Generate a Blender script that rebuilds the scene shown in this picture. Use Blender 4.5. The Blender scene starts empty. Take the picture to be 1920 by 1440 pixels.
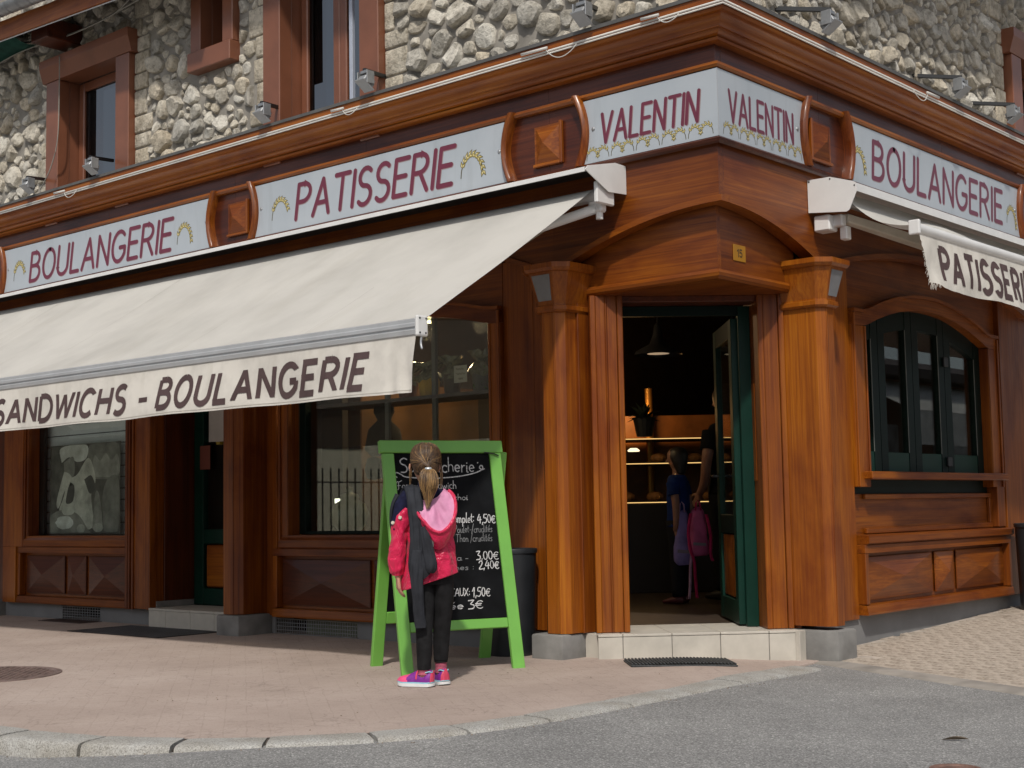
import bpy, bmesh, math, random
from mathutils import Vector, Matrix, noise
R = math.radians
PI = math.pi
random.seed(7)
SC = bpy.context.scene
COL = SC.collection

# ---------------------------------------------------------------- camera, sky, sun, exposure
cd = bpy.data.cameras.new('camera')
cam = bpy.data.objects.new('camera', cd)
COL.objects.link(cam)
SC.camera = cam
cd.sensor_width = 36.0
cd.lens = 2650.89 / 1920 * 36.0
cd.clip_start = 0.05
cd.clip_end = 400.0
RM = ((0.75199, 0.65893, -0.01802), (-0.07173, 0.05458, -0.99593), (-0.65526, 0.75022, 0.08831))
M = Matrix(((RM[0][0], -RM[1][0], -RM[2][0], 4.345),
            (RM[0][1], -RM[1][1], -RM[2][1], -6.81),
            (RM[0][2], -RM[1][2], -RM[2][2], 0.9),
            (0, 0, 0, 1)))
cam.matrix_world = M

SUN = Vector((0.55, -0.72, 1.0)).normalized()
w = bpy.data.worlds.new('World')
SC.world = w
w.use_nodes = True
nt = w.node_tree
nt.nodes.clear()
sky = nt.nodes.new('ShaderNodeTexSky')
sky.sky_type = 'NISHITA'
sky.sun_disc = False
sky.sun_elevation = math.asin(SUN.z)
sky.sun_rotation = math.atan2(SUN.x, SUN.y)
sky.air_density = 1.0
sky.dust_density = 2.5
sky.ozone_density = 1.0
hs = nt.nodes.new('ShaderNodeHueSaturation')
hs.inputs['Saturation'].default_value = 0.55
bg = nt.nodes.new('ShaderNodeBackground')
bg.inputs['Strength'].default_value = 0.103
wo = nt.nodes.new('ShaderNodeOutputWorld')
nt.links.new(sky.outputs[0], hs.inputs['Color'])
nt.links.new(hs.outputs[0], bg.inputs['Color'])
nt.links.new(bg.outputs[0], wo.inputs['Surface'])

sl = bpy.data.lights.new('sun', 'SUN')
sl.energy = 2.6
sl.angle = R(2.2)
sl.color = (1.0, 0.95, 0.87)
so = bpy.data.objects.new('sun', sl)
COL.objects.link(so)
so.location = (6, -8, 12)
so.rotation_euler = SUN.to_track_quat('Z', 'Y').to_euler()

SC.view_settings.view_transform = 'Standard'
SC.view_settings.look = 'None'
SC.view_settings.gamma = 1.0
SC.view_settings.exposure = 0.0
SC.cycles.max_bounces = 10
SC.cycles.transparent_max_bounces = 16

# ---------------------------------------------------------------- node helpers / materials
def mat(name):
    m = bpy.data.materials.new(name)
    m.use_nodes = True
    n = m.node_tree
    b = n.nodes['Principled BSDF']
    return m, n, b

def lk(n, a, b):
    n.links.new(a, b)

def ramp(n, stops):
    r = n.nodes.new('ShaderNodeValToRGB')
    e = r.color_ramp.elements
    while len(e) > 1:
        e.remove(e[-1])
    e[0].position = stops[0][0]
    c = stops[0][1]
    e[0].color = (c[0], c[1], c[2], 1) if not isinstance(c, (int, float)) else (c, c, c, 1)
    for p, c in stops[1:]:
        k = e.new(p)
        k.color = (c[0], c[1], c[2], 1) if not isinstance(c, (int, float)) else (c, c, c, 1)
    return r

def coords(n, scale=(1, 1, 1), kind='Object'):
    tc = n.nodes.new('ShaderNodeTexCoord')
    mp = n.nodes.new('ShaderNodeMapping')
    mp.inputs['Scale'].default_value = scale
    lk(n, tc.outputs[kind], mp.inputs['Vector'])
    return mp.outputs['Vector']

def ntex(n, vec, scale, detail=4, rough=0.55, dist=0.0):
    t = n.nodes.new('ShaderNodeTexNoise')
    t.inputs['Scale'].default_value = scale
    t.inputs['Detail'].default_value = detail
    t.inputs['Roughness'].default_value = rough
    t.inputs['Distortion'].default_value = dist
    if vec is not None:
        lk(n, vec, t.inputs['Vector'])
    return t.outputs['Fac']

def mixc(n, fac, a, b, mode='MIX'):
    m = n.nodes.new('ShaderNodeMix')
    m.data_type = 'RGBA'
    m.blend_type = mode
    for sock, v in ((m.inputs['Factor'], fac), (m.inputs['A'], a), (m.inputs['B'], b)):
        pass
    def put(idx, v):
        s = m.inputs[idx]
        if hasattr(v, 'is_output'):
            lk(n, v, s)
        elif isinstance(v, (int, float)):
            s.default_value = v
        else:
            s.default_value = (v[0], v[1], v[2], 1)
    put(0, fac); put(6, a); put(7, b)
    return m.outputs[2]

def bump(n, b, h, strength=0.3, dist=0.01):
    k = n.nodes.new('ShaderNodeBump')
    k.inputs['Strength'].default_value = strength
    k.inputs['Distance'].default_value = dist
    lk(n, h, k.inputs['Height'])
    lk(n, k.outputs[0], b.inputs['Normal'])
    return k

def plain(name, col, rough=0.5, metal=0.0, var=0.12, vscale=6.0, bmp=0.0, bscale=60, coat=0.0, spec=0.5):
    m, n, b = mat(name)
    v = coords(n)
    f = ntex(n, v, vscale, 5)
    lo = tuple(c * (1 - var) for c in col)
    hi = tuple(min(1, c * (1 + var)) for c in col)
    r = ramp(n, [(0.3, lo), (0.7, hi)])
    lk(n, f, r.inputs[0])
    lk(n, r.outputs[0], b.inputs['Base Color'])
    b.inputs['Roughness'].default_value = rough
    b.inputs['Metallic'].default_value = metal
    b.inputs['Coat Weight'].default_value = coat
    b.inputs['Specular IOR Level'].default_value = spec
    if bmp:
        bump(n, b, ntex(n, v, bscale, 3), bmp, 0.004)
    return m

def wood(name, axis, dark, mid, lite, rough=0.42, coat=0.16, fig=1.0):
    m, n, b = mat(name)
    fine = {'x': (0.8, 44, 44), 'y': (44, 0.8, 44), 'z': (44, 44, 0.8)}[axis]
    broad = {'x': (0.7, 4, 4), 'y': (4, 0.7, 4), 'z': (4, 4, 0.7)}[axis]
    pore = {'x': (4, 190, 190), 'y': (190, 4, 190), 'z': (190, 190, 4)}[axis]
    oi = n.nodes.new('ShaderNodeObjectInfo')
    f1 = ntex(n, coords(n, fine), 1.0, 6, 0.62, 1.1 * fig)
    f2 = ntex(n, coords(n, broad), 1.0, 4, 0.55, 0.8)
    f3 = ntex(n, coords(n, pore), 1.0, 2, 0.5)
    r1 = ramp(n, [(0.28, dark), (0.5, mid), (0.74, lite)])
    lk(n, f1, r1.inputs[0])
    r2 = ramp(n, [(0.30, (0.62, 0.50, 0.45)), (0.52, (0.95, 0.92, 0.9)), (0.75, (1.12, 1.14, 1.1))])
    lk(n, f2, r2.inputs[0])
    c = mixc(n, 1.0, r1.outputs[0], r2.outputs[0], 'MULTIPLY')
    r3 = ramp(n, [(0.30, 0.60), (0.42, 1.0)])
    lk(n, f3, r3.inputs[0])
    c = mixc(n, 0.45, c, r3.outputs[0], 'MULTIPLY')
    ro = ramp(n, [(0.0, (0.86, 0.84, 0.82)), (1.0, (1.10, 1.12, 1.12))])
    lk(n, oi.outputs['Random'], ro.inputs[0])
    c = mixc(n, 1.0, c, ro.outputs[0], 'MULTIPLY')
    f4 = ntex(n, coords(n, {'x': (1.1, 2.6, 2.6), 'y': (2.6, 1.1, 2.6), 'z': (2.6, 2.6, 1.1)}[axis]), 1.0, 5, 0.6, 0.4)
    r4 = ramp(n, [(0.36, (0.62, 0.45, 0.42)), (0.50, (1, 1, 1)), (0.68, (1.10, 1.16, 1.10))])
    lk(n, f4, r4.inputs[0])
    c = mixc(n, 0.85, c, r4.outputs[0], 'MULTIPLY')
    lk(n, c, b.inputs['Base Color'])
    rr = ramp(n, [(0.3, rough + 0.14), (0.7, rough - 0.08)])
    lk(n, f2, rr.inputs[0])
    lk(n, rr.outputs[0], b.inputs['Roughness'])
    b.inputs['Coat Weight'].default_value = coat
    b.inputs['Coat Roughness'].default_value = 0.22
    b.inputs['Specular IOR Level'].default_value = 0.35
    b.inputs['Coat Roughness'].default_value = 0.16
    bump(n, b, f1, 0.16, 0.002)
    return m

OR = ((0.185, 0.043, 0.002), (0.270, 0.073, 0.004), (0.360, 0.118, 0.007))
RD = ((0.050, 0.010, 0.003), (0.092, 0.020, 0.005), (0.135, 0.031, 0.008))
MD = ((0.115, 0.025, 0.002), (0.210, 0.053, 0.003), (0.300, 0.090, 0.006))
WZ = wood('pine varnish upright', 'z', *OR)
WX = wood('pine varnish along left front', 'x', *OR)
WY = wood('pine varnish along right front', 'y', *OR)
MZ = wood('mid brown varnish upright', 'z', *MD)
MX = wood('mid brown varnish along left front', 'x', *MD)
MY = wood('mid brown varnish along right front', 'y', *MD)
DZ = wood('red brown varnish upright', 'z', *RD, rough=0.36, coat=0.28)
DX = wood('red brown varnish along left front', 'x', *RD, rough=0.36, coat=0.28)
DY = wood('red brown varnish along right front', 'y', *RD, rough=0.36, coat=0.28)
PK = plain('brown red window paint', (0.205, 0.076, 0.040), 0.38, var=0.16, vscale=3, coat=0.2)

def stone_mat(name, cols):
    m, n, b = mat(name)
    oi = n.nodes.new('ShaderNodeObjectInfo')
    v = coords(n)
    pr = ramp(n, [(i / (len(cols) - 1), c) for i, c in enumerate(cols)])
    lk(n, oi.outputs['Random'], pr.inputs[0])
    f = ntex(n, v, 9, 6, 0.65)
    r = ramp(n, [(0.28, (0.5, 0.47, 0.42)), (0.5, (0.95, 0.93, 0.9)), (0.72, (1.28, 1.27, 1.24))])
    lk(n, f, r.inputs[0])
    c = mixc(n, 1.0, pr.outputs[0], r.outputs[0], 'MULTIPLY')
    g = ntex(n, v, 38, 4, 0.6)
    r2 = ramp(n, [(0.36, 0.62), (0.5, 1.0)])
    lk(n, g, r2.inputs[0])
    c = mixc(n, 0.8, c, r2.outputs[0], 'MULTIPLY')
    lk(n, c, b.inputs['Base Color'])
    b.inputs['Roughness'].default_value = 0.9
    b.inputs['Specular IOR Level'].default_value = 0.2
    h = ntex(n, v, 24, 7, 0.72)
    bump(n, b, h, 1.0, 0.022)
    return m

STONE = stone_mat('field stone', [(0.56, 0.51, 0.42), (0.66, 0.63, 0.56), (0.44, 0.40, 0.33), (0.72, 0.695, 0.63), (0.50, 0.485, 0.445), (0.64, 0.57, 0.455), (0.56, 0.54, 0.49), (0.40, 0.38, 0.34)])
QUOIN = stone_mat('dressed pale stone', [(0.54, 0.48, 0.38), (0.60, 0.55, 0.46), (0.56, 0.52, 0.44)])
MORTAR = plain('grey brown mortar', (0.275, 0.255, 0.225), 0.95, var=0.22, vscale=7, bmp=0.7, bscale=45, spec=0.15)

def sign_panel_mat():
    m, n, b = mat('painted grey blue sign panel')
    v = coords(n)
    f = ntex(n, v, 2.5, 5)
    r = ramp(n, [(0.3, (0.385, 0.425, 0.462)), (0.7, (0.430, 0.465, 0.500))])
    lk(n, f, r.inputs[0])
    rs = ramp(n, [(0.30, (0.86, 0.86, 0.85)), (0.45, (1, 1, 1)), (0.72, (1.03, 1.03, 1.03))])
    lk(n, ntex(n, coords(n, (7, 7, 1.1)), 1.0, 6, 0.6), rs.inputs[0])
    lk(n, mixc(n, 0.7, r.outputs[0], rs.outputs[0], 'MULTIPLY'), b.inputs['Base Color'])
    b.inputs['Roughness'].default_value = 0.38
    return m
PANEL = sign_panel_mat()
MAROON = plain('maroon sign paint', (0.150, 0.026, 0.050), 0.35, var=0.1)
MAROON_EDGE = plain('pale brown letter outline', (0.30, 0.20, 0.20), 0.45, var=0.1)
WHEAT = plain('ochre wheat paint', (0.36, 0.29, 0.085), 0.5, var=0.25, vscale=40)
WHEATDK = plain('olive wheat outline', (0.07, 0.055, 0.012), 0.5, var=0.2)
WHEATLT = plain('cream wheat highlight', (0.66, 0.58, 0.32), 0.5, var=0.2)
WHITE = plain('white powder coat', (0.72, 0.715, 0.70), 0.42, var=0.06)
ALU = plain('grey aluminium', (0.47, 0.48, 0.49), 0.38, metal=0.25, var=0.08)
STEEL = plain('galvanised steel', (0.34, 0.35, 0.36), 0.45, metal=0.6, var=0.15, vscale=20)
BLACKM = plain('black painted metal', (0.015, 0.016, 0.018), 0.4, var=0.2)
FLASH = plain('dark zinc flashing', (0.115, 0.112, 0.108), 0.6, metal=0.2, var=0.2)
CONC = plain('grey concrete', (0.22, 0.215, 0.205), 0.9, var=0.28, vscale=5, bmp=0.5, bscale=30, spec=0.2)
PLINTH = plain('grey painted plinth', (0.205, 0.205, 0.205), 0.85, var=0.12, vscale=3, bmp=0.2, spec=0.2)
TILE = plain('pale stone tile', (0.50, 0.47, 0.41), 0.5, var=0.10, vscale=9)
GREENP = plain('dark green paint', (0.002, 0.026, 0.017), 0.4, var=0.15, spec=.3)
GREEND = plain('green-black and shaded green paint', (0.003, 0.010, 0.008), 0.45, var=0.15, spec=.15)  # darker copy of the green, shade put in; also the green-black sash
DARKIN = plain('dark interior plaster', (0.05, 0.03, 0.02), 0.8, var=0.3)
CABLE = plain('white cable sheath', (0.62, 0.60, 0.56), 0.5, var=0.08)

def glass_mat(name, tint=(0.9, 0.95, 0.93), f0=0.045):
    m = bpy.data.materials.new(name)
    m.use_nodes = True
    n = m.node_tree
    n.nodes.clear()
    o = n.nodes.new('ShaderNodeOutputMaterial')
    mx = n.nodes.new('ShaderNodeMixShader')
    ge = n.nodes.new('ShaderNodeNewGeometry')
    dt = n.nodes.new('ShaderNodeVectorMath')
    dt.operation = 'DOT_PRODUCT'
    lk(n, ge.outputs['Incoming'], dt.inputs[0]); lk(n, ge.outputs['Normal'], dt.inputs[1])
    def mth(op, a, b=None):
        k = n.nodes.new('ShaderNodeMath')
        k.operation = op
        for i, v in enumerate((a, b)):
            if v is None:
                continue
            if hasattr(v, 'is_output'):
                lk(n, v, k.inputs[i])
            else:
                k.inputs[i].default_value = v
        return k.outputs[0]
    c = mth('ABSOLUTE', dt.outputs['Value'])
    p = mth('POWER', mth('SUBTRACT', 1.0, c), 5.0)
    fr = mth('ADD', mth('MULTIPLY', p, 1 - f0), f0)
    tr = n.nodes.new('ShaderNodeBsdfTransparent')
    tr.inputs[0].default_value = (*tint, 1)
    gl = n.nodes.new('ShaderNodeBsdfGlossy')
    gl.inputs['Roughness'].default_value = 0.01
    lk(n, fr, mx.inputs[0])
    lk(n, tr.outputs[0], mx.inputs[1])
    lk(n, gl.outputs[0], mx.inputs[2])
    lk(n, mx.outputs[0], o.inputs[0])
    return m
GLASS = glass_mat('window glass', f0=0.075)
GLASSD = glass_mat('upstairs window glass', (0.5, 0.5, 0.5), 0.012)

def emit(name, col, s):
    m = bpy.data.materials.new(name)
    m.use_nodes = True
    n = m.node_tree
    b = n.nodes['Principled BSDF']
    b.inputs['Base Color'].default_value = (*[min(1, c) for c in col], 1)
    b.inputs['Emission Color'].default_value = (*col, 1)
    b.inputs['Emission Strength'].default_value = s
    return m

def cloth_mat(name, col, var=0.06, vs=3.0, trans=0.0, rough=0.9, weave=900, bmp=0.15, streak=None):
    m, n, b = mat(name)
    v = coords(n)
    f = ntex(n, v, vs, 6, 0.6)
    lo = tuple(c * (1 - var * 1.6) for c in col)
    hi = tuple(min(1, c * (1 + var)) for c in col)
    r = ramp(n, [(0.3, lo), (0.6, hi)])
    lk(n, f, r.inputs[0])
    c = r.outputs[0]
    if streak:
        rs = ramp(n, [(0.30, (0.86, 0.85, 0.82)), (0.48, (1, 1, 1)), (0.70, (1.03, 1.03, 1.03))])
        lk(n, ntex(n, coords(n, streak), 1.0, 6, 0.62, 0.3), rs.inputs[0])
        c = mixc(n, 0.5, c, rs.outputs[0], 'MULTIPLY')
    lk(n, c, b.inputs['Base Color'])
    b.inputs['Roughness'].default_value = rough
    b.inputs['Specular IOR Level'].default_value = 0.2
    bump(n, b, ntex(n, v, weave, 2), bmp, 0.001)
    if trans:
        o = n.nodes['Material Output']
        t = n.nodes.new('ShaderNodeBsdfTranslucent')
        t.inputs[0].default_value = (*col, 1)
        mx = n.nodes.new('ShaderNodeMixShader')
        mx.inputs[0].default_value = trans
        lk(n, b.outputs[0], mx.inputs[1])
        lk(n, t.outputs[0], mx.inputs[2])
        lk(n, mx.outputs[0], o.inputs[0])
    return m
CANVAS = cloth_mat('cream awning canvas', (0.565, 0.548, 0.508), 0.07, 1.6, 0.12, streak=(3.2, 0.7, 0.7))
VALANCE = cloth_mat('cream valance canvas', (0.62, 0.59, 0.535), 0.09, 5.0, 0.03, streak=(9, 9, 2.2))
PRINT = cloth_mat('brown canvas print', (0.088, 0.058, 0.058), 0.12, 6.0)

# ---------------------------------------------------------------- mesh helpers
class MB:
    def __init__(s):
        s.v = []; s.f = []
    def add(s, vs, fs):
        o = len(s.v)
        s.v += [tuple(p) for p in vs]
        s.f += [tuple(i + o for i in f) for f in fs]
        return s
    def grid(s, rows, close_u=False, close_v=False):
        nu, nv = len(rows), len(rows[0])
        vs = [p for r in rows for p in r]
        fs = []
        for i in range(nu if close_u else nu - 1):
            for j in range(nv if close_v else nv - 1):
                a, b = i, (i + 1) % nu
                c, d = j, (j + 1) % nv
                fs.append((a * nv + c, b * nv + c, b * nv + d, a * nv + d))
        return s.add(vs, fs)
    def box8(s, P, bev=0.0, seg=1):
        # P: 8 points, bottom loop 0-3, top loop 4-7
        fs = [(3, 2, 1, 0), (4, 5, 6, 7), (0, 1, 5, 4), (1, 2, 6, 5), (2, 3, 7, 6), (3, 0, 4, 7)]
        if bev <= 0:
            return s.add(P, fs)
        bm = bmesh.new()
        bv = [bm.verts.new(p) for p in P]
        for f in fs:
            bm.faces.new([bv[i] for i in f])
        bmesh.ops.recalc_face_normals(bm, faces=bm.faces)
        bmesh.ops.bevel(bm, geom=list(bm.edges), offset=bev, offset_type='OFFSET', segments=seg, profile=0.5, affect='EDGES', clamp_overlap=True)
        bm.verts.index_update()
        s.add([v.co[:] for v in bm.verts], [[v.index for v in f.verts] for f in bm.faces])
        bm.free()
        return s
    def box(s, x0, x1, y0, y1, z0, z1, bev=0.0, seg=1):
        return s.box8([(x0, y0, z0), (x1, y0, z0), (x1, y1, z0), (x0, y1, z0), (x0, y0, z1), (x1, y0, z1), (x1, y1, z1), (x0, y1, z1)], bev, seg)
    def fbox(s, F, s0, s1, d0, d1, z0, z1, bev=0.003, seg=1):
        return s.box8([F(s0, d0, z0), F(s1, d0, z0), F(s1, d1, z0), F(s0, d1, z0), F(s0, d0, z1), F(s1, d0, z1), F(s1, d1, z1), F(s0, d1, z1)], bev, seg)
    def tube(s, pts, r, n=8, caps=True, rr=None):
        pts = [Vector(p) for p in pts]
        rows = []
        up = Vector((0, 0, 1))
        for i, p in enumerate(pts):
            t = (pts[min(i + 1, len(pts) - 1)] - pts[max(i - 1, 0)]).normalized()
            if abs(t.dot(up)) > 0.95:
                a = t.cross(Vector((1, 0, 0))).normalized()
            else:
                a = t.cross(up).normalized()
            b = t.cross(a).normalized()
            q = rr[i] if rr else r
            rows.append([p + a * (q * math.cos(2 * PI * k / n)) + b * (q * math.sin(2 * PI * k / n)) for k in range(n)])
        o = len(s.v)
        s.grid(rows, close_v=True)
        if caps:
            s.f.append(tuple(o + k for k in range(n))[::-1])
            s.f.append(tuple(o + (len(pts) - 1) * n + k for k in range(n)))
        return s
    def lathe(s, c, prof, n=20, ax=None):
        # prof (r,z) about vertical axis at c
        rows = [[(c[0] + r * math.cos(2 * PI * k / n), c[1] + r * math.sin(2 * PI * k / n), c[2] + z) for k in range(n)] for r, z in prof]
        return s.grid(rows, close_v=True)
    def fan(s, pts):
        return s.add(pts, [tuple(range(len(pts)))])
    def prism(s, F, poly, d0, d1, bev=0.0):
        # poly in (s,z); extruded in d
        n = len(poly)
        vs = [F(a, d0, z) for a, z in poly] + [F(a, d1, z) for a, z in poly]
        fs = [tuple(range(n))[::-1], tuple(range(n, 2 * n))] + [(i, (i + 1) % n, n + (i + 1) % n, n + i) for i in range(n)]
        return s.add(vs, fs)
    def strip(s, F, sv, lo, hi, d0, d1):
        # solid between z=lo(s) and z=hi(s)
        rows = []
        for a in sv:
            rows.append([F(a, d0, lo(a)), F(a, d1, lo(a)), F(a, d1, hi(a)), F(a, d0, hi(a))])
        o = len(s.v)
        s.grid(rows, close_v=True)
        s.f.append((o, o + 1, o + 2, o + 3))
        k = o + 4 * (len(sv) - 1)
        s.f.append((k + 3, k + 2, k + 1, k))
        return s

def link(name, mesh, parent=None):
    o = bpy.data.objects.new(name, mesh)
    COL.objects.link(o)
    if parent is not None:
        o.parent = parent
        o.matrix_parent_inverse = winv(parent)
    return o

def wmat(o):
    m = Matrix.Translation(o.location) @ o.rotation_euler.to_matrix().to_4x4() @ Matrix.Diagonal((*o.scale, 1))
    if o.parent:
        return wmat(o.parent) @ o.matrix_parent_inverse @ m
    return m

def winv(o):
    return wmat(o).inverted()

def build(name, mb, m, parent=None, smooth=False, recalc=True, autosmooth=None):
    me = bpy.data.meshes.new(name)
    me.from_pydata(mb.v, [], mb.f)
    if recalc:
        bm = bmesh.new()
        bm.from_mesh(me)
        bmesh.ops.recalc_face_normals(bm, faces=bm.faces)
        bm.to_mesh(me)
        bm.free()
    if isinstance(m, (list, tuple)):
        for k in m:
            me.materials.append(k)
    else:
        me.materials.append(m)
    if smooth:
        for p in me.polygons:
            p.use_smooth = True
        if autosmooth:
            me.set_sharp_from_angle(angle=R(autosmooth))
    me.update()
    return link(name, me, parent)

def thing(name, label, cat, loc=(0, 0, 0), group=None):
    o = bpy.data.objects.new(name, None)
    COL.objects.link(o)
    o.location = loc
    o.empty_display_size = 0.1
    o['label'] = label
    o['category'] = cat
    if group:
        o['group'] = group
    return o

def tag(o, label, cat, group=None):
    o['label'] = label
    o['category'] = cat
    if group:
        o['group'] = group
    return o

def structure(o):
    o['kind'] = 'structure'
    return o

# facade frames: s along the front away from the corner, d outwards, z up
def FA(s, d, z):
    return (-s, -d, z)
def FB(s, d, z):
    return (d, s, z)
T2 = math.sqrt(0.5)
CH0 = (-0.475, 0.375)
def FC(u, d, z):
    return (CH0[0] + (u + d) * T2, CH0[1] + (u - d) * T2, z)

def lin(a, b, n):
    return [a + (b - a) * i / (n - 1) for i in range(n)]
def ss(a, b, x):
    t = max(0.0, min(1.0, (x - a) / (b - a)))
    return t * t * (3 - 2 * t)

# ---------------------------------------------------------------- stroke lettering
def arc(cx, cy, rx, ry, a0, a1, n=10):
    return [(cx + rx * math.cos(R(a0 + (a1 - a0) * i / n)), cy + ry * math.sin(R(a0 + (a1 - a0) * i / n))) for i in range(n + 1)]

GL = {
 'A': (.60, [[(0, 0), (.30, 1)], [(.30, 1), (.60, 0)], [(.11, .33), (.49, .33)]]),
 'B': (.50, [[(0, 0), (0, 1)], [(0, 1), (.22, 1)] + arc(.22, .77, .22, .23, 90, -90) + [(0, .54)], [(.22, .54)] + arc(.24, .27, .26, .27, 90, -90) + [(0, 0)]]),
 'C': (.58, [arc(.32, .5, .32, .5, 48, 312, 18)]),
 'D': (.60, [[(0, 0), (0, 1)], [(0, 1), (.2, 1)] + arc(.2, .5, .4, .5, 90, -90, 14) + [(0, 0)]]),
 'E': (.44, [[(0, 0), (0, 1)], [(0, 1), (.44, 1)], [(0, .52), (.38, .52)], [(0, 0), (.44, 0)]]),
 'G': (.60, [arc(.32, .5, .32, .5, 48, 330, 18) + [(.60, .46)], [(.36, .46), (.60, .46)]]),
 'H': (.54, [[(0, 0), (0, 1)], [(.54, 0), (.54, 1)], [(0, .52), (.54, .52)]]),
 'I': (.0, [[(0, 0), (0, 1)]]),
 'L': (.40, [[(0, 1), (0, 0)], [(0, 0), (.40, 0)]]),
 'N': (.52, [[(0, 0), (0, 1)], [(0, 1), (.52, 0)], [(.52, 0), (.52, 1)]]),
 'O': (.62, [arc(.31, .5, .31, .5, 90, 450, 24)]),
 'P': (.48, [[(0, 0), (0, 1)], [(0, 1), (.22, 1)] + arc(.22, .74, .26, .26, 90, -90) + [(0, .48)]]),
 'R': (.52, [[(0, 0), (0, 1)], [(0, 1), (.22, 1)] + arc(.22, .75, .25, .25, 90, -90) + [(0, .5)], [(.24, .5), (.52, 0)]]),
 'S': (.46, [arc(.235, .755, .215, .245, 40, 270, 12) + arc(.225, .245, .235, .265, 90, -140, 12)[1:]]),
 'T': (.52, [[(.26, 0), (.26, 1)], [(0, 1), (.52, 1)]]),
 'U': (.52, [[(0, 1), (0, .28)] + arc(.26, .28, .26, .28, 180, 360, 10) + [(.52, 1)]]),
 'V': (.54, [[(0, 1), (.27, 0)], [(.27, 0), (.54, 1)]]),
 'W': (.86, [[(0, 1), (.21, 0)], [(.21, 0), (.43, .95)], [(.43, .95), (.65, 0)], [(.65, 0), (.86, 1)]]),
 '-': (.26, [[(0, .42), (.26, .42)]]),
 ' ': (.12, []),
 '1': (.2, [[(0, .75), (.2, 1)], [(.2, 1), (.2, 0)]]),
 '5': (.42, [[(.40, 1), (.06, 1), (.03, .56)] + arc(.2, .33, .22, .3, 120, -150, 10)]),
}

def ribbon(pts, wd, cap='round', asp=1.0):
    # 2D polyline -> (verts, faces)
    P = [Vector((p[0], p[1])) for p in pts]
    n = len(P)
    L, Rr = [], []
    for i in range(n):
        if i == 0:
            t = (P[1] - P[0]).normalized()
        elif i == n - 1:
            t = (P[-1] - P[-2]).normalized()
        else:
            a = (P[i] - P[i - 1]).normalized(); b = (P[i + 1] - P[i]).normalized()
            t = (a + b)
            t = t.normalized() if t.length > 1e-6 else a
        nm = Vector((-t.y, t.x))
        k = 1.0
        if 0 < i < n - 1:
            c = nm.dot(Vector((-a.y, a.x)))
            k = min(1.6, 1.0 / max(c, 0.4))
        if cap == 'butt' and i in (0, n - 1) and abs(t.y) > 0.6:
            off = Vector((-(1 if t.y > 0 else -1) * wd / 2 / abs(t.y), 0))
        else:
            off = nm * (wd / 2 * k)
        L.append(P[i] + off); Rr.append(P[i] - off)
    vs = []; fs = []
    for i in range(n):
        vs += [L[i], Rr[i]]
    for i in range(n - 1):
        fs.append((2 * i, 2 * i + 1, 2 * i + 3, 2 * i + 2))
    if cap == 'round':
        for e, q in ((0, P[0] - P[1]), (n - 1, P[-1] - P[-2])):
            a0 = math.atan2(q.y, q.x)
            ring = [P[e] + Vector((math.cos(a0 + x), math.sin(a0 + x))) * (wd / 2) for x in lin(-PI / 2, PI / 2, 7)]
            o = len(vs)
            vs += ring
            fs.append(tuple(range(o, o + 7)))
    return vs, fs

def split_sharp(pts):
    return [pts]

def lettering(mb, text, fmap, width, height, wd, slant=0.0, cap='round', track=0.2, eps=0.0003, subdiv=0, wob=0.0, d0=0.0):
    """strokes of TEXT in a box width x height; fmap(u, v, lift) -> 3D"""
    nat = 0
    pos = []
    for i, c in enumerate(text):
        pos.append(nat)
        nat += GL[c][0] + (track if i < len(text) - 1 else 0)
    sx = width / nat
    k = 0
    for c, p0 in zip(text, pos):
        for st in GL[c][1]:
            pts = [((p0 + x) * sx + y * height * slant, y * height) for x, y in st]
            if cap == 'butt' and len(pts) == 2 and abs(pts[0][1] - pts[1][1]) < 1e-6:
                pts = [(pts[0][0] - (wd * .5 if c in 'EL' else 0), pts[0][1]), pts[1]]
            if subdiv:
                q = [pts[0]]
                for a, b in zip(pts, pts[1:]):
                    for j in range(1, subdiv + 1):
                        q.append((a[0] + (b[0] - a[0]) * j / subdiv, a[1] + (b[1] - a[1]) * j / subdiv))
                pts = q
            vs, fs = ribbon(pts, wd, cap)
            mb.add([fmap(v[0], v[1], d0 + eps * (1 + k % 5)) for v in vs], fs)
            k += 1
    return mb
# ---------------------------------------------------------------- ground
def hgt(x, y):
    return -0.036 * ss(-0.4, 0.8, x + y) + 0.033 * max(0.0, y - 0.9)

def rdrop(x, y):
    t = max(0.0, min(1.0, (-0.12 - x) / 0.9))
    return 0.008 + 0.058 * t ** 1.2

def rz(x, y):
    return hgt(x, min(y, 3.0)) - rdrop(x, y) - 0.005

def catmull(P, n):
    out = []
    P = [Vector((*p, 0)) if len(p) == 2 else Vector(p) for p in P]
    Q = [P[0] * 2 - P[1]] + P + [P[-1] * 2 - P[-2]]
    for i in range(1, len(Q) - 2):
        for k in range(n):
            t = k / n
            a, b, c, d = Q[i - 1], Q[i], Q[i + 1], Q[i + 2]
            out.append(0.5 * ((2 * b) + (c - a) * t + (2 * a - 5 * b + 4 * c - d) * t * t + (3 * b - a - 3 * c + d) * t ** 3))
    out.append(P[-1])
    return out

KERB = catmull([(-16, -3.80), (-8, -3.78), (-3, -3.73), (-1.4, -3.59), (-.91, -3.50), (-.61, -3.385), (-.34, -3.19), (-.06, -2.9), (.12, -2.57), (.215, -2.14), (.235, -1.5), (.215, -.8), (.165, -.2), (.09, .5)], 14)

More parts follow.
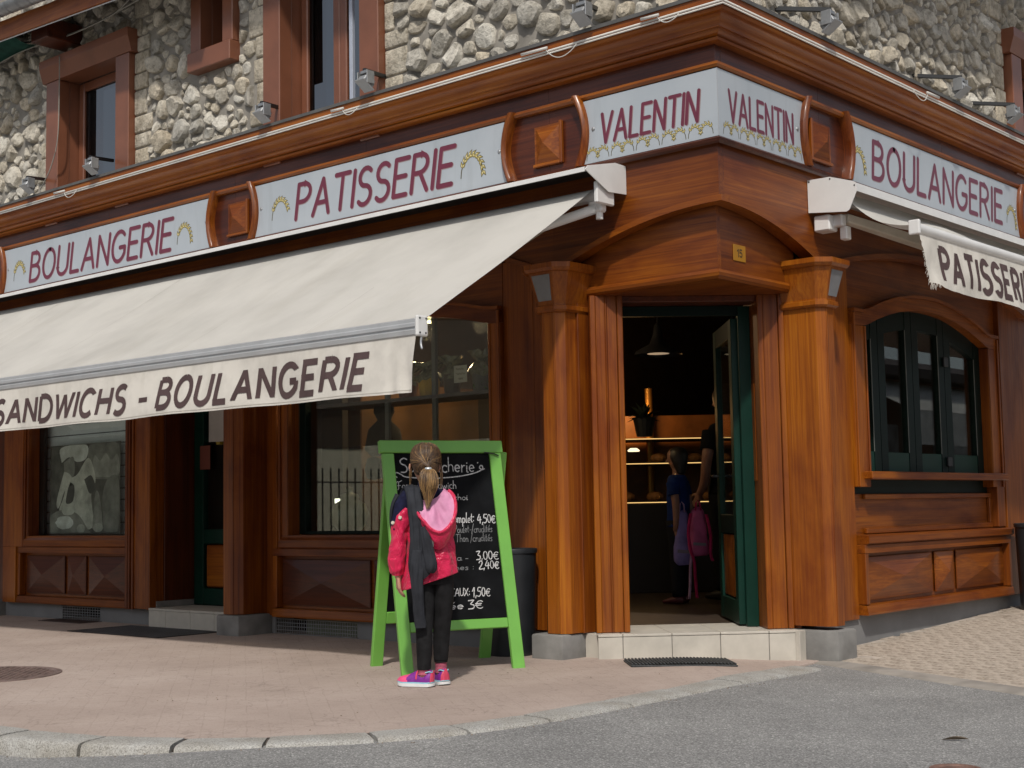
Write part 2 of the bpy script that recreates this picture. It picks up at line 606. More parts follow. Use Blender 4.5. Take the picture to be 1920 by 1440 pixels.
def asphalt():
    m, n, b = mat('worn grey asphalt')
    v = coords(n)
    vo = n.nodes.new('ShaderNodeTexVoronoi')
    vo.inputs['Scale'].default_value = 150
    lk(n, v, vo.inputs['Vector'])
    vo2 = n.nodes.new('ShaderNodeTexVoronoi')
    vo2.inputs['Scale'].default_value = 340
    lk(n, v, vo2.inputs['Vector'])
    sep = n.nodes.new('ShaderNodeSeparateColor')
    lk(n, vo.outputs['Color'], sep.inputs[0])
    r = ramp(n, [(0.0, (0.25, 0.247, 0.24)), (0.45, (0.30, 0.297, 0.29)), (0.82, (0.35, 0.346, 0.338)), (0.97, (0.55, 0.54, 0.52))])
    lk(n, sep.outputs[0], r.inputs[0])
    r0 = ramp(n, [(0.0, 1.0), (0.45, 0.95), (0.75, 0.48)])
    lk(n, vo.outputs['Distance'], r0.inputs[0])
    c = mixc(n, 0.8, r.outputs[0], r0.outputs[0], 'MULTIPLY')
    sep2 = n.nodes.new('ShaderNodeSeparateColor')
    lk(n, vo2.outputs['Color'], sep2.inputs[0])
    r2 = ramp(n, [(0.0, 0.68), (0.6, 1.0), (1.0, 1.25)])
    lk(n, sep2.outputs[0], r2.inputs[0])
    c = mixc(n, 0.7, c, r2.outputs[0], 'MULTIPLY')
    f = ntex(n, v, 1.4, 5, 0.6)
    r3 = ramp(n, [(0.3, (0.80, 0.80, 0.80)), (0.7, (1.12, 1.12, 1.11))])
    lk(n, f, r3.inputs[0])
    c = mixc(n, 1.0, c, r3.outputs[0], 'MULTIPLY')
    lk(n, c, b.inputs['Base Color'])
    b.inputs['Roughness'].default_value = 0.85
    b.inputs['Specular IOR Level'].default_value = 0.25
    bump(n, b, vo.outputs['Distance'], 0.6, 0.004)
    return m

def paving(name, lo, mid, hi, sc=26):
    m, n, b = mat(name)
    v = coords(n)
    f = ntex(n, v, 1.1, 6, 0.62)
    r = ramp(n, [(0.30, lo), (0.5, mid), (0.70, hi)])
    lk(n, f, r.inputs[0])
    vo = n.nodes.new('ShaderNodeTexVoronoi')
    vo.feature = 'DISTANCE_TO_EDGE'
    vo.inputs['Scale'].default_value = 9.0
    wv = n.nodes.new('ShaderNodeVectorMath')
    wv.operation = 'ADD'
    nz = n.nodes.new('ShaderNodeTexNoise')
    nz.inputs['Scale'].default_value = 7
    nz.inputs['Detail'].default_value = 4
    lk(n, v, nz.inputs['Vector'])
    vs = n.nodes.new('ShaderNodeVectorMath')
    vs.operation = 'SCALE'
    vs.inputs['Scale'].default_value = 0.16
    lk(n, nz.outputs['Color'], vs.inputs[0])
    lk(n, v, wv.inputs[0]); lk(n, vs.outputs[0], wv.inputs[1])
    lk(n, wv.outputs[0], vo.inputs['Vector'])
    br = ramp(n, [(0.0, 0.66), (0.045, 1.0)])
    lk(n, vo.outputs['Distance'], br.inputs[0])
    g = ntex(n, v, 3.2, 3, 0.5)
    gm = ramp(n, [(0.42, 0.0), (0.62, 0.75)])
    lk(n, g, gm.inputs[0])
    c = mixc(n, gm.outputs[0], r.outputs[0], mixc(n, 1.0, r.outputs[0], br.outputs[0], 'MULTIPLY'))
    f2 = ntex(n, v, 95, 3, 0.7)
    r2 = ramp(n, [(0.30, 0.70), (0.45, 1.0), (0.66, 1.06), (0.74, 1.35)])
    lk(n, f2, r2.inputs[0])
    c = mixc(n, 0.75, c, r2.outputs[0], 'MULTIPLY')
    bk_ = n.nodes.new('ShaderNodeTexBrick')
    bk_.inputs['Color1'].default_value = (1, 1, 1, 1)
    bk_.inputs['Color2'].default_value = (.90, .89, .88, 1)
    bk_.inputs['Mortar'].default_value = (.52, .50, .48, 1)
    bk_.inputs['Scale'].default_value = 1.0
    bk_.inputs['Brick Width'].default_value = .19
    bk_.inputs['Row Height'].default_value = .095
    bk_.inputs['Mortar Size'].default_value = .0035
    bk_.inputs['Mortar Smooth'].default_value = .4
    bv = n.nodes.new('ShaderNodeVectorMath')
    bv.operation = 'ADD'
    bs = n.nodes.new('ShaderNodeVectorMath')
    bs.operation = 'SCALE'
    bs.inputs['Scale'].default_value = 0.022
    mpb = n.nodes.new('ShaderNodeMapping')
    mpb.inputs['Rotation'].default_value = (0, 0, R(38))
    lk(n, nz.outputs['Color'], bs.inputs[0])
    lk(n, v, mpb.inputs['Vector'])
    lk(n, mpb.outputs[0], bv.inputs[0]); lk(n, bs.outputs[0], bv.inputs[1])
    lk(n, bv.outputs[0], bk_.inputs['Vector'])
    gm2 = ramp(n, [(0.38, 0.02), (0.64, 0.34)])
    lk(n, ntex(n, v, 5.5, 4, 0.6), gm2.inputs[0])
    c = mixc(n, gm2.outputs[0], c, mixc(n, 1.0, c, bk_.outputs['Color'], 'MULTIPLY'))
    f3 = ntex(n, v, 17, 4, 0.6)
    r3 = ramp(n, [(0.27, 0.72), (0.40, 1.0)])
    lk(n, f3, r3.inputs[0])
    c = mixc(n, 0.6, c, r3.outputs[0], 'MULTIPLY')
    lk(n, c, b.inputs['Base Color'])
    b.inputs['Roughness'].default_value = 0.88
    b.inputs['Specular IOR Level'].default_value = 0.2
    mxh = mixc(n, 0.5, f2, br.outputs[0])
    bump(n, b, mxh, 0.45, 0.006)
    return m

ASPH = asphalt()
PAVE = paving('worn pinkish paving', (0.365, 0.292, 0.250), (0.42, 0.338, 0.292), (0.47, 0.386, 0.338))
def granite():
    m, n, b = mat('speckled granite')
    v = coords(n)
    f = ntex(n, v, 150, 3, 0.75)
    r = ramp(n, [(0.32, (0.16, 0.15, 0.135)), (0.48, (0.34, 0.335, 0.315)), (0.66, (0.52, 0.51, 0.48))])
    lk(n, f, r.inputs[0])
    g = ntex(n, v, 5, 5, 0.6)
    r2 = ramp(n, [(0.3, (0.78, 0.74, 0.68)), (0.65, (1.06, 1.06, 1.06))])
    lk(n, g, r2.inputs[0])
    c = mixc(n, 1.0, r.outputs[0], r2.outputs[0], 'MULTIPLY')
    lk(n, c, b.inputs['Base Color'])
    b.inputs['Roughness'].default_value = 0.85
    bump(n, b, f, 0.4, 0.004)
    return m
GRAN = granite()
GROUT = plain('dark joint dirt', (0.075, 0.062, 0.052), 0.95, var=0.35, vscale=20)
PAVER = stone_mat('pale beige paver', [(0.455, 0.395, 0.335), (0.47, 0.41, 0.35), (0.44, 0.38, 0.322), (0.46, 0.40, 0.34)])
PAVER.node_tree.nodes['Bump'].inputs['Strength'].default_value = 0.25

# road sheet (fine near the corner, coarse far away)
xs = [-90, -45, -20, -10, -6, -4] + lin(-3, 3, 49) + [3.5, 4, 5, 6, 8, 12, 20, 45, 90]
ys = [-90, -45, -20, -12, -9, -7, -6] + lin(-5, 2, 57) + [2.5, 3, 4, 6, 10, 20, 45, 90]
mb = MB()
mb.grid([[(x, y, rz(x, y)) for y in ys] for x in xs])
structure(build('road', mb, ASPH, smooth=True))

# pavement in front of the left shop front
mb = MB()
rows = []
def wall_pt(p):
    x = p.x
    if x < -1.2:
        return Vector((x - 0.0, 0.42, 0))
    t = (x + 1.2) / (0.235 + 1.2) if p.y < -2.14 else 1
    return Vector((-1.2, 0.42, 0))
nK = len(KERB)
iA = min(range(nK), key=lambda i: abs(KERB[i].x + 1.2))
for i, p in enumerate(KERB):
    if i <= iA:
        q = Vector((p.x, 0.42, 0))
    else:
        t = (i - iA) / (nK - 1 - iA)
        q = Vector((-1.2 + t * 1.22, 0.42 + t * 0.66, 0))
    rows.append([(p.x + (q.x - p.x) * j / 22, p.y + (q.y - p.y) * j / 22, hgt(p.x + (q.x - p.x) * j / 22, p.y + (q.y - p.y) * j / 22)) for j in range(23)])
rows.append([(x + .006, y + .002, z - .004) for x, y, z in rows[-1]])
rows.append([(x + .012, y, z - .06) for x, y, z in rows[-1]])
mb.grid(rows)
structure(build('pavement', mb, PAVE, smooth=True, autosmooth=35))

# kerb: dark bed plus single stones
KW = 0.175
def kerb_frame(i):
    t = (KERB[min(i + 1, nK - 1)] - KERB[max(i - 1, 0)]).normalized()
    return KERB[i], Vector((t.y, -t.x, 0))
cum = [0.0]
for a, b in zip(KERB, KERB[1:]):
    cum.append(cum[-1] + (b - a).length)
def kerb_at(u):
    u = max(0, min(cum[-1], u))
    for i in range(nK - 1):
        if cum[i + 1] >= u:
            f = (u - cum[i]) / max(1e-6, cum[i + 1] - cum[i])
            p = KERB[i].lerp(KERB[i + 1], f)
            n0 = kerb_frame(i)[1].lerp(kerb_frame(i + 1)[1], f).normalized()
            return p, n0
    return kerb_frame(nK - 1)
mb = MB()
rows = []
for u in lin(0, cum[-1] - .15, 160):
    p, n0 = kerb_at(u)
    q = p + n0 * (KW - 0.03)
    rows.append([(p.x, p.y, hgt(p.x, p.y) - 0.003), (q.x, q.y, hgt(q.x, q.y) - 0.022), (q.x + n0.x * .012, q.y + n0.y * .012, hgt(q.x, q.y) - 0.3)])
mb.grid(rows)
kerb = structure(build('kerb', mb, GROUT))
def ucross(x, y):
    return cum[min(range(nK), key=lambda i: (KERB[i].x - x) ** 2 + (KERB[i].y - y) ** 2)]
joints = [ucross(-.80, -3.47), ucross(-.50, -3.31), ucross(-.24, -3.1), ucross(.02, -2.78), ucross(.15, -2.45), ucross(.215, -2.05), ucross(.235, -1.5), ucross(.225, -1.0), ucross(.19, -.5), ucross(.14, .05)]
us = [joints[0] - .44 * k for k in range(14, 0, -1)] + joints + [cum[-1]]
us = [u for u in us if u > 0]
rnd = random.Random(3)
for a, b in zip(us, us[1:]):
    g = 0.008 if b - a > .1 else 0.003
    mb = MB()
    rows = []
    dz = rnd.uniform(-.003, .004)
    for u in lin(a + g, b - g, 7):
        p, n0 = kerb_at(u)
        e = 0.012 * (1 - min(1, min(u - a - g, b - g - u) / 0.03))
        row = []
        e *= .45
        pr = [(0.0, -0.02), (0.0, 0.004 - e * .4), (KW * .60, 0.004 - e * .4), (KW * .86, 0.0015 - e * .5), (KW * .95, -0.004 - e * .6), (KW, -0.015 - e), (KW + .008, -0.12), (KW + .010, -0.3)]
        for o, z in pr:
            q = p + n0 * o
            row.append((q.x, q.y, hgt(q.x, q.y) + z + dz))
        rows.append(row)
    mb.grid(rows)
    o0 = len(mb.v) - len(pr)
    mb.f.append(tuple(range(len(pr))))
    mb.f.append(tuple(range(o0, o0 + len(pr)))[::-1])
    build('kerb_stone', mb, GRAN, kerb, smooth=True, autosmooth=40)

# pale paved apron in front of the right shop front: bed plus single pavers
E0, E1 = Vector((0.02, 0.97, 0)), Vector((1.50, 0.29, 0))
ed = (E1 - E0).normalized()
en = Vector((-ed.y, ed.x, 0))
mb = MB()
rows = []
for i in range(84):
    p = E0 + ed * (-4.4 + i * 0.16)
    rows.append([((p + en * (0.02 + j * .18)).x, (p + en * (0.02 + j * .18)).y, hgt((p + en * (j * .18)).x, (p + en * (j * .18)).y) - 0.0015) for j in (range(50) if i > 24 else range(6, 50))] + ([] if i > 24 else [((p + en * (0.02 + 49 * .18)).x, (p + en * (0.02 + 49 * .18)).y, hgt((p + en * 8.8).x, (p + en * 8.8).y) - .0015)] * 6))
mb.grid(rows)
apron = structure(build('paved_apron', mb, plain('sandy joint', (.45, .39, .33), .95, var=.3, vscale=20)))
pv_meshes = []
def paver_mesh(l, wd, k):
    mb = MB()
    r = random.Random(k)
    mb.box(-l / 2, l / 2, -wd / 2, wd / 2, -0.02, 0.0, 0.0015)
    me = bpy.data.meshes.new('paver')
    me.from_pydata(mb.v, [], mb.f)
    me.materials.append(PAVER)
    return me
big = [paver_mesh(.2482, .1085, k) for k in range(2)]
sml = [paver_mesh(.1783, .0875, k) for k in range(3)]
def campix(p):
    v = Matrix(RM) @ (Vector(p) - Vector((4.345, -6.81, 0.9)))
    return 960 + 2650.89 * v.x / v.z, 720 + 2650.89 * v.y / v.z, v.z
slots = []
for row in range(34):
    first = row == 0
    pl, pw = (.25, .11) if first else (.18, .089)
    off = 0.0 if first else .11 + (row - 1) * pw
    ro_ = rnd.uniform(0, pl)
    for k in range(-26, 46):
        a = k * pl + (0 if first else ro_) + rnd.uniform(-.003, .003)
        c = E0 + ed * a + en * (off + pw / 2)
        if c.x < -.06 or a < -.5 and row < 3:
            continue
        if c.x < 0.26 and c.y < 1.14:
            continue
        px, py, _ = campix((c.x, c.y, hgt(c.x, c.y)))
        if px > 2150 or px < 1450:
            continue
        slots.append((c, first, pl))
slots.sort(key=lambda q: (q[0] - Vector((4.345, -6.81, 0))).length)
rest = MB()
rot = math.atan2(ed.y, ed.x)
for i, (c, first, pl) in enumerate(slots):
    n0 = Vector((-(hgt(c.x + .05, c.y) - hgt(c.x - .05, c.y)) / .1, -(hgt(c.x, c.y + .05) - hgt(c.x, c.y - .05)) / .1, 1)).normalized()
    me = (big if first else sml)[i % (2 if first else 3)]
    Mx = Matrix.Translation((c.x, c.y, hgt(c.x, c.y) + rnd.uniform(-.001, .0012) + .0015)) @ n0.to_track_quat('Z', 'Y').to_matrix().to_4x4() @ Matrix.Rotation(0, 4, 'Z')
    ang = rot + rnd.uniform(-.012, .012)
    Rz = Matrix.Rotation(ang, 4, 'Z')
    Mx = Matrix.Translation(Mx.translation) @ Vector((0, 0, 1)).rotation_difference(n0).to_matrix().to_4x4() @ Rz
    if i < 295:
        o = link('paver', me, apron)
        o.matrix_local = Mx
        o.matrix_parent_inverse = Matrix.Identity(4)
    else:
        rest.add([Mx @ v.co for v in me.vertices], [tuple(p.vertices) for p in me.polygons])
if rest.v:
    o = build('paver', rest, PAVER, apron)
    o['kind'] = 'stuff'
# grey concrete edging between apron and road
mb = MB()
rows = []
for i in range(60):
    p = E0 + ed * (-0.12 + i * 0.11)
    q0, q1, q2 = p - en * 0.004, p - en * 0.07, p - en * 0.15
    rows.append([(q0.x, q0.y, hgt(q0.x, q0.y) + .0015), (q1.x, q1.y, hgt(q1.x, q1.y) - .001), (q2.x, q2.y, rz(q2.x, q2.y) + .003), (q2.x, q2.y, rz(q2.x, q2.y) - .05)])
mb.grid(rows)
structure(build('edging', mb, plain('worn concrete edging', (0.30, 0.275, 0.245), 0.9, var=0.25, vscale=5, bmp=0.4, bscale=50, spec=0.2), smooth=True))

# ---------------------------------------------------------------- the bakery building
BLD = thing('bakery_building', 'corner bakery with varnished wooden shop front below a rubble stone upper wall', 'building', (-0.5, 0.4, 0))
def P_(name, mb, m, parent=None, **k):
    return build(name, mb, m, parent or BLD, **k)

# upper stone walls -------------------------------------------------------
STD = -0.06     # stone wall plane, outward distance
WIN_A = [(5.90, 7.22, 3.6, 5.02), (4.47, 5.02, 4.49, 7), (2.80, 4.09, 3.6, 7)]
WIN_B = [(4.44, 5.7, 3.6, 4.75)]
def wallmesh(F, L, wins, ztop):
    mb = MB()
    # mortar slab split round the windows
    ss_ = sorted(set([0.06 if F is FA else 0.512, L] + [a for w in wins for a in w[:2]]))
    for a, b in zip(ss_, ss_[1:]):
        hit = [w for w in wins if w[0] <= a + 1e-6 and w[1] >= b - 1e-6]
        if not hit:
            mb.fbox(F, a, b, STD - .45, STD, 3.3, ztop, 0)
        else:
            w = hit[0]
            if w[2] > 3.65:
                mb.fbox(F, a, b, STD - .45, STD, 3.3, w[2], 0)
            if w[3] < ztop:
                mb.fbox(F, a, b, STD - .45, STD, w[3], ztop, 0)
    return mb
def visible_top(F, s):
    for z in lin(3.7, 6.6, 59):
        x, y, d = campix(F(s, STD, z))
        if y < -45 or x < -60 or x > 1985:
            return z
    return 6.6
def clip_poly(P, nx, ny, c):
    """keep the side nx*x + ny*y <= c"""
    out = []
    for k in range(len(P)):
        a, b = P[k], P[(k + 1) % len(P)]
        da, db = nx * a[0] + ny * a[1] - c, nx * b[0] + ny * b[1] - c
        if da <= 0:
            out.append(a)
        if (da < 0 < db) or (db < 0 < da):
            t = da / (da - db)
            out.append((a[0] + (b[0] - a[0]) * t, a[1] + (b[1] - a[1]) * t))
    return out
def scatter_stones(F, L, wins, quoins, seed, rmin, rmax, parent, asp):
    r = random.Random(seed)
    placed = []
    tops = {}
    def vt(s):
        k = round(s * 5)
        if k not in tops:
            tops[k] = visible_top(F, max(0.02, s))
        return tops[k]
    boxes = list(wins) + quoins
    n = 8
    for k in range(n):
        rad = rmax * (rmin / rmax) ** (k / (n - 1))
        for _ in range([40, 160, 420, 900, 1500, 1900, 1700, 1300][k]):
            s = r.uniform(0.02, L); z = r.uniform(3.70, 5.75)
            if z > vt(s) + rad or z < 3.70:
                continue
            if any(w[0] - rad * .5 < s < w[1] + rad * .5 and w[2] - rad * .5 < z < w[3] + rad * .5 for w in boxes):
                continue
            a = asp * r.uniform(.8, 1.35)
            if any(((s - p[0]) / a) ** 2 * a + (z - p[1]) ** 2 * a < (rad + p[2]) ** 2 * .86 for p in placed):
                continue
            placed.append((s, z, rad, a))
    placed = [p for p in placed if -70 < campix(F(p[0], 0, p[1]))[0] < 1990 and campix(F(p[0], 0, p[1]))[1] > -60]
    placed.sort(key=lambda p: -p[2] ** 2 / campix(F(p[0], 0, p[1]))[2] ** 2)
    rest = MB()
    for i, (s, z, rad, a) in enumerate(placed):
        nv = 14
        ph = r.uniform(0, 6.28)
        tl_ = r.uniform(-.5, .5)
        P = []
        for k in range(nv):
            an = ph + 2 * PI * k / nv
            q = rad * 1.20 * (1 + .16 * noise.noise(Vector((math.cos(an) * 1.3, math.sin(an) * 1.3, i * 3.7))))
            x, y = math.cos(an) * q * a ** .5, math.sin(an) * q / a ** .5
            P.append((s + x * math.cos(tl_) - y * math.sin(tl_), z + x * math.sin(tl_) + y * math.cos(tl_)))
        gap = .0105
        for (s2, z2, r2, a2) in placed:
            dx, dz = s2 - s, z2 - z
            dd = math.hypot(dx, dz)
            if 1e-6 < dd < (rad + r2) * 2.2:
                t = .5 + (rad * rad - r2 * r2) / (2 * dd * dd)
                t = max(.25, min(.8, t))
                P = clip_poly(P, dx / dd, dz / dd, (dx * (s + dx * t) + dz * (z + dz * t)) / dd - gap)
                if len(P) < 3:
                    break
        for w in boxes:
            if len(P) < 3:
                break
            if s >= w[1]: P = clip_poly(P, -1, 0, -w[1] - gap) if w[2] - rad < z < w[3] + rad and s - w[1] < rad * 2 else P
            elif s <= w[0]: P = clip_poly(P, 1, 0, w[0] - gap) if w[2] - rad < z < w[3] + rad and w[0] - s < rad * 2 else P
            elif z <= w[2]: P = clip_poly(P, 0, 1, w[2] - gap) if w[2] - z < rad * 2 else P
        P = clip_poly(P, -1, 0, -.004) if len(P) >= 3 else P
        if len(P) < 3:
            continue
        cx, cz = sum(p[0] for p in P) / len(P), sum(p[1] for p in P) / len(P)
        # knock the corners off once, roughen the outline
        Q = []
        for k in range(len(P)):
            A_, B_ = P[k], P[(k + 1) % len(P)]
            for t in (.22, .78):
                Q.append((A_[0] + (B_[0] - A_[0]) * t, A_[1] + (B_[1] - A_[1]) * t))
        R2 = []
        for k, (x, y) in enumerate(Q):
            nn = noise.noise(Vector((x * 38, y * 38, i * .9)))
            R2.append((cx + (x - cx) * (1 + .09 * nn), cz + (y - cz) * (1 + .09 * nn)))
        m_ = len(R2)
        h = min(.075, rad * r.uniform(.42, .72))
        gx, gz = r.uniform(-.35, .35), r.uniform(-.45, .25)
        mbs = MB()
        rows = []
        for sc, hh in ((1.0, -.02), (.985, h * .35), (.90, h * .78), (.62, h * 1.0)):
            rows.append([F(cx + (x - cx) * sc, STD + hh + (0 if hh < 0 else hh / h * ((x - cx) * gx + (y - cz) * gz) + .22 * h * noise.noise(Vector((x * 24, y * 24, sc * 3 + i)))), cz + (y - cz) * sc) for x, y in R2])
        mbs.grid(rows, close_v=True)
        o_ = len(mbs.v)
        mbs.v.append(F(cx, STD + h * 1.04, cz))
        for k in range(m_):
            mbs.f.append((3 * m_ + k, 3 * m_ + (k + 1) % m_, o_))
        if i < 290:
            build('stone', mbs, STONE, parent, smooth=True, autosmooth=32)
        else:
            rest.add(mbs.v, mbs.f)
    if rest.v:
        o = build('stone', rest, STONE, parent, smooth=True, autosmooth=32)
        o['kind'] = 'stuff'
    return len(placed)
wa = P_('stone_wall', wallmesh(FA, 14, WIN_A, 6.2), MORTAR)
wb = P_('stone_wall', wallmesh(FB, 10, WIN_B, 6.2), MORTAR)
# dressed quoins beside the window frames
quA, quB = [], []
def quoin_run(F, s_edge, side, z0, z1, seed, store, par):
    r = random.Random(seed)
    z = z0
    while z < z1:
        h = r.uniform(.13, .24)
        wd = r.uniform(.10, .26)
        a, b = (s_edge, s_edge + wd) if side > 0 else (s_edge - wd, s_edge)
        mb = MB()
        mb.fbox(F, a + .004, b - .004, STD - .1, STD + r.uniform(.012, .024), z + .006, z + h - .006, 0.012, 2)
        build('quoin', mb, QUOIN, par, smooth=True, autosmooth=50)
        store.append((a, b, z, z + h))
        z += h
quoin_run(FA, 2.80, -1, 3.68, 4.75, 1, quA, wa)
quoin_run(FA, 4.09, 1, 3.68, 5.1, 2, quA, wa)
quoin_run(FA, 5.90, -1, 3.68, 5.3, 3, quA, wa)
quoin_run(FA, 7.22, 1, 3.68, 4.4, 4, quA, wa)
quoin_run(FB, 4.44, -1, 3.68, 5.0, 5, quB, wb)
nA = scatter_stones(FA, 8.9, WIN_A, quA, 11, 0.030, 0.108, wa, 1.2)
nB = scatter_stones(FB, 5.0, WIN_B, quB, 12, 0.028, 0.086, wb, 0.95)
print('stones', nA, nB)

# upper windows ------------------------------------------------------------
def upper_window(F, s0, s1, z0, z1, fw, depth, sash, sill=False, label=None, lintel=True, double=False, top=None):
    zt = z1
    fr = MB()
    fr.fbox(F, s0, s0 + fw, STD - .05, 0.015, z0, zt, .006)
    root = P_('upper_window', fr, PK)
    build('jamb', MB().fbox(F, s1 - fw, s1, STD - .05, 0.015, z0, zt, .006), PK, root)
    build('reveal', MB().fbox(F, s0 + .012, s0 + fw - .006, -depth - .06, STD - .052, z0, zt, .002), PK, root)
    build('reveal', MB().fbox(F, s1 - fw + .006, s1 - .012, -depth - .06, STD - .052, z0, zt, .002), PK, root)
    if lintel:
        mb = MB()
        prof = [(-depth, 0.0), (0.02, 0.0), (0.035, .05), (0.06, .13), (0.062, .20), (-depth, .20)]
        rows = [[F(s, d, zt + .001 + z) for d, z in prof] for s in (s0 - .05, s1 + .05)]
        mb.grid(rows, close_v=True)
        mb.f.append(tuple(range(6))); mb.f.append(tuple(range(6, 12))[::-1])
        build('lintel', mb, PK, root)
    if sill:
        mb = MB()
        mb.fbox(F, s0 - .004, s1 + .004, STD - .05, .045, z0 - .16, z0 - .001, .006)
        build('sill', mb, PK, root)
    a, b = s0 + fw, s1 - fw
    sp = [(a, b)] if not double else [(a, (a + b) / 2), ((a + b) / 2, b)]
    for a_, b_ in sp:
        mb = MB()
        y0, y1 = -depth - .06, -depth
        zc0 = z0 + .0
        mb.fbox(F, a_ + .002, a_ + sash, y0, y1, zc0, zt - .002, .008)
        mb.fbox(F, b_ - sash, b_ - .002, y0, y1, zc0, zt - .002, .008)
        mb.fbox(F, a_ + sash + .001, b_ - sash - .001, y0 + .004, y1 - .004, zt - sash, zt - .002, .006)
        mb.fbox(F, a_ + sash + .001, b_ - sash - .001, y0 + .004, y1 - .004, zc0, zc0 + sash, .006)
        build('casement', mb, PK, root)
        mb = MB()
        mb.fbox(F, a_ + sash, b_ - sash, y0 + .03, y0 + .036, zc0 + sash, zt - sash, 0)
        build('pane', mb, GLASSD, root)
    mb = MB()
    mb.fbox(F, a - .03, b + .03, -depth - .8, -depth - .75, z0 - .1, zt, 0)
    build('curtain', mb, plain('dark room sheet', (.030, .033, .042), .9), root)  # dark sheet stands in for the unlit room, shade put into its colour
    return root
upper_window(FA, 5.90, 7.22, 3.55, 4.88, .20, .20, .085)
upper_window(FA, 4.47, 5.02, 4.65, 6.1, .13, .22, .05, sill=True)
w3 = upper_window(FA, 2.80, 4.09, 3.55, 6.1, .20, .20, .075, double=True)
mb = MB()   # pale blind guides of the wide window
for s in (3.245, 3.055):
    mb.fbox(FA, s - .018, s + .018, -.16, -.13, 3.6, 6.0, .003)
build('guide_rail', mb, plain('pale grey blue rail', (.42, .46, .55), .4, var=.05), w3)
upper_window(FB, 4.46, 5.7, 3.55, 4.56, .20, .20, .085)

# roof: main eaves above the frame, low eaves with gutter at the left ------------
mb = MB()
mb.box8([(-5.0, -.90, 6.0), (.95, -.90, 6.0), (-2, 3, 6.9), (-5.0, 3, 6.9), (-5.0, -.90, 6.1), (.95, -.90, 6.1), (-2, 3, 7.0), (-5.0, 3, 7.0)])
mb.box8([(.95, -.95, 6.0), (.95, 11, 6.0), (-2, 11, 6.9), (-2, 3, 6.9), (.95, -.95, 6.1), (.95, 11, 6.1), (-2, 11, 7.0), (-2, 3, 7.0)])
P_('roof', mb, plain('dark roof boards', (.06, .035, .025), .8))
def eave_pt(t, d, z):
    # along the low eave, slightly turned away from the wall
    a = Vector((-7.34, -.42, 5.496)); b = Vector((-5.58, -.42, 5.418))
    p = a.lerp(b, t)
    return (p.x, p.y - d, p.z + z)
mb = MB()
prof = [(math.cos(R(a)) * .075 + .085, math.sin(R(a)) * .075 - .030) for a in range(180, 361, 18)]
rows = [[eave_pt(t, d, z) for d, z in prof] for t in lin(-.6, 1.6, 12)]
mb.grid(rows)
low = P_('low_eave', MB().add([eave_pt(-.6, 0, -.10), eave_pt(1.6, 0, -.10), eave_pt(1.6, 0, -.27), eave_pt(-.6, 0, -.27), eave_pt(-.6, -.03, -.10), eave_pt(1.6, -.03, -.10), eave_pt(1.6, -.03, -.27), eave_pt(-.6, -.03, -.27)], [(0, 1, 2, 3), (4, 7, 6, 5), (0, 4, 5, 1), (3, 2, 6, 7), (0, 3, 7, 4), (1, 5, 6, 2)]), WX)
build('gutter', mb, STEEL, low, smooth=True)
mb = MB()
for t in lin(-.2, 1.1, 14):
    rows = [[eave_pt(t + dt, (d - .085) * 1.06 + .085, (z + .030) * 1.06 - .032) for d, z in prof] for dt in (-.006, .006)]
    mb.grid(rows)
build('gutter_bracket', mb, STEEL, low)
mb = MB()
mb.add([eave_pt(-.6, -.03, -.262), eave_pt(1.6, -.03, -.262), eave_pt(1.6, -.55, .10), eave_pt(-.6, -.55, .10)], [(0, 1, 2, 3)])
build('soffit', mb, plain('dark brown soffit boards', (.05, .03, .02), .7, var=.3), low)
rr = random.Random(5)
rows = []
for i in range(9):
    t = i / 8
    x = -8.7 + 1.42 * t
    rows.append([(x, -.36 + .30 * k / 5 + .02 * math.sin(i * 1.3 + k), 5.33 - .05 * k / 5 - .07 * math.sin(PI * k / 5) * (.6 + .4 * math.sin(i)) - (.05 * (1 - abs(2 * t - 1)))) for k in range(6)])
build('green_netting', MB().grid(rows), cloth_mat('dark green netting', (.012, .05, .038), .3, 9), low, smooth=True)
mb = MB()
mb.add([eave_pt(-.6, -.005, -.278), eave_pt(1.6, -.005, -.278), eave_pt(1.6, .012, -.30), eave_pt(-.6, .012, -.30)], [(0, 1, 2, 3)])
build('drip_strip', mb, STEEL, low)
mb = MB()
for t in (.27,):
    p = Vector(eave_pt(t, -.12, -.27))
    mb.box(p.x - .14, p.x + .14, p.y, .05, p.z - .06, p.z + .12, .008)
build('rafter_end', mb, DX, low)

# cornice, frieze, fascia ------------------------------------------------------
LA, LB = 10.5, 6.5
def sweep_corner(mb, prof, la=LA, lb=LB, closed=True, n=1):
    # prof (d,z) swept from the far left, mitred at the corner, to the far right
    rows = [[FA(la, d, z) for d, z in prof], [FA(-d, d, z) for d, z in prof], [FB(lb, d, z) for d, z in prof]]
    mb.grid(rows, close_v=closed)
    if closed:
        k = len(prof)
        mb.f.append(tuple(range(k))); mb.f.append(tuple(range(2 * k, 3 * k))[::-1])
    return mb
og = [(0.045, 3.565), (0.060, 3.565), (0.064, 3.580), (0.052, 3.586)]
og += [(0.060 + .030 * math.sin(R(a)) + 0.0, 3.592 + .030 * (1 - math.cos(R(a)))) for a in (10, 35, 60, 90)]
og += [(0.105 + .065 * (1 - math.cos(R(a))) , 3.622 + .062 * math.sin(R(a))) for a in (0,)]
og += [(0.165 - .060 * math.cos(R(a)), 3.628 + .075 * math.sin(R(a)) * .85) for a in (8, 25, 42, 60, 75, 90)]
og += [(0.172, 3.706), (0.172, 3.790), (-.05, 3.800), (-.05, 3.565)]
mb = sweep_corner(MB(), og)
cor = P_('cornice', mb, [WX, WY], smooth=True, autosmooth=25)
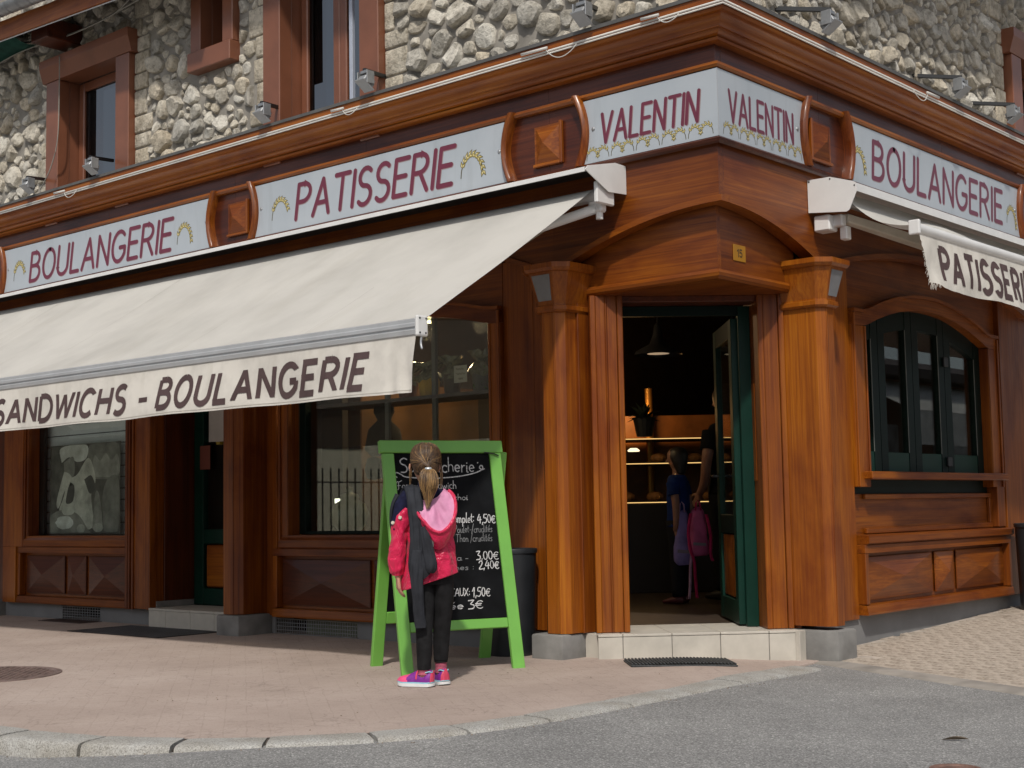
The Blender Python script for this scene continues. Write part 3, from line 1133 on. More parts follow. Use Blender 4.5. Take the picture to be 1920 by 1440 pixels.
for p in cor.data.polygons:
    p.material_index = 1 if p.center.x > -0.02 and p.center.y > 0 else 0
mb = sweep_corner(MB(), [(0.174, 3.784), (0.182, 3.784), (0.182, 3.806), (-.058, 3.830), (-.058, 3.812), (0.174, 3.792)])
build('flashing', mb, FLASH, cor)
# butt joints in the cornice mouldings
mb = MB()
# frieze boards
def board_row(F, edges, d0, d1, z0, z1, m, name='frieze_board'):
    for a, b in zip(edges, edges[1:]):
        mb = MB()
        mb.fbox(F, a + .0012, b - .0012, d0, d1, z0, z1, .0015)
        P_(name, mb, m)
AR0 = 2.672
def arch_z(s):
    return AR0 - .185 * max(0, s) ** 2
# upper fascia (behind the signs), with board joints
board_row(FA, [0.0, 1.25, 2.95, 4.45, 6.2, 8.1, 10.5], -.06, 0.0, 3.0, 3.60, DX, 'fascia_board')
board_row(FB, [0.0605, 1.20, 3.05, 4.60, 6.5], -.06, 0.0, 3.0, 3.60, DY, 'fascia_board')
# lower fascia: arched over door and over each bay
def bay_arch(s, c, half, spring, rise):
    t = min(1, abs(s - c) / half)
    return spring + rise * (1 - t * t)
def fasciaA(s):
    if s < 1.24: return arch_z(s)
    if s < 4.40: return bay_arch(s, 2.82, 1.58, 2.385, .34)
    if s < 5.70: return 2.40
    return bay_arch(s, 6.8, 1.3, 2.385, .3)
def fasciaB(s):
    if s < 1.10: return arch_z(s * 1.03)
    return bay_arch(s, 2.76, 1.66, 2.40, .23)
for F, fn, sv, m, mm in ((FA, fasciaA, lin(0, 1.24, 25), MX, WX), (FA, fasciaA, [1.2405] + lin(1.26, 4.40, 40), MX, MX), (FA, fasciaA, lin(4.402, 10.5, 60), MX, MX), (FB, fasciaB, [0.0605] + lin(.07, 1.099, 25), MY, WY), (FB, fasciaB, [1.1005] + lin(1.12, 4.42, 40), MY, MY), (FB, fasciaB, [4.4205, 6.5], MY, MY)):
    mb = MB().strip(F, sv, fn, lambda s: 2.999, -.06, -.0005)
    fb = P_('lower_fascia', mb, m)
    mb = MB().strip(F, sv if sv[0] > 0.1 else ([-.036] + sv[1:] if F is FA else [0.0] + sv), lambda s: fn(s) - .036, lambda s: fn(s) - .001, -.06, .034)
    build('arch_moulding', mb, mm, fb)
# sign rails that run under and over the signs
mb = sweep_corner(MB(), [(-.01, 3.418), (.034, 3.418), (.046, 3.432), (.044, 3.447), (.02, 3.458), (-.01, 3.460)])
rail = P_('sign_rail', mb, [WX, WY])
for p in rail.data.polygons:
    p.material_index = 1 if p.center.x > -0.02 and p.center.y > 0 else 0
mb = sweep_corner(MB(), [(-.01, 3.004), (.030, 2.972), (.040, 2.985), (.046, 3.000), (.036, 3.010), (-.01, 3.012)])
P_('sign_rail', mb, DX)

# pediment below the arch over the door
for F, fn, m, L in ((FA, arch_z, MX, 1.06), (FB, lambda s: arch_z(s * 1.03), MY, 0.94)):
    sv = lin(-.001 + 0.07, L, 20)
    mb = MB().strip(F, [0.07 if F is FA else .1105] + [q for q in sv if q > .111], lambda s: 2.262, lambda s: fn(s) + .02, -.11, -.07)
    P_('pediment_board', mb, m)
mb = MB()
prof = [(-.12, 2.205), (-.062, 2.205), (-.045, 2.222), (-.040, 2.242), (-.052, 2.262), (-.12, 2.262)]
rows = [[FA(1.06, d, z) for d, z in prof], [FA(-d, d, z) for d, z in prof], [FB(.94, d, z) for d, z in prof]]
mb.grid(rows, close_v=True)
hd = P_('door_head_moulding', mb, [WX, WY])
for p in hd.data.polygons:
    p.material_index = 1 if p.center.y > .1 else 0
# soffit above the door recess (horizontal boards)
mb = MB()
mb.add([(-1.095, .05, 2.203), (-.06, .06, 2.203), (-.06, .98, 2.203), FC(.62, -.31, 2.203), FC(-.62, -.31, 2.203)], [(0, 1, 2, 3, 4)])
P_('door_soffit', mb, MX, recalc=False)

# --- corner door surround -------------------------------------------------------
def pil(u0, u1):
    mb = MB()
    e = .035
    D_ = -.095
    mb.fbox(FC, u0, u0 + e, -.22, D_ + .004, .146, 2.204, .004)
    mb.fbox(FC, u1 - e, u1, -.22, D_ + .004, .146, 2.204, .004)
    mb.fbox(FC, u0 + e + .0015, u1 - e - .0015, -.22, D_ - .010, .146, 2.204, .003)
    P_('door_pilaster', mb, WZ)
pil(-.606, -.402)
pil(.440, .606)
# reveals behind the pilasters
for sgn in (-1, 1):
    mb = MB()
    a, b = sorted((sgn * (.442 if sgn > 0 else .404), sgn * .52))
    mb.fbox(FC, a, b, -.47, -.222, .146, 2.204, .003)
    P_('door_reveal', mb, MZ)
mb = MB().fbox(FC, -.403, .441, -.30, -.12, 2.165, 2.203, .003)
P_('door_lintel', mb, DX)
# side cheeks between pilasters and the columns
mb = MB()
mb.fbox(FA, .90, 1.03, -.22, -.085, .146, 2.204, .003)
mb.fbox(FA, 1.031, 1.075, -.14, .03, .146, 2.18, .003)
mb.fbox(FB, .892, .910, -.22, -.08, .146, 2.204, .003)
P_('door_cheek', mb, MZ)

# --- columns ------------------------------------------------------------------
def column(F, s0, s1, dout, back, zb, lampside=True, ch=0.045, m=None, flip=False, ztop=2.13, lamp=True, side=-1):
    root = thing  # placeholder
    def ring(g, z, c=ch):
        a, b, d = s0 - g, s1 + g, dout + g
        return [F(a, back, z), F(a, d - c, z), F(a + c, d, z), F(b - c, d, z), F(b, d - c, z), F(b, back, z)]
    mb = MB()
    prof = [(0, zb), (0, ztop)]
    rows = [ring(g, z) for g, z in prof]
    mb.grid(rows, close_v=True)
    mb.f.append(tuple(range(6))[::-1]); mb.f.append(tuple(range(6, 12)))
    sh = P_('column', mb, m or WZ)
    # thin joint strips on the front face
    mb = MB()
    mb.fbox(F, s0 + ch + .002, s0 + ch + .022, dout - .01, dout + .006, zb, ztop - .02, .002)
    build('bead', mb, m or WZ, sh)
    if lamp:
        mb = MB()
        prof = [(-.002, ztop - .03), (.018, ztop - .03), (.030, ztop - .018), (.030, ztop + .006), (.016, ztop + .012), (.016, ztop + .02), (.064, ztop + .21), (.080, ztop + .214), (.094, ztop + .232), (.094, ztop + .262), (.0, ztop + .263)]
        rows = [ring(g, z, ch + g * .35) for g, z in prof]
        mb.grid(rows, close_v=True)
        cp = build('capital', mb, m or WZ, sh)
        # glass lamp panel in the flared front face
        def fp(u, v, lift):
            g = .016 + (.064 - .016) * v
            c = ch + g * .35
            a, b = s0 - g + c, s1 + g - c
            return F(a + (b - a) * u, dout + g + lift, ztop + .02 + .19 * v)
        mb = MB()
        mb.box8([fp(.14, .10, .0005), fp(.93, .10, .0005), fp(.93, .10, .004), fp(.14, .10, .004), fp(.14, .92, .0005), fp(.93, .92, .0005), fp(.93, .92, .004), fp(.14, .92, .004)])
        build('lamp_glass', mb, plain('frosted grey lamp glass', (.20, .205, .215), .35, var=.12, vscale=12), cp)
    return sh
column(FA, 1.05, 1.24, .175, -.12, .15)
column(FB, .875, 1.06, .150, -.12, .165, side=1)
column(FA, 4.195, 4.42, .175, -.12, .155, m=MZ, ch=.05)
# concrete blocks under the columns
def block(F, s0, s1, dout, z1, back=-.14):
    mb = MB()
    mb.fbox(F, s0, s1, back, dout, -.12, z1, .014, 2)
    P_('concrete_block', mb, CONC, smooth=True, autosmooth=40)
block(FA, 1.055, 1.30, .215, .146)
block(FB, .86, 1.10, .185, .142)
block(FA, 4.16, 4.43, .20, .150)
block(FA, 8.05, 8.4, .20, .145)

# --- step with tiles at the corner door -----------------------------------------
def FCs(u, d, z):
    return FC(u, d, z)
mb = MB()
mb.fbox(FC, -.60, .60, -.50, -.012, -.08, .128, 0)
step = P_('door_step', mb, CONC)
tl = [-.612, -.462, -.166, .128, .424, .612]
for a, b in zip(tl, tl[1:]):
    mb = MB()
    mb.fbox(FC, a + .002, b - .002, -.011, .0, -.08, .126, .002)
    build('tile', mb, TILE, step)
    mb = MB()
    mb.fbox(FC, a + .002, b - .002, -.64, .003, .129, .1435, .002)
    build('tile', mb, TILE, step)
mb = MB()
mb.fbox(FA, .915, 1.053, -.06, -.005, -.08, .142, .002)
build('tile', mb, TILE, step)
mb = MB()
mb.fbox(FB, .785, .857, -.06, -.030, -.08, .142, .002)
build('tile', mb, TILE, step)
# ---------------------------------------------------------------- shop front, left side (A)
def pyramid(mb, F, s0, s1, z0, z1, dbase, rise, inset=.018):
    mb.fbox(F, s0, s1, dbase - .01, dbase, z0, z1, .003)
    a, b, c, e = s0 + inset * .3, s1 - inset * .3, z0 + inset * .3, z1 - inset * .3
    o = len(mb.v)
    mb.add([F(a, dbase + .0008, c), F(b, dbase + .0008, c), F(b, dbase + .0008, e), F(a, dbase + .0008, e), F((a + b) / 2, dbase + rise, (c + e) / 2)], [(0, 1, 4), (1, 2, 4), (2, 3, 4), (3, 0, 4)])

def board(name, F, s0, s1, d0, d1, z0, z1, m, parent=None, bev=.003):
    return P_(name, MB().fbox(F, s0, s1, d0, d1, z0, z1, bev), m, parent)

def riser(F, s0, s1, z0, z1, d, mh, mv, mp, split, par=None):
    """framed panel with pyramid fields: split = list of (s0,s1)"""
    st, rl = .045, .055
    root = board('stall_riser', F, s0, s1, d - .10, d - .065, z0, z1, mh, par)
    board('rail', F, s0, s1, d - .0645, d, z1 - rl, z1, mh, root)
    mb = MB()
    prof = [(-.064, 0), (.006, 0), (.008, .012), (-.002, rl + .006), (-.064, rl + .012)]
    rows = [[F(s, d + a, z0 + b) for a, b in prof] for s in (s0, s1)]
    mb.grid(rows, close_v=True)
    mb.f.append(tuple(range(5))); mb.f.append(tuple(range(5, 10))[::-1])
    build('rail', mb, mh, root)
    for a, b in ((s0, s0 + st), (s1 - st, s1)):
        board('stile', F, a, b, d - .0645, d - .001, z0 + rl + .013, z1 - rl - .001, mv, root)
    for a, b in split:
        mb = MB()
        pyramid(mb, F, a, b, z0 + rl + .035, z1 - rl - .025, d - .045, .040)
        build('raised_panel', mb, mp, root)
    return root

# plinth and cellar grilles
for a, b in ((1.26, 3.21), (4.12, 4.42)):
    board('plinth', FA, a, b, -.30, -.12, -.12, .1285, PLINTH)
for a, b in ((5.51, 6.47), (7.08, 8.30)):
    board('plinth', FA, a, b, -.30, -.115, -.12, .1285, PLINTH)
board('plinth', FB, 1.08, 7.0, -.30, -.085, -.15, .174, PLINTH)
def vent(s0, s1, z0, z1, nx, nz, d):
    root = board('cellar_vent', FA, s0 - .02, s1 + .02, -.42, -.40, -.1, .128, plain('painted black depth', (.004, .004, .004), .9))  # black board behind the grille, the vent's dark depth as colour
    mb = MB()
    for i in range(nx + 1):
        s = s0 + (s1 - s0) * i / nx
        mb.tube([FA(s, d, z0), FA(s, d, z1)], .0028, 5)
    for i in range(nz + 1):
        z = z0 + (z1 - z0) * i / nz
        mb.tube([FA(s0, d + .003, z), FA(s1, d + .003, z)], .0028, 5)
    o = build('wire_grille', mb, STEEL, root)
    o['kind'] = 'stuff'
vent(3.215, 4.115, .004, .112, 34, 4, -.125)
vent(6.475, 7.075, .002, .115, 15, 5, -.118)

# flat wall boards
board('wall_board', FA, 1.2405, 1.50, -.17, -.100, .135, 2.44, MZ)
board('wall_board', FA, 1.5015, 1.758, -.17, -.101, .135, 2.52, MZ)
board('wall_board', FA, 4.082, 4.26, -.17, -.100, .135, 2.46, MZ)

def window_arch(F, s0, s1, z0, spring, rise, d, jw, mh, mv, fas, top_s0, top_s1, inner, hd=None):
    c, half = (s0 + s1) / 2, (s1 - s0) / 2
    op = lambda s: spring + rise * (1 - min(1, abs(s - c) / half) ** 2)
    sv = lin(s0 - jw, s1 + jw, 33)
    # board between window head and the arched fascia
    hv = lin(top_s0, top_s1, 33)
    P_('header_board', MB().strip(F, hv, lambda s: (op(s) + .05) if s0 < s < s1 else spring + .05, lambda s: fas(s) + .03, d - .105, d - .035), mh)
    root = P_('shop_window', MB().strip(F, sv, lambda s: op(s) if s0 <= s <= s1 else spring, lambda s: (op(s) if s0 <= s <= s1 else spring) + .085, d - .11, d), mh)
    build('head_bead', MB().strip(F, sv, lambda s: (op(s) if s0 <= s <= s1 else spring) + .086, lambda s: (op(s) if s0 <= s <= s1 else spring) + .108, d - .05, d + .018), mh, root)
    for a, b in ((s0 - jw, s0), (s1, s1 + jw)):
        mb = MB()
        mb.fbox(F, a, b, d - .11, d - .002, z0 - .10, spring - .0005, .003)
        build('jamb', mb, mv, root)
        e = a if a < s0 else b - .02
        build('bead', MB().fbox(F, e, e + .02, d - .002, d + .014, z0 - .10, spring + .08, .004), mv, root)
        e2 = b - .018 if a < s0 else a
        build('bead', MB().fbox(F, e2, e2 + .018, d - .0015, d + .006, z0, spring - .001, .003), mv, root)
    return root, op, sv

rootA, opA, svA = window_arch(FA, 1.862, 3.905, .735, 2.125, .13, -.065, .10, MX, MZ, fasciaA, 1.76, 4.19, None)
mb = MB()
prof = [(-.22, .640), (-.055, .640), (-.048, .650), (-.050, .700), (-.066, .722), (-.066, .737), (-.22, .740)]
rows = [[FA(s, d, z) for d, z in prof] for s in (1.765, 4.005)]
mb.grid(rows, close_v=True)
mb.f.append(tuple(range(7))); mb.f.append(tuple(range(7, 14))[::-1])
build('sill', mb, MX, rootA)
# dark metal sash of the big window
mb = MB()
build('sash_stile', MB().fbox(FA, 3.835, 3.904, -.235, -.178, .741, 2.30, .003), GREEND, rootA)
build('sash_stile', MB().fbox(FA, 1.863, 1.90, -.235, -.178, .741, 2.30, .003), GREEND, rootA)
build('sash_rail', MB().fbox(FA, 1.9005, 3.8345, -.235, -.178, .741, .765, .003), GREEND, rootA)
build('pane', MB().fbox(FA, 1.88, 3.85, -.212, -.206, .75, 2.35, 0), GLASS, rootA)
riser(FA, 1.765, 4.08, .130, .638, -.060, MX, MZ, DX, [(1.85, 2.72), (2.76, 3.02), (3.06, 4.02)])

# bay with the green side door
board('pilaster', FA, 5.612, 5.965, -.16, -.030, .136, 2.42, MZ)
for a, b, e in ((5.600, 5.640, .006), (5.845, 5.866, .004), (5.885, 5.905, .010), (5.925, 5.962, .004)):
    board('pilaster_bead', FA, a, b, -.08, -.030 + e + .012, .130, 2.40, MZ, bev=.005)
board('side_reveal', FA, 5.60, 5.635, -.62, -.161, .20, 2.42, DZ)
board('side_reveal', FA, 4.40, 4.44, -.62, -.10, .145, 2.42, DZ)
board('skirting', FA, 5.594, 5.634, -.61, -.08, .1505, .199, CONC)
rows_ = [4.43, 4.72, 5.03, 5.36, 5.592]
stp = board('door_step', FA, 4.43, 5.592, -.62, -.015, -.12, .131, CONC)
for a, b in zip(rows_, rows_[1:]):
    build('tile', MB().fbox(FA, a + .002, b - .002, -.014, -.002, -.05, .130, .002), TILE, stp)
    build('tile', MB().fbox(FA, a + .002, b - .002, -.45, .002, .132, .150, .002), TILE, stp)
dr = board('side_door', FA, 5.46, 5.585, -.50, -.445, .155, 2.30, GREENP)
build('door_stile', MB().fbox(FA, 4.52, 4.64, -.50, -.445, .155, 2.30, .003), GREENP, dr)
build('door_rail', MB().fbox(FA, 4.6405, 5.4595, -.495, -.447, .155, .29, .003), GREENP, dr)
build('door_rail', MB().fbox(FA, 4.6405, 5.4595, -.495, -.447, .66, .78, .003), GREENP, dr)
build('raised_panel', MB().fbox(FA, 4.66, 5.44, -.49, -.462, .30, .65, .01), WX, dr)
build('pane', MB().fbox(FA, 4.64, 5.46, -.478, -.472, .785, 2.28, 0), GLASS, dr)
build('opening_hours_card', MB().fbox(FA, 5.36, 5.50, -.444, -.440, 1.28, 1.48, .002), plain('dull red card', (.16, .045, .03), .7), dr)
mb = MB()
rows = []
for i in range(12):
    s = 4.70 + .56 * i / 11
    zb = 1.50 + .0 * i
    rows.append([FA(s, -.36 + .02 * math.sin(i * 1.4), zb + .06 * (i / 11) ** 2 * 0 + (2.35 - zb) * k / 8) for k in range(9)])
mb.grid(rows)
cu = tag(build('door_curtain', mb, cloth_mat('grey white curtain', (.42, .40, .38), .1), None, smooth=True), 'pale curtain hanging in the green side door', 'curtain')
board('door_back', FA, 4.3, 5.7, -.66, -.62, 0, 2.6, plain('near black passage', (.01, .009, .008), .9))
tag(build('lantern', MB().lathe(FA(5.20, -.42, 1.50), [(.002, -.02), (.03, -.02), (.045, .05), (.012, .075), (.002, .08)], 10), plain('dull yellow glass', (.35, .25, .01), .4), None), 'small yellow lantern inside the side door beside the curtain', 'lantern')

# left bay with the poster window
rootL, opL, svL = window_arch(FA, 6.02, 7.585, .735, 2.10, .10, -.065, .06, MX, MZ, fasciaA, 5.97, 8.05, None)
mb = MB()
rows = [[FA(s, d, z) for d, z in prof] for s in (5.985, 7.66)]
mb.grid(rows, close_v=True)
mb.f.append(tuple(range(7))); mb.f.append(tuple(range(7, 14))[::-1])
build('sill', mb, MX, rootL)
build('pane', MB().fbox(FA, 6.02, 7.585, -.182, -.176, .74, 2.25, 0), GLASS, rootL)
build('sash_stile', MB().fbox(FA, 7.52, 7.584, -.215, -.184, .741, 2.30, .003), BLACKM, rootL)
riser(FA, 5.968, 7.76, .130, .638, -.060, MX, MZ, DX, [(6.035, 6.64), (6.685, 6.98), (7.025, 7.67)])
board('pilaster', FA, 7.648, 7.99, -.16, -.045, .639, 2.42, WZ)
board('pilaster', FA, 7.765, 7.99, -.16, -.045, .130, .6385, WZ)
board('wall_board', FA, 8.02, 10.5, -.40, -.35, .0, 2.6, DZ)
# roller shutter behind the poster
shw = plain('pale grey shutter slat', (.84, .86, .93), .5, var=.05)
shut = thing('roller_shutter', 'pale grey roller shutter lowered behind the left poster window', 'shutter', FA(6.8, -.25, .75))
sl0 = None
for k in range(15):
    mb = MB()
    mb.fbox(FA, 6.0, 7.6, -.285, -.262, .752 + k * .1, .752 + k * .1 + .092, .006)
    if sl0 is None:
        sl0 = build('slat', mb, shw, shut)
    else:
        o = sl0.copy(); COL.objects.link(o); o.location = (0, 0, .1 * k)
build('backing', MB().fbox(FA, 5.98, 7.62, -.30, -.29, .74, 2.35, 0), BLACKM, shut)

# poster: toned print of a baker (flat shapes)
def tone(name, v):
    v *= 1.45
    return plain(name, (v, v * .97, v * .90), .6, var=.42, vscale=8)
pst = thing('poster', 'sepia poster of a baker in white hat and coat inside the left window', 'poster', FA(6.71, -.2, .76))
PS0, PS1, PZ0, PZ1 = 7.44, 6.31, .758, 1.555
def pf(u, v, l):
    return FA(PS0 + (PS1 - PS0) * u, -.200 + l, PZ0 + (PZ1 - PZ0) * v)
build('sheet', MB().fbox(FA, PS1, PS1 + (PS0 - PS1), -.203, -.200, PZ0, PZ1, 0), plain('dark sepia print', (.115, .11, .098), .6, var=.55, vscale=9), pst)
def blob(pts, v, l, nm):
    q = [(p.x, p.y) for p in catmull(list(pts) + [pts[0]], 5)][:-1]
    return build(nm, MB().fan([pf(min(.995, max(.005, a)), min(.995, max(.005, b)), l) for a, b in q]), tone(nm + ' tone', v), pst)
def ell(cx, cy, rx, ry, n=18, wob=0.0):
    return [(cx + rx * (1 + wob * math.sin(3 * k)) * math.cos(2 * PI * k / n), cy + ry * (1 + wob * math.cos(2 * k)) * math.sin(2 * PI * k / n)) for k in range(n)]
blob([(.56, .60), (.98, .62), (.98, .97), (.60, .99), (.55, .85)], .16, .0003, 'shelf_print')
blob([(.60, .62), (.97, .63), (.96, .86), (.88, .80), (.80, .88), (.72, .80), (.64, .86)], .26, .0005, 'loaves_print')
blob([(.30, .08), (.62, .06), (.60, .42), (.66, .60), (.56, .84), (.40, .66), (.27, .60), (.20, .40), (.14, .26), (.22, .22)], .46, .0006, 'coat_print')
blob([(.17, .80), (.16, .97), (.52, .99), (.53, .84), (.40, .80), (.28, .86)], .58, .0008, 'hat_print')
blob([(.20, .80), (.34, .86), (.36, .68), (.30, .62), (.22, .68)], .20, .0010, 'face_print')
blob([(.21, .70), (.30, .66), (.33, .56), (.22, .48), (.16, .34), (.12, .28), (.10, .36), (.16, .56)], .44, .0012, 'arm_print')
blob([(.30, .58), (.36, .52), (.34, .36), (.24, .34), (.26, .48)], .05, .0012, 'shade_print')
blob([(.50, .60), (.60, .64), (.66, .50), (.58, .44)], .06, .0010, 'shade_print')
blob([(.0, .20), (.16, .26), (.40, .22), (.55, .05), (.55, .0), (0, 0)], .20, .0013, 'table_print')
blob(ell(.22, .12, .13, .075, 18, .06), .62, .0016, 'dough_print')
blob(ell(.27, .25, .09, .05, 14, .05), .50, .0016, 'dough_print')
blob([(.62, .05), (.76, .04), (.72, .40), (.66, .44)], .24, .0015, 'sack_print')
blob([(.78, .02), (.97, .02), (.98, .58), (.84, .60), (.76, .40)], .17, .0014, 'sack_print')
blob(ell(.46, .05, .06, .05, 12), .36, .0018, 'loaf_print')
blob(ell(.70, .06, .07, .05, 12), .33, .0018, 'loaf_print')

# ---------------------------------------------------------------- shop front, right side (B)
board('wall_board', FB, 1.0605, 1.335, -.13, -.060, .165, 2.46, WZ)
board('wall_board', FB, 1.3365, 1.612, -.13, -.062, .152, 2.52, WZ)
rootB, opB, svB = window_arch(FB, 1.795, 3.80, 1.105, 2.075, .185, -.035, .18, MY, WZ, fasciaB, 1.62, 4.4, None)
# sill shelf, green gap, framed panel, sill moulding, riser
build('sill', MB().fbox(FB, 1.70, 3.95, -.15, .025, 1.055, 1.106, .006), MY, rootB)
build('green_gap', MB().fbox(FB, 1.62, 3.98, -.16, -.120, .96, 1.054, 0), GREEND, rootB)
pb = board('apron_panel', FB, 1.62, 3.98, -.16, -.110, .64, .9595, MY)
build('rail', MB().fbox(FB, 1.80, 3.86, -.109, -.085, .925, .959, .004), MY, pb)
build('rail', MB().fbox(FB, 1.80, 3.86, -.109, -.080, .695, .735, .006), MY, pb)
build('stile', MB().fbox(FB, 3.82, 3.86, -.109, -.084, .7355, .9245, .004), MZ, pb)
board('pilaster', FB, 3.865, 4.005, -.16, -.036, .70, 1.0545, MZ)
mb = MB()
prof = [(-.16, .630), (-.010, .630), (.012, .640), (.012, .682), (-.004, .690), (-.16, .695)]
rows = [[FB(s, d, z) for d, z in prof] for s in (1.64, 4.03)]
mb.grid(rows, close_v=True)
mb.f.append(tuple(range(6))); mb.f.append(tuple(range(6, 12))[::-1])
build('sill', mb, MY, rootB)
riser(FB, 1.622, 4.02, .176, .628, -.010, MY, MZ, MY, [(1.68, 2.70), (2.745, 3.06), (3.105, 3.96)])
board('pilaster', FB, 4.022, 4.55, -.16, -.030, .170, 2.6, MZ)
board('wall_board', FB, 4.5505, 7.0, -.20, -.15, .10, 2.6, DZ)
# folding casements
lw = [1.625, 2.10, 2.625, 3.155, 3.80]
for i, (a, b) in enumerate(zip(lw, lw[1:])):
    d0, d1 = -.150, -.105
    st = .10 if i < 3 else .11
    lo = 1.108
    top = lambda s: opB(s) + .02
    cm = P_('casement', MB().strip(FB, lin(a + .004, a + st, 3), lambda s: lo, top, d0, d1), GREEND, rootB)
    build('stile', MB().strip(FB, lin(b - st, b - .004, 3), lambda s: lo, top, d0, d1), GREEND, rootB)
    build('rail', MB().fbox(FB, a + st + .0005, b - st - .0005, d0, d1 - .003, lo, 1.245, .003), GREENP, rootB)  # bottom rail keeps the lighter green, sunlight put into the colour
    build('rail', MB().strip(FB, lin(a + st + .0005, b - st - .0005, 5), lambda s: opB(s) - .13, top, d0, d1 - .003), GREEND, rootB)
    build('pane', MB().fbox(FB, a + st - .005, b - st + .005, -.135, -.130, 1.24, 2.35, 0), GLASS, rootB)
    build('bead', MB().fbox(FB, b - st - .006, b - st, d1 - .002, d1 + .002, 1.246, opB(b - st) - .13, 0), plain('worn pale edge', (.12, .13, .12), .5) if i == 0 else bpy.data.materials['worn pale edge'], rootB)
for z in (1.19, 1.93):
    build('hinge', MB().fbox(FB, 3.12, 3.19, -.104, -.085, z - .035, z + .035, .004), BLACKM, rootB)

# ---------------------------------------------------------------- room behind
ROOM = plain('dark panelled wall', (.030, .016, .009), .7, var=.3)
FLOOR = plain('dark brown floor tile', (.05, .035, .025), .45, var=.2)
mb = MB()
mb.add([(-.10, .95, .141), (-4.35, .30, .141), (-4.35, 8.5, .141), (-.10, 8.5, .141), (-.95, .10, .141)], [(0, 3, 2, 1, 4)])
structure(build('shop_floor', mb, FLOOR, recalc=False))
mb = MB()
mb.box(-9.5, -.11, .11, 9, 2.92, 2.99)
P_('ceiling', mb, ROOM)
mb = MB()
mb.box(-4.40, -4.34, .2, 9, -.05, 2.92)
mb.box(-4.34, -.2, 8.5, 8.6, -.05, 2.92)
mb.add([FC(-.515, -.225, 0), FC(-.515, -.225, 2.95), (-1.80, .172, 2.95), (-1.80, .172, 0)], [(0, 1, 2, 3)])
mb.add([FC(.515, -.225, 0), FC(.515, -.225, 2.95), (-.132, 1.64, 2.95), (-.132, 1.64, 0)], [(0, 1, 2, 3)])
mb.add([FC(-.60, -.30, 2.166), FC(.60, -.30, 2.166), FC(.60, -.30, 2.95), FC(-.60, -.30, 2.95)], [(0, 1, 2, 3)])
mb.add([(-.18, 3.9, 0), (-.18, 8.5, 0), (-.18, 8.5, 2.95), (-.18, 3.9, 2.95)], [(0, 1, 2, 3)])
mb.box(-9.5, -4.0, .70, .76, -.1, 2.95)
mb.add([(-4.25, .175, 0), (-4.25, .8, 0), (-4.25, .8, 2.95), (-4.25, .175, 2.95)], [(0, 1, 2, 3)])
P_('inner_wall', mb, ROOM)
mb = MB()
mb.box(-3.9, -1.86, .235, .75, -.05, .742)   # window bed behind the big pane
P_('window_bed', mb, plain('pale green display cloth', (.20, .22, .15), .8))
mb = MB()
mb.box(-.75, -.165, 1.66, 3.9, -.05, 1.10)
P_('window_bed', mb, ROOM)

# open green door at the right jamb
dr = board('door_frame', FC, .365, .441, -.345, -.302, .146, 2.16, GREENP)
build('frame_head', MB().fbox(FC, -.403, .364, -.345, -.302, 2.10, 2.164, .003), GREEND, dr)
build('frame_jamb', MB().fbox(FC, -.403, -.375, -.345, -.302, .146, 2.099, .003), GREEND, dr)
H = Vector(FC(.35, -.36, 0))
ang = R(93.5)
ax = Vector((-T2, -T2, 0))   # closed direction: from hinge towards the left jamb
dx = (Matrix.Rotation(-ang, 3, 'Z') @ ax)
dn = Vector((-dx.y, dx.x, 0))
def FD(a, d, z):
    p = H + dx * a + dn * d
    return (p.x, p.y, z)
mb = MB().fbox(FD, 0, .105, -.022, .022, .155, 2.09, .003)
leaf = P_('shop_door', mb, GREENP)
build('stile', MB().fbox(FD, .655, .76, -.022, .022, .155, 2.09, .003), GREENP, leaf)
build('rail', MB().fbox(FD, .1055, .6545, -.021, .021, .155, .30, .003), GREENP, leaf)
build('rail', MB().fbox(FD, .1055, .6545, -.021, .021, .72, .84, .003), GREEND, leaf)  # upper rails take the darker green, shade put into the colour
build('rail', MB().fbox(FD, .1055, .6545, -.021, .021, 1.97, 2.09, .003), GREEND, leaf)
mb = MB()
pyramid(mb, FD, .115, .645, .31, .71, .006, .012)
pyramid(mb, lambda a, d, z: FD(a, -d, z), .115, .645, .31, .71, .006, .012)
build('raised_panel', mb, WZ, leaf)
build('pane', MB().fbox(FD, .10, .66, -.003, .003, .835, 1.975, 0), GLASS, leaf)
build('handle', MB().tube([FD(.70, .022, 1.10), FD(.70, .06, 1.10), FD(.62, .06, 1.10)], .009, 8), BLACKM, leaf)
board('notice_board', FC, .437, .4415, -.300, -.23, 1.05, 1.66, WZ)

# ---------------------------------------------------------------- diamond blocks on the fascia
def rosette(F, s0, s1, m):
    mb = MB()
    mb.fbox(F, s0, s1, .0005, .012, 3.077, 3.330, .002)
    root = P_('diamond_block', mb, m)
    mb = MB()
    a, b, c, e = s0 + .016, s1 - .016, 3.093, 3.316
    mb.add([F(a, .0125, c), F(b, .0125, c), F(b, .0125, e), F(a, .0125, e), F((a + b) / 2, .062, (c + e) / 2)], [(0, 1, 4), (1, 2, 4), (2, 3, 4), (3, 0, 4)])
    build('diamond_face', mb, m, root)
    mb = MB()
    mb.fbox(F, s0 - .012, s0 + .010, .0008, .026, 3.066, 3.338, .004)
    build('side_bead', mb, WZ, root)
    mb = MB()
    mb.fbox(F, s0 + .011, s1 + .006, .0008, .026, 3.066, 3.086, .004)
    build('side_bead', mb, WX if F is FA else WY, root)
rosette(FA, 1.145, 1.365, MX)
rosette(FA, 4.285, 4.525, MX)
rosette(FB, 1.07, 1.325, MY)

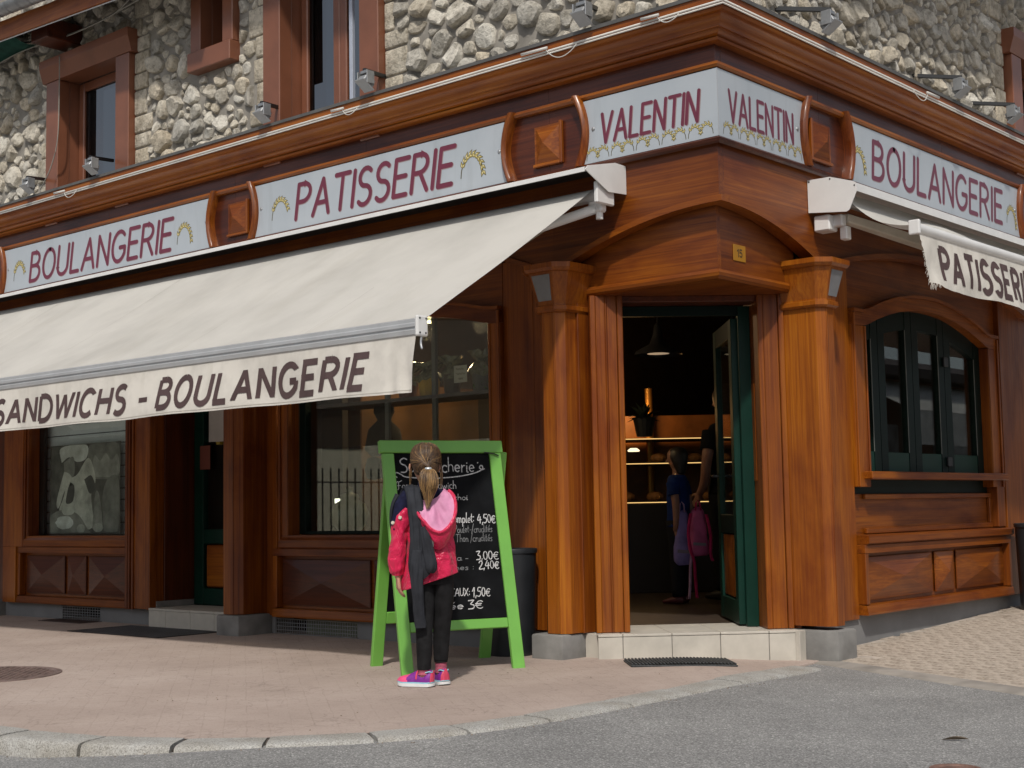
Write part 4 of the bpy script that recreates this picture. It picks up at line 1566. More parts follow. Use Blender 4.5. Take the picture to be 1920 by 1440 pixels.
# ---------------------------------------------------------------- shop signs
def wheat(mbs, fmap, cx, cy, rx, ry, a0, a1, n, gl, gw, flip=1, lift=.0008):
    """bent ear of wheat along an elliptic arc; mbs = (grains, outline, light)"""
    pts = arc(cx, cy, rx, ry, a0, a1, n)
    vs, fs = ribbon(pts, gw * .35, 'round')
    mbs[1].add([fmap(x, y, lift) for x, y in vs], fs)
    for i in range(2, n + 1):
        p = Vector(pts[i]); q = Vector(pts[i - 1])
        t = (p - q).normalized(); nm = Vector((-t.y, t.x))
        f = 1.0 - .25 * abs(i / n - .5)
        for sd in (-1, 1):
            dirv = (t * .90 + nm * sd * .46).normalized()
            sw = Vector((-dirv.y, dirv.x))
            b = p - t * gl * .2
            for k, (mb, sc, lf) in enumerate(((mbs[1], 1.22, 0), (mbs[0], .95, .0003), (mbs[2], .45, .0006))):
                L = gl * f * sc; W = gw * .5 * sc
                o = b + dirv * gl * f * (1 - sc) * .35
                sh = sw * (gw * .1 if k == 2 else 0)
                pt = [o + sh, o + dirv * L * .4 + sw * W + sh, o + dirv * L + sh, o + dirv * L * .4 - sw * W + sh]
                mb.add([fmap(v.x, v.y, lift + lf + .00012 * (i % 3)) for v in pt], [(0, 1, 2, 3)])

def sign(F, s0, s1, text, t0, t1, tz0, tz1, tw, slant, ends, label, cat_loc, wheats, lets='along', right=True):
    """s0<s1 extents; ends = (curved at s0?, curved at s1?)"""
    root = thing('shop_sign', label, 'sign', F((s0 + s1) / 2, 0, 3.015), 'painted sign panels along the bakery fascia')
    zl, zh = 3.014, 3.412
    zm, hh = (zl + zh) / 2, (zh - zl) / 2
    bow = .058
    def e0(z): return s0 + (bow * (1 - ((z - zm) / (hh + .03)) ** 2) if ends[0] else 0)
    def e1(z): return s1 - (bow * (1 - ((z - zm) / (hh + .03)) ** 2) if ends[1] else 0)
    zs = lin(zl, zh, 15)
    mb = MB()
    rows = [[F(e0(z), .012, z), F(e0(z), .030, z), F(e1(z), .030, z), F(e1(z), .012, z)] for z in zs]
    mb.grid(rows)
    build('panel', mb, PANEL, root)
    for on, e, sg in ((ends[0], e0, -1), (ends[1], e1, 1)):
        if not on:
            continue
        mb = MB()
        rows = []
        for z in lin(3.005, 3.452, 19):
            w0, w1 = .004, .036 + .014 * abs((z - zm) / hh)
            c = e(max(zl - .02, min(zh + .05, z)))
            a = c - sg * w0; b = c + sg * w1
            rows.append([F(a, .0, z), F(a, .052, z), F(a + sg * .010, .066, z), F((a + b) / 2, .074, z), F(b - sg * .010, .068, z), F(b, .054, z), F(b, .0, z)])
        mb.grid(rows, close_v=True)
        mb.f.append(tuple(range(7)))
        mb.f.append(tuple(range(len(mb.v) - 7, len(mb.v)))[::-1])
        build('curved_end', mb, MZ, root, smooth=True, autosmooth=35)
    # lettering: u runs to the right as seen from the street
    left = s1 if F is FA else s0
    sgn = -1 if F is FA else 1
    def fm(u, v, l):
        return F(left + sgn * u, .030 + l, v)
    ul = (s1 - t1) if F is FA else (t0 - s0)
    H = tz1 - tz0 - tw
    mbe, mb = MB(), MB()
    wd = (t1 - t0) - tw - H * slant
    lettering(mbe, text, lambda u, v, l: fm(u + ul + tw / 2 + .004, v + tz0 + tw / 2 - .004, l), wd, H, tw * 1.12, slant, 'round', .19, .00008, 0, d0=.0004)
    lettering(mb, text, lambda u, v, l: fm(u + ul + tw / 2, v + tz0 + tw / 2, l), wd, H, tw, slant, 'round', .19, .0001, 0, d0=.0012)
    build('lettering_outline', mbe, MAROON_EDGE, root, recalc=False)
    build('lettering', mb, MAROON, root, recalc=False)
    for wv in wheats:
        ms = (MB(), MB(), MB())
        wheat(ms, lambda u, v, l: fm(u, v, l), *wv)
        em = build('wheat_emblem', ms[0], WHEAT, root, recalc=False)
        build('ear_outline', ms[1], WHEATDK, em, recalc=False)
        build('ear_highlight', ms[2], WHEATLT, em, recalc=False)
    for q in [e for e, on in ((s0 + .095, ends[0]), (s1 - .095, ends[1])) if on]:
        mb = MB()
        c = F(q, .030, 3.225)
        rows = [[F(q + r * math.cos(2 * PI * k / 10), .0302 + l, 3.225 + r * math.sin(2 * PI * k / 10)) for k in range(10)] for r, l in ((.013, 0), (.011, .005), (.004, .008))]
        mb.grid(rows, close_v=True)
        mb.f.append(tuple(range(20, 30)))
        build('screw', mb, STEEL, root, smooth=True)
    return root

# wheat args: cx, cy(z), rx, ry, a0, a1, n, grain length, grain width
sign(FA, 1.555, 4.185, 'PATISSERIE', 2.03, 3.705, 3.068, 3.355, .034, .16, (1, 1), 'long painted sign reading PATISSERIE above the cream awning', None,
     [(.32, 3.11, .098, .150, 178, 30, 10, .044, .020), (2.29, 3.105, .100, .145, 180, 5, 11, .048, .022)])
sign(FA, 4.690, 7.915, 'BOULANGERIE', 5.21, 7.46, 3.052, 3.340, .034, .16, (1, 1), 'long painted sign reading BOULANGERIE at the far left', None,
     [(.29, 3.10, .098, .158, 178, 30, 10, .048, .023), (2.84, 3.10, .095, .140, 180, 5, 11, .046, .021)])
sign(FB, 1.508, 4.42, 'BOULANGERIE', 1.845, 4.085, 3.066, 3.352, .034, .10, (1, 1), 'painted sign reading BOULANGERIE on the right shop front', None,
     [(.155, 3.095, .092, .140, 180, 5, 11, .048, .022), (2.73, 3.09, .092, .138, 175, 0, 11, .046, .021)])
def garland(u0, u1, z, n):
    out = []
    st = (u1 - u0) / n
    for k in range(n):
        c = u0 + (k + .5) * st
        out.append((c - st * .22, z, st * .235, .062, 182, 20, 7, .026, .012))
        out.append((c + st * .22, z, st * .235, .062, -2, 160, 7, .026, .012))
    return out
sign(FA, -.029, .968, 'VALENTIN', .085, .832, 3.115, 3.315, .0215, .10, (0, 1), 'corner sign reading VALENTIN facing the left pavement', None, garland(.03, .97, 3.035, 5))
sign(FB, -.029, .965, 'VALENTIN', .075, .825, 3.112, 3.315, .0215, .02, (0, 1), 'corner sign reading VALENTIN facing the right pavement', None, garland(.04, .95, 3.035, 5))
mb = MB()
mb.box(.0302, .0325, -.0325, -.0302, 3.015, 3.412)
P_('corner_strip', mb, ALU)

# house number
nr = thing('house_number', 'small yellow plate with number 15 over the corner door', 'house number', FB(.305, -.07, 2.33))
build('plate', MB().fbox(FB, .238, .372, -.069, -.064, 2.334, 2.432, .002), plain('mustard enamel', (.36, .165, .010), .35, var=.1), nr)
mb = MB()
lettering(mb, '15', lambda u, v, l: FB(.278 + u, -.064 + l, 2.360 + v), .052, .044, .007, 0, 'round', .22, .0001, d0=.0005)
build('digits', mb, BLACKM, nr, recalc=False)
# ---------------------------------------------------------------- left awning
def nz(x, y=0.0, z=0.0):
    return noise.noise(Vector((x, y, z)))
AWA = thing('awning', 'long cream awning rolled out over the left shop windows', 'awning', FA(4, 0, 2.9))
mb = MB()
hp = [(-.005, 2.955), (.10, 2.945), (.385, 2.893), (.398, 2.886), (.398, 2.862), (.391, 2.862), (.391, 2.882), (.383, 2.888), (.10, 2.938), (-.005, 2.947)]
rows = [[FA(s, d, z) for d, z in hp] for s in (.662, 10.2)]
mb.grid(rows, close_v=True)
hdA = build('hood', mb, WHITE, AWA)
mb = MB()
hp2 = [(.006, 2.9445), (.10, 2.9355), (.380, 2.8855), (.380, 2.880), (.10, 2.930), (.006, 2.938)]
mb.grid([[FA(s, d, z) for d, z in hp2] for s in (.67, 10.1)], close_v=True)
build('hood_inner', mb, plain('dark hood shade strip', (.012, .010, .009), .8), hdA)  # dark strip added under the hood so the gap reads as shade
def plate(F, s, poly, parent, t=.006, m=None):
    mb = MB()
    vs = [F(s, d, z) for d, z in poly] + [F(s + t, d, z) for d, z in poly]
    n = len(poly)
    mb.add(vs, [tuple(range(n))[::-1], tuple(range(n, 2 * n))] + [(i, (i + 1) % n, n + (i + 1) % n, n + i) for i in range(n)])
    return build('end_plate', mb, m or WHITE, parent)
plate(FA, .654, [(.003, 2.957), (.11, 2.960), (.376, 2.899), (.402, 2.872), (.18, 2.772), (.003, 2.783)], AWA)
mb = MB()
mb.tube([FA(.70, .185, 2.762), FA(10.1, .185, 2.762)], .040, 14)
build('roller', mb, ALU, AWA, smooth=True, autosmooth=40)
mb = MB()
mb.fbox(FA, .672, .70, .10, .27, 2.70, 2.83, .006)
mb.fbox(FA, .70, .80, .14, .20, 2.66, 2.735, .010)
mb.tube([FA(.735, .17, 2.62), FA(.735, .17, 2.77)], .022, 10)
build('bracket', mb, WHITE, AWA)
mb = MB()
mb.tube([FA(.685, .19, 2.765), FA(.700, .19, 2.765)], .044, 14)
build('roller_cap', mb, BLACKM, AWA)
mb = MB()
mb.tube([FA(.742, .17, 2.69), FA(1.02, .40, 2.575), FA(2.15, .75, 2.33)], .030, 8)
build('folding_arm', mb, WHITE, AWA, smooth=True)
build('folding_arm', MB().tube([FA(2.15, .78, 2.31), FA(1.05, 1.62, 1.82)], .024, 8), WHITE, AWA, smooth=True)
build('folding_arm', MB().tube([FA(6.6, .17, 2.69), FA(5.4, .72, 2.34)], .030, 8), WHITE, AWA, smooth=True)
build('arm_cable', MB().tube([FA(.98 - .0 + .75 * t, .36 + .3 * t, 2.575 - .12 * math.sin(PI * t) - .09 * t) for t in lin(0, 1, 14)], .005, 6), plain('beige flex', (.32, .27, .2), .6), AWA)
mb = MB()
rows = []
D0, D1, Z0, Z1 = .222, 1.672, 2.788, 1.876
for i in range(60):
    s = .745 + (10.0 - .745) * (i / 59) ** 1.3
    row = []
    for k in range(22):
        t = k / 21
        edge = math.exp(-((s - .745) / .35) ** 2)
        z = Z0 + (Z1 - Z0) * t - .022 * math.sin(PI * t) * (1 - .5 * edge) + .004 * nz(s * 1.1, t * 3) + .0025 * nz(s * 5, t * 2.0)
        row.append(FA(s, D0 + (D1 - D0) * t, z))
    rows.append(row)
mb.grid(rows)
fabA = build('fabric', mb, CANVAS, AWA, smooth=True)
for s, a, b, wd in ((4.70, .02, .80, .004), (2.93, .70, .97, .0025), (1.72, .60, .97, .0025), (6.45, .05, .9, .003)):
    mb = MB()
    rows = []
    for k in range(16):
        t = a + (b - a) * k / 15
        z = Z0 + (Z1 - Z0) * t - .022 * math.sin(PI * t) + .0065
        wv = wd * (1 - .6 * k / 15)
        rows.append([FA(s - wv / 2, D0 + (D1 - D0) * t, z), FA(s + wv / 2, D0 + (D1 - D0) * t, z)])
    mb.grid(rows)
    build('seam', mb, plain('grey canvas seam', (.30, .28, .25), .9), fabA, recalc=False)
mb = MB()
bp = [(1.662, 1.888), (1.690, 1.892), (1.706, 1.884), (1.706, 1.868), (1.712, 1.862), (1.712, 1.846), (1.704, 1.842), (1.704, 1.834), (1.711, 1.828), (1.708, 1.806), (1.690, 1.797), (1.664, 1.800)]
rows = [[FA(s, d, z) for d, z in bp] for s in (.752, 10.1)]
mb.grid(rows, close_v=True)
build('front_bar', mb, ALU, AWA)
cap = build('end_cap', MB().fbox(FA, .728, .751, 1.648, 1.728, 1.792, 1.902, .010, 2), WHITE, AWA)
mb = MB()
for dd, zz in ((1.665, 1.885), (1.71, 1.885), (1.71, 1.81), (1.668, 1.81)):
    mb.tube([FA(.7285, dd, zz), FA(.7262, dd, zz)], .0055, 8)
o = build('screw', mb, BLACKM, cap)
o['kind'] = 'stuff'
build('hook', MB().tube([FA(.737, 1.69, 1.79), FA(.737, 1.695, 1.765), FA(.732, 1.70, 1.748), FA(.722, 1.703, 1.725)], .006, 7), STEEL, AWA)

def wave(s, v, amp=1.0):
    # outward billow of the valance: v = 0 at the bar, 1 at the lower hem
    e = math.exp(-((s - .76) / .16) ** 2)
    return amp * v * (.012 * math.sin(s * 2.3 + .6) + .010 * math.sin(s * 5.1 + 1.0) + .016 * nz(s * 2.2, v * .9) + .006 * nz(s * 7, v * 2.0)) + .012 * e * math.sin((s - .76) * 52 + v * 3.2) * v + .028 * v
def VA(s, z, l=0.0):
    v = (1.800 - z) / .292
    return FA(s + .020 * v * math.exp(-((s - .76) / .5) ** 2), 1.700 + wave(s, max(0, v)) + l, z + .010 * v * nz(s * 1.6, 3.0))
mb = MB()
rows = []
for i in range(330):
    s = .768 + 6.6 * (i / 329) ** 1.15
    rows.append([VA(s, 1.802 - .294 * k / 16) for k in range(17)])
mb.grid(rows)
val = build('valance', mb, VALANCE, AWA, smooth=True)
mb = MB()
rows = [[VA(s, 1.523, .0015), VA(s, 1.519, .0015)] for s in lin(.775, 7.2, 300)]
mb.grid(rows)
build('hem_seam', mb, plain('beige seam', (.45, .42, .37), .9), val, recalc=False)
def vtext(text, sl_, sr, z0, z1, tw, slant, Vf, sgn, track=.20):
    mb = MB()
    H = z1 - z0
    wd = abs(sl_ - sr) - H * slant - tw
    lettering(mb, text, lambda u, v, l: Vf(sl_ + sgn * (u + tw / 2), z0 + v, l), wd, H, tw, slant, 'butt', track, .0003, 7, d0=.0022)
    return mb
build('lettering', vtext('SANDWICHS', 4.975, 3.305, 1.557, 1.722, .036, .16, VA, -1, .24), PRINT, val, recalc=False)
build('lettering', vtext('-', 3.205, 3.085, 1.550, 1.715, .030, .0, VA, -1), PRINT, val, recalc=False)
build('lettering', vtext('BOULANGERIE', 3.005, 1.085, 1.556, 1.728, .037, .16, VA, -1, .26), PRINT, val, recalc=False)
# letter bars need a heavier hand on the horizontal strokes
# ---------------------------------------------------------------- right awning
AWB = thing('awning', 'short cream awning half folded away on the right front with frayed valance', 'awning', FB(3, 0, 2.9))
mb = MB()
hp = [(-.005, 2.925), (.10, 2.925), (.318, 2.868), (.332, 2.860), (.332, 2.812), (.325, 2.812), (.325, 2.856), (.312, 2.862), (.10, 2.918), (-.005, 2.917)]
rows = [[FB(s, d, z) for d, z in hp] for s in (1.028, 6.4)]
mb.grid(rows, close_v=True)
build('hood', mb, WHITE, AWB)
ep = plate(FB, 1.021, [(.003, 2.928), (.16, 2.925), (.318, 2.872), (.336, 2.858), (.338, 2.808), (.285, 2.700), (.265, 2.690), (.003, 2.720)], AWB, .006)
mb = MB()
for d, z in ((.015, 2.915), (.16, 2.912), (.325, 2.845)):
    mb.tube([FB(1.0205, d, z), FB(1.0185, d, z)], .005, 8)
o = build('screw', mb, BLACKM, ep)
o['kind'] = 'stuff'
build('roller', MB().tube([FB(1.05, .16, 2.80), FB(6.3, .16, 2.80)], .038, 12), ALU, AWB, smooth=True, autosmooth=40)
mb = MB()
mb.fbox(FB, 1.05, 1.16, .02, .13, 2.60, 2.70, .008)
mb.fbox(FB, 1.10, 1.16, .10, .19, 2.625, 2.70, .008)
mb.fbox(FB, 1.14, 1.20, .15, .20, 2.545, 2.63, .006)
build('bracket', mb, WHITE, AWB)
build('folding_arm', MB().box8([FB(1.17, .14, 2.655), FB(1.17, .20, 2.655), FB(2.25, .56, 2.475), FB(2.25, .48, 2.475), FB(1.17, .14, 2.710), FB(1.17, .20, 2.710), FB(2.25, .56, 2.545), FB(2.25, .48, 2.545)], .006), plain('cream painted arm', (.60, .56, .48), .5), AWB)
build('folding_arm', MB().box8([FB(2.25, .50, 2.50), FB(2.25, .56, 2.50), FB(1.35, .64, 2.47), FB(1.35, .58, 2.47), FB(2.25, .50, 2.55), FB(2.25, .56, 2.55), FB(1.35, .64, 2.52), FB(1.35, .58, 2.52)], .006), plain('cream painted arm', (.60, .56, .48), .5), AWB)
mb = MB()
rows = []
for i in range(90):
    s = 1.085 + 5.0 * (i / 89) ** 1.2
    row = []
    for k in range(14):
        t = k / 13
        f = .030 * math.sin(s * 3.1 + 2.2 * t) * math.sin(PI * t) + .026 * nz(s * 2.4, t * 1.5) * math.sin(PI * t)
        row.append(FB(s + .02 * t, .185 + (.648 - .185) * t, 2.842 + (2.562 - 2.842) * t - .055 * math.sin(PI * t) + f))
    rows.append(row)
mb.grid(rows)
build('fabric', mb, CANVAS, AWB, smooth=True)
mb = MB()
bp = [(.640, 2.575), (.668, 2.578), (.690, 2.566), (.696, 2.545), (.690, 2.520), (.672, 2.508), (.644, 2.510)]
rows = [[FB(s, d, z) for d, z in bp] for s in (1.118, 6.1)]
mb.grid(rows, close_v=True)
build('front_bar', mb, WHITE, AWB, smooth=True, autosmooth=50)
build('end_cap', MB().fbox(FB, 1.090, 1.117, .630, .702, 2.500, 2.590, .008, 2), WHITE, AWB)
def VBf(s, z, l=0.0):
    v = (2.512 - z) / .33
    e = math.exp(-((s - 1.15) / .16) ** 2)
    w_ = v * (.014 * math.sin(s * 6.0) + .020 * nz(s * 3.1, v) + .008 * nz(s * 9, v * 2.5) + .010 * math.sin(s * 17 + v * 4) * (.3 + e)) + .04 * v
    return FB(s + .055 * v * v * e, .678 + w_ + l, z - .012 * v * nz(s * 2.1, 9) + .03 * v * e)
mb = MB()
rows = []
rr = random.Random(9)
for i in range(260):
    s = 1.135 + 4.8 * (i / 259) ** 1.2
    rows.append([VBf(s + (rr.uniform(-.006, .006) if i == 0 else 0), 2.514 - .325 * k / 16) for k in range(17)])
mb.grid(rows)
valB = build('valance', mb, VALANCE, AWB, smooth=True)
mb = MB()
for k in range(60):
    a = rr.uniform(0, 1)
    if rr.random() < .55:
        p = Vector(VBf(1.135, 2.40 - .21 * a, .001))
        q = p + Vector((rr.uniform(-.004, .01), -rr.uniform(.006, .034), -rr.uniform(.004, .030)))
    else:
        p = Vector(VBf(1.135 + .11 * a, 2.190, .001))
        q = p + Vector((rr.uniform(-.008, .008), rr.uniform(-.012, .010), -rr.uniform(.010, .045)))
    m_ = (p + q) / 2 + Vector((rr.uniform(-.005, .005), rr.uniform(-.005, .005), 0))
    mb.tube([p, m_, q], .0012, 3)
o = build('frayed_thread', mb, VALANCE, valB)
o['kind'] = 'stuff'
build('lettering', vtext('PATISSERIE', 1.345, 2.865, 2.240, 2.446, .043, .06, VBf, 1, .25), PRINT, valB, recalc=False)

# ---------------------------------------------------------------- spotlights above the cornice
LAMPM = plain('weathered grey lamp metal', (.30, .31, .32), .45, metal=.3, var=.15)
def spotlight(F, s, ds, label):
    root = thing('spotlight', label, 'spotlight', F(s, .20, 3.86), 'spotlights on black arms above the cornice')
    a, b = Vector(F(s + ds, -.06, 4.00)), Vector(F(s, .255, 3.95))
    mb = MB()
    ax_ = (b - a).normalized()
    sd = ax_.cross(Vector((0, 0, 1))).normalized() * .012
    up = Vector((0, 0, .014))
    mb.box8([a - sd - up, a + sd - up, b + sd - up, b - sd - up, a - sd + up, a + sd + up, b + sd + up, b - sd + up], .002)
    build('arm', mb, BLACKM, root)
    mb = MB()
    mb.fbox(F, s - .035, s + .035, .230, .260, 3.925, 3.948, .003)
    mb.fbox(F, s - .052, s - .044, .205, .275, 3.85, 3.94, .002)
    mb.fbox(F, s + .044, s + .052, .205, .275, 3.85, 3.94, .002)
    o = build('bracket', mb, STEEL, root)
    # tilted head: a box with cooling fins, glass towards the wall signs
    R_ = lambda u, v, h: F(s + u * .88, .235 + v * .73 - h * .48, 3.870 + v * .48 + h * .73)
    mb = MB()
    mb.box8([R_(-.042, -.055, -.03), R_(.042, -.055, -.03), R_(.042, .055, -.03), R_(-.042, .055, -.03), R_(-.042, -.055, .022), R_(.042, -.055, .022), R_(.042, .055, .022), R_(-.042, .055, .022)], .006)
    hd = build('lamp_head', mb, LAMPM, root)
    mb = MB()
    mb.box8([R_(-.055, -.068, -.045), R_(.055, -.068, -.045), R_(.055, .068, -.045), R_(-.055, .068, -.045), R_(-.055, -.068, -.031), R_(.055, -.068, -.031), R_(.055, .068, -.031), R_(-.055, .068, -.031)], .004)
    build('lamp_bezel', mb, LAMPM, hd)
    mb = MB()
    for k in range(6):
        u = -.036 + .0144 * k
        mb.box8([R_(u - .002, -.045, .023), R_(u + .002, -.045, .023), R_(u + .002, .045, .023), R_(u - .002, .045, .023), R_(u - .002, -.045, .042), R_(u + .002, -.045, .042), R_(u + .002, .045, .042), R_(u - .002, .045, .042)])
    o = build('cooling_fin', mb, STEEL, hd)
    o['kind'] = 'stuff'
spotlight(FA, .775, .10, 'spotlight over the left VALENTIN sign, nearest the building corner')
spotlight(FA, 2.69, .12, 'spotlight below the right edge of the wide upstairs window')
spotlight(FA, 3.81, .14, 'spotlight below the left edge of the wide upstairs window')
spotlight(FA, 6.10, .14, 'spotlight in front of the far left upstairs window')
spotlight(FA, 7.12, .14, 'spotlight at the far left end of the cornice')
spotlight(FB, .95, -.14, 'spotlight over the right VALENTIN sign near the corner')
spotlight(FB, 2.88, -.14, 'spotlight over the right BOULANGERIE sign by the rubble wall')
spotlight(FB, 3.85, -.14, 'spotlight at the right edge below the brown window frame')

# ---------------------------------------------------------------- cables
cb = thing('light_cable', 'pale double cable clipped along the cornice round the corner', 'cable', FA(0, .18, 3.73))
def corner_path(d, z, la=10.4, lb=6.4):
    return [FA(la, d, z), FA(5, d, z), FA(-d, d, z), FB(4, d, z), FB(lb, d, z)]
build('strand', MB().tube(corner_path(.183, 3.733), .0075, 8), CABLE, cb, smooth=True)
build('strand', MB().tube(corner_path(.182, 3.717), .0058, 8), CABLE, cb, smooth=True)
for F, s, sc in ((FA, .98, 1.0), (FA, .18, .6), (FB, 2.30, .9), (FA, 6.5, .8), (FA, 2.9, .6)):
    pts = [F(s - .12 * sc + .25 * sc * t, .196 + .014 * math.sin(PI * t), 3.722 - .075 * sc * math.sin(PI * t) ** .8 + .03 * t * sc) for t in lin(0, 1, 13)]
    build('loop', MB().tube(pts, .003, 6), CABLE, cb, smooth=True)
    build('connector', MB().tube([F(s + .11 * sc, .200, 3.748), F(s + .32 * sc, .200, 3.752)], .0095, 8), CABLE, cb, smooth=True)
def hang(pts, r, label, nm='string_cable'):
    return tag(build(nm, MB().tube([tuple(p) for p in catmull(pts, 10)], r, 6), plain('weathered grey cable', (.26, .25, .22), .7), None, smooth=True), label, 'cable')
hang([(-8.3, -.12, 5.32), (-7.75, -.10, 5.34), (-7.25, -.10, 5.275), (-6.80, -.10, 5.21), (-6.35, -.10, 5.20), (-6.0, -.10, 5.22), (-5.4, -.10, 5.27), (-4.8, -.10, 5.3)], .008, 'twisted grey cable strung across the top of the far left window')
hang([(-8.3, -.13, 5.15), (-7.6, -.12, 5.22), (-7.0, -.11, 5.21), (-6.6, -.11, 5.19), (-6.0, -.11, 5.21), (-5.7, -.11, 5.30)], .006, 'thin lower cable sagging under the green netting')
hang([(-6.90, -.075, 5.06), (-6.89, -.080, 4.7), (-6.90, -.085, 4.3), (-6.98, -.10, 4.05), (-7.12, -.12, 3.86)], .005, 'thin dark wire hanging down the far left window frame')

# ---------------------------------------------------------------- green sandwich board
LIME = plain('lime green painted wood', (.165, .43, .070), .42, var=.07, vscale=5, coat=.15)
CHALKB = plain('chalk board', (.0055, .006, .007), .8, var=.5, vscale=6, spec=.12)
CHALK = plain('white chalk', (.50, .50, .50), .95, var=.50, vscale=150)
CHALKF = plain('faint chalk', (.17, .175, .18), .95, var=.4, vscale=40)
BP1 = Vector((-1.294, -1.304, 0)); ex = Vector((.408, .913, 0)).normalized(); ey = Vector((-.209, .093, .974)).normalized(); en_ = ex.cross(ey)
if en_.dot(Vector((1, -.5, 0))) < 0:
    en_ = -en_
SB = thing('sandwich_board', 'green sandwich board with a handwritten chalk menu in front of the shop window', 'sandwich board', (-1.41, -.83, 0))
def FF(u, d, v):
    p = BP1 + ex * u + ey * v + en_ * d
    return (p.x, p.y, p.z)
fr = build('front_frame', MB().fbox(FF, -.004, .066, -.030, 0, -.004, 1.268, .004), LIME, SB)
build('stile', MB().fbox(FF, .668, .742, -.030, 0, -.004, 1.272, .004), LIME, fr)
build('top_rail', MB().fbox(FF, -.018, .756, -.032, .002, 1.272, 1.346, .004), LIME, fr)
build('bottom_rail', MB().fbox(FF, .0665, .6675, -.028, -.004, .236, .292, .004), LIME, fr)
build('chalkboard', MB().fbox(FF, .066, .668, -.022, -.014, .290, 1.272, 0), CHALKB, fr)
# back leaf
bq = Vector((-1.830, -1.053, 0)); br_ = Vector((-1.568, -.305, 0))
ex2 = (br_ - bq).normalized(); L2 = (br_ - bq).length
top2 = Vector(FF(.02, -.035, 1.32)); 
ey2 = (top2 - bq); ey2 = (ey2 - ex2 * ey2.dot(ex2)); H2 = ey2.length; ey2.normalize(); en2 = ex2.cross(ey2)
if en2.dot(en_) > 0: en2 = -en2
def FR(u, d, v):
    p = bq + ex2 * u + ey2 * v + en2 * d
    return (p.x, p.y, p.z)
bk = build('back_frame', MB().fbox(FR, 0, .072, -.030, 0, 0, H2 - .03, .004), LIME, SB)
build('stile', MB().fbox(FR, L2 - .072, L2, -.030, 0, 0, H2 - .03, .004), LIME, bk)
build('bottom_rail', MB().fbox(FR, .0725, L2 - .0725, -.028, -.004, .255, .325, .004), LIME, bk)
build('top_rail', MB().fbox(FR, .0725, L2 - .0725, -.028, -.004, H2 - .11, H2 - .03, .004), LIME, bk)
build('chalkboard', MB().fbox(FR, .070, L2 - .070, -.020, -.012, .32, H2 - .10, 0), CHALKB, bk)
for u in (.70,):
    build('latch', MB().tube([FF(u - .07, .006, 1.272), FF(u - .01, .012, 1.262), FF(u + .02, .010, 1.250)], .004, 6), BLACKM, fr)

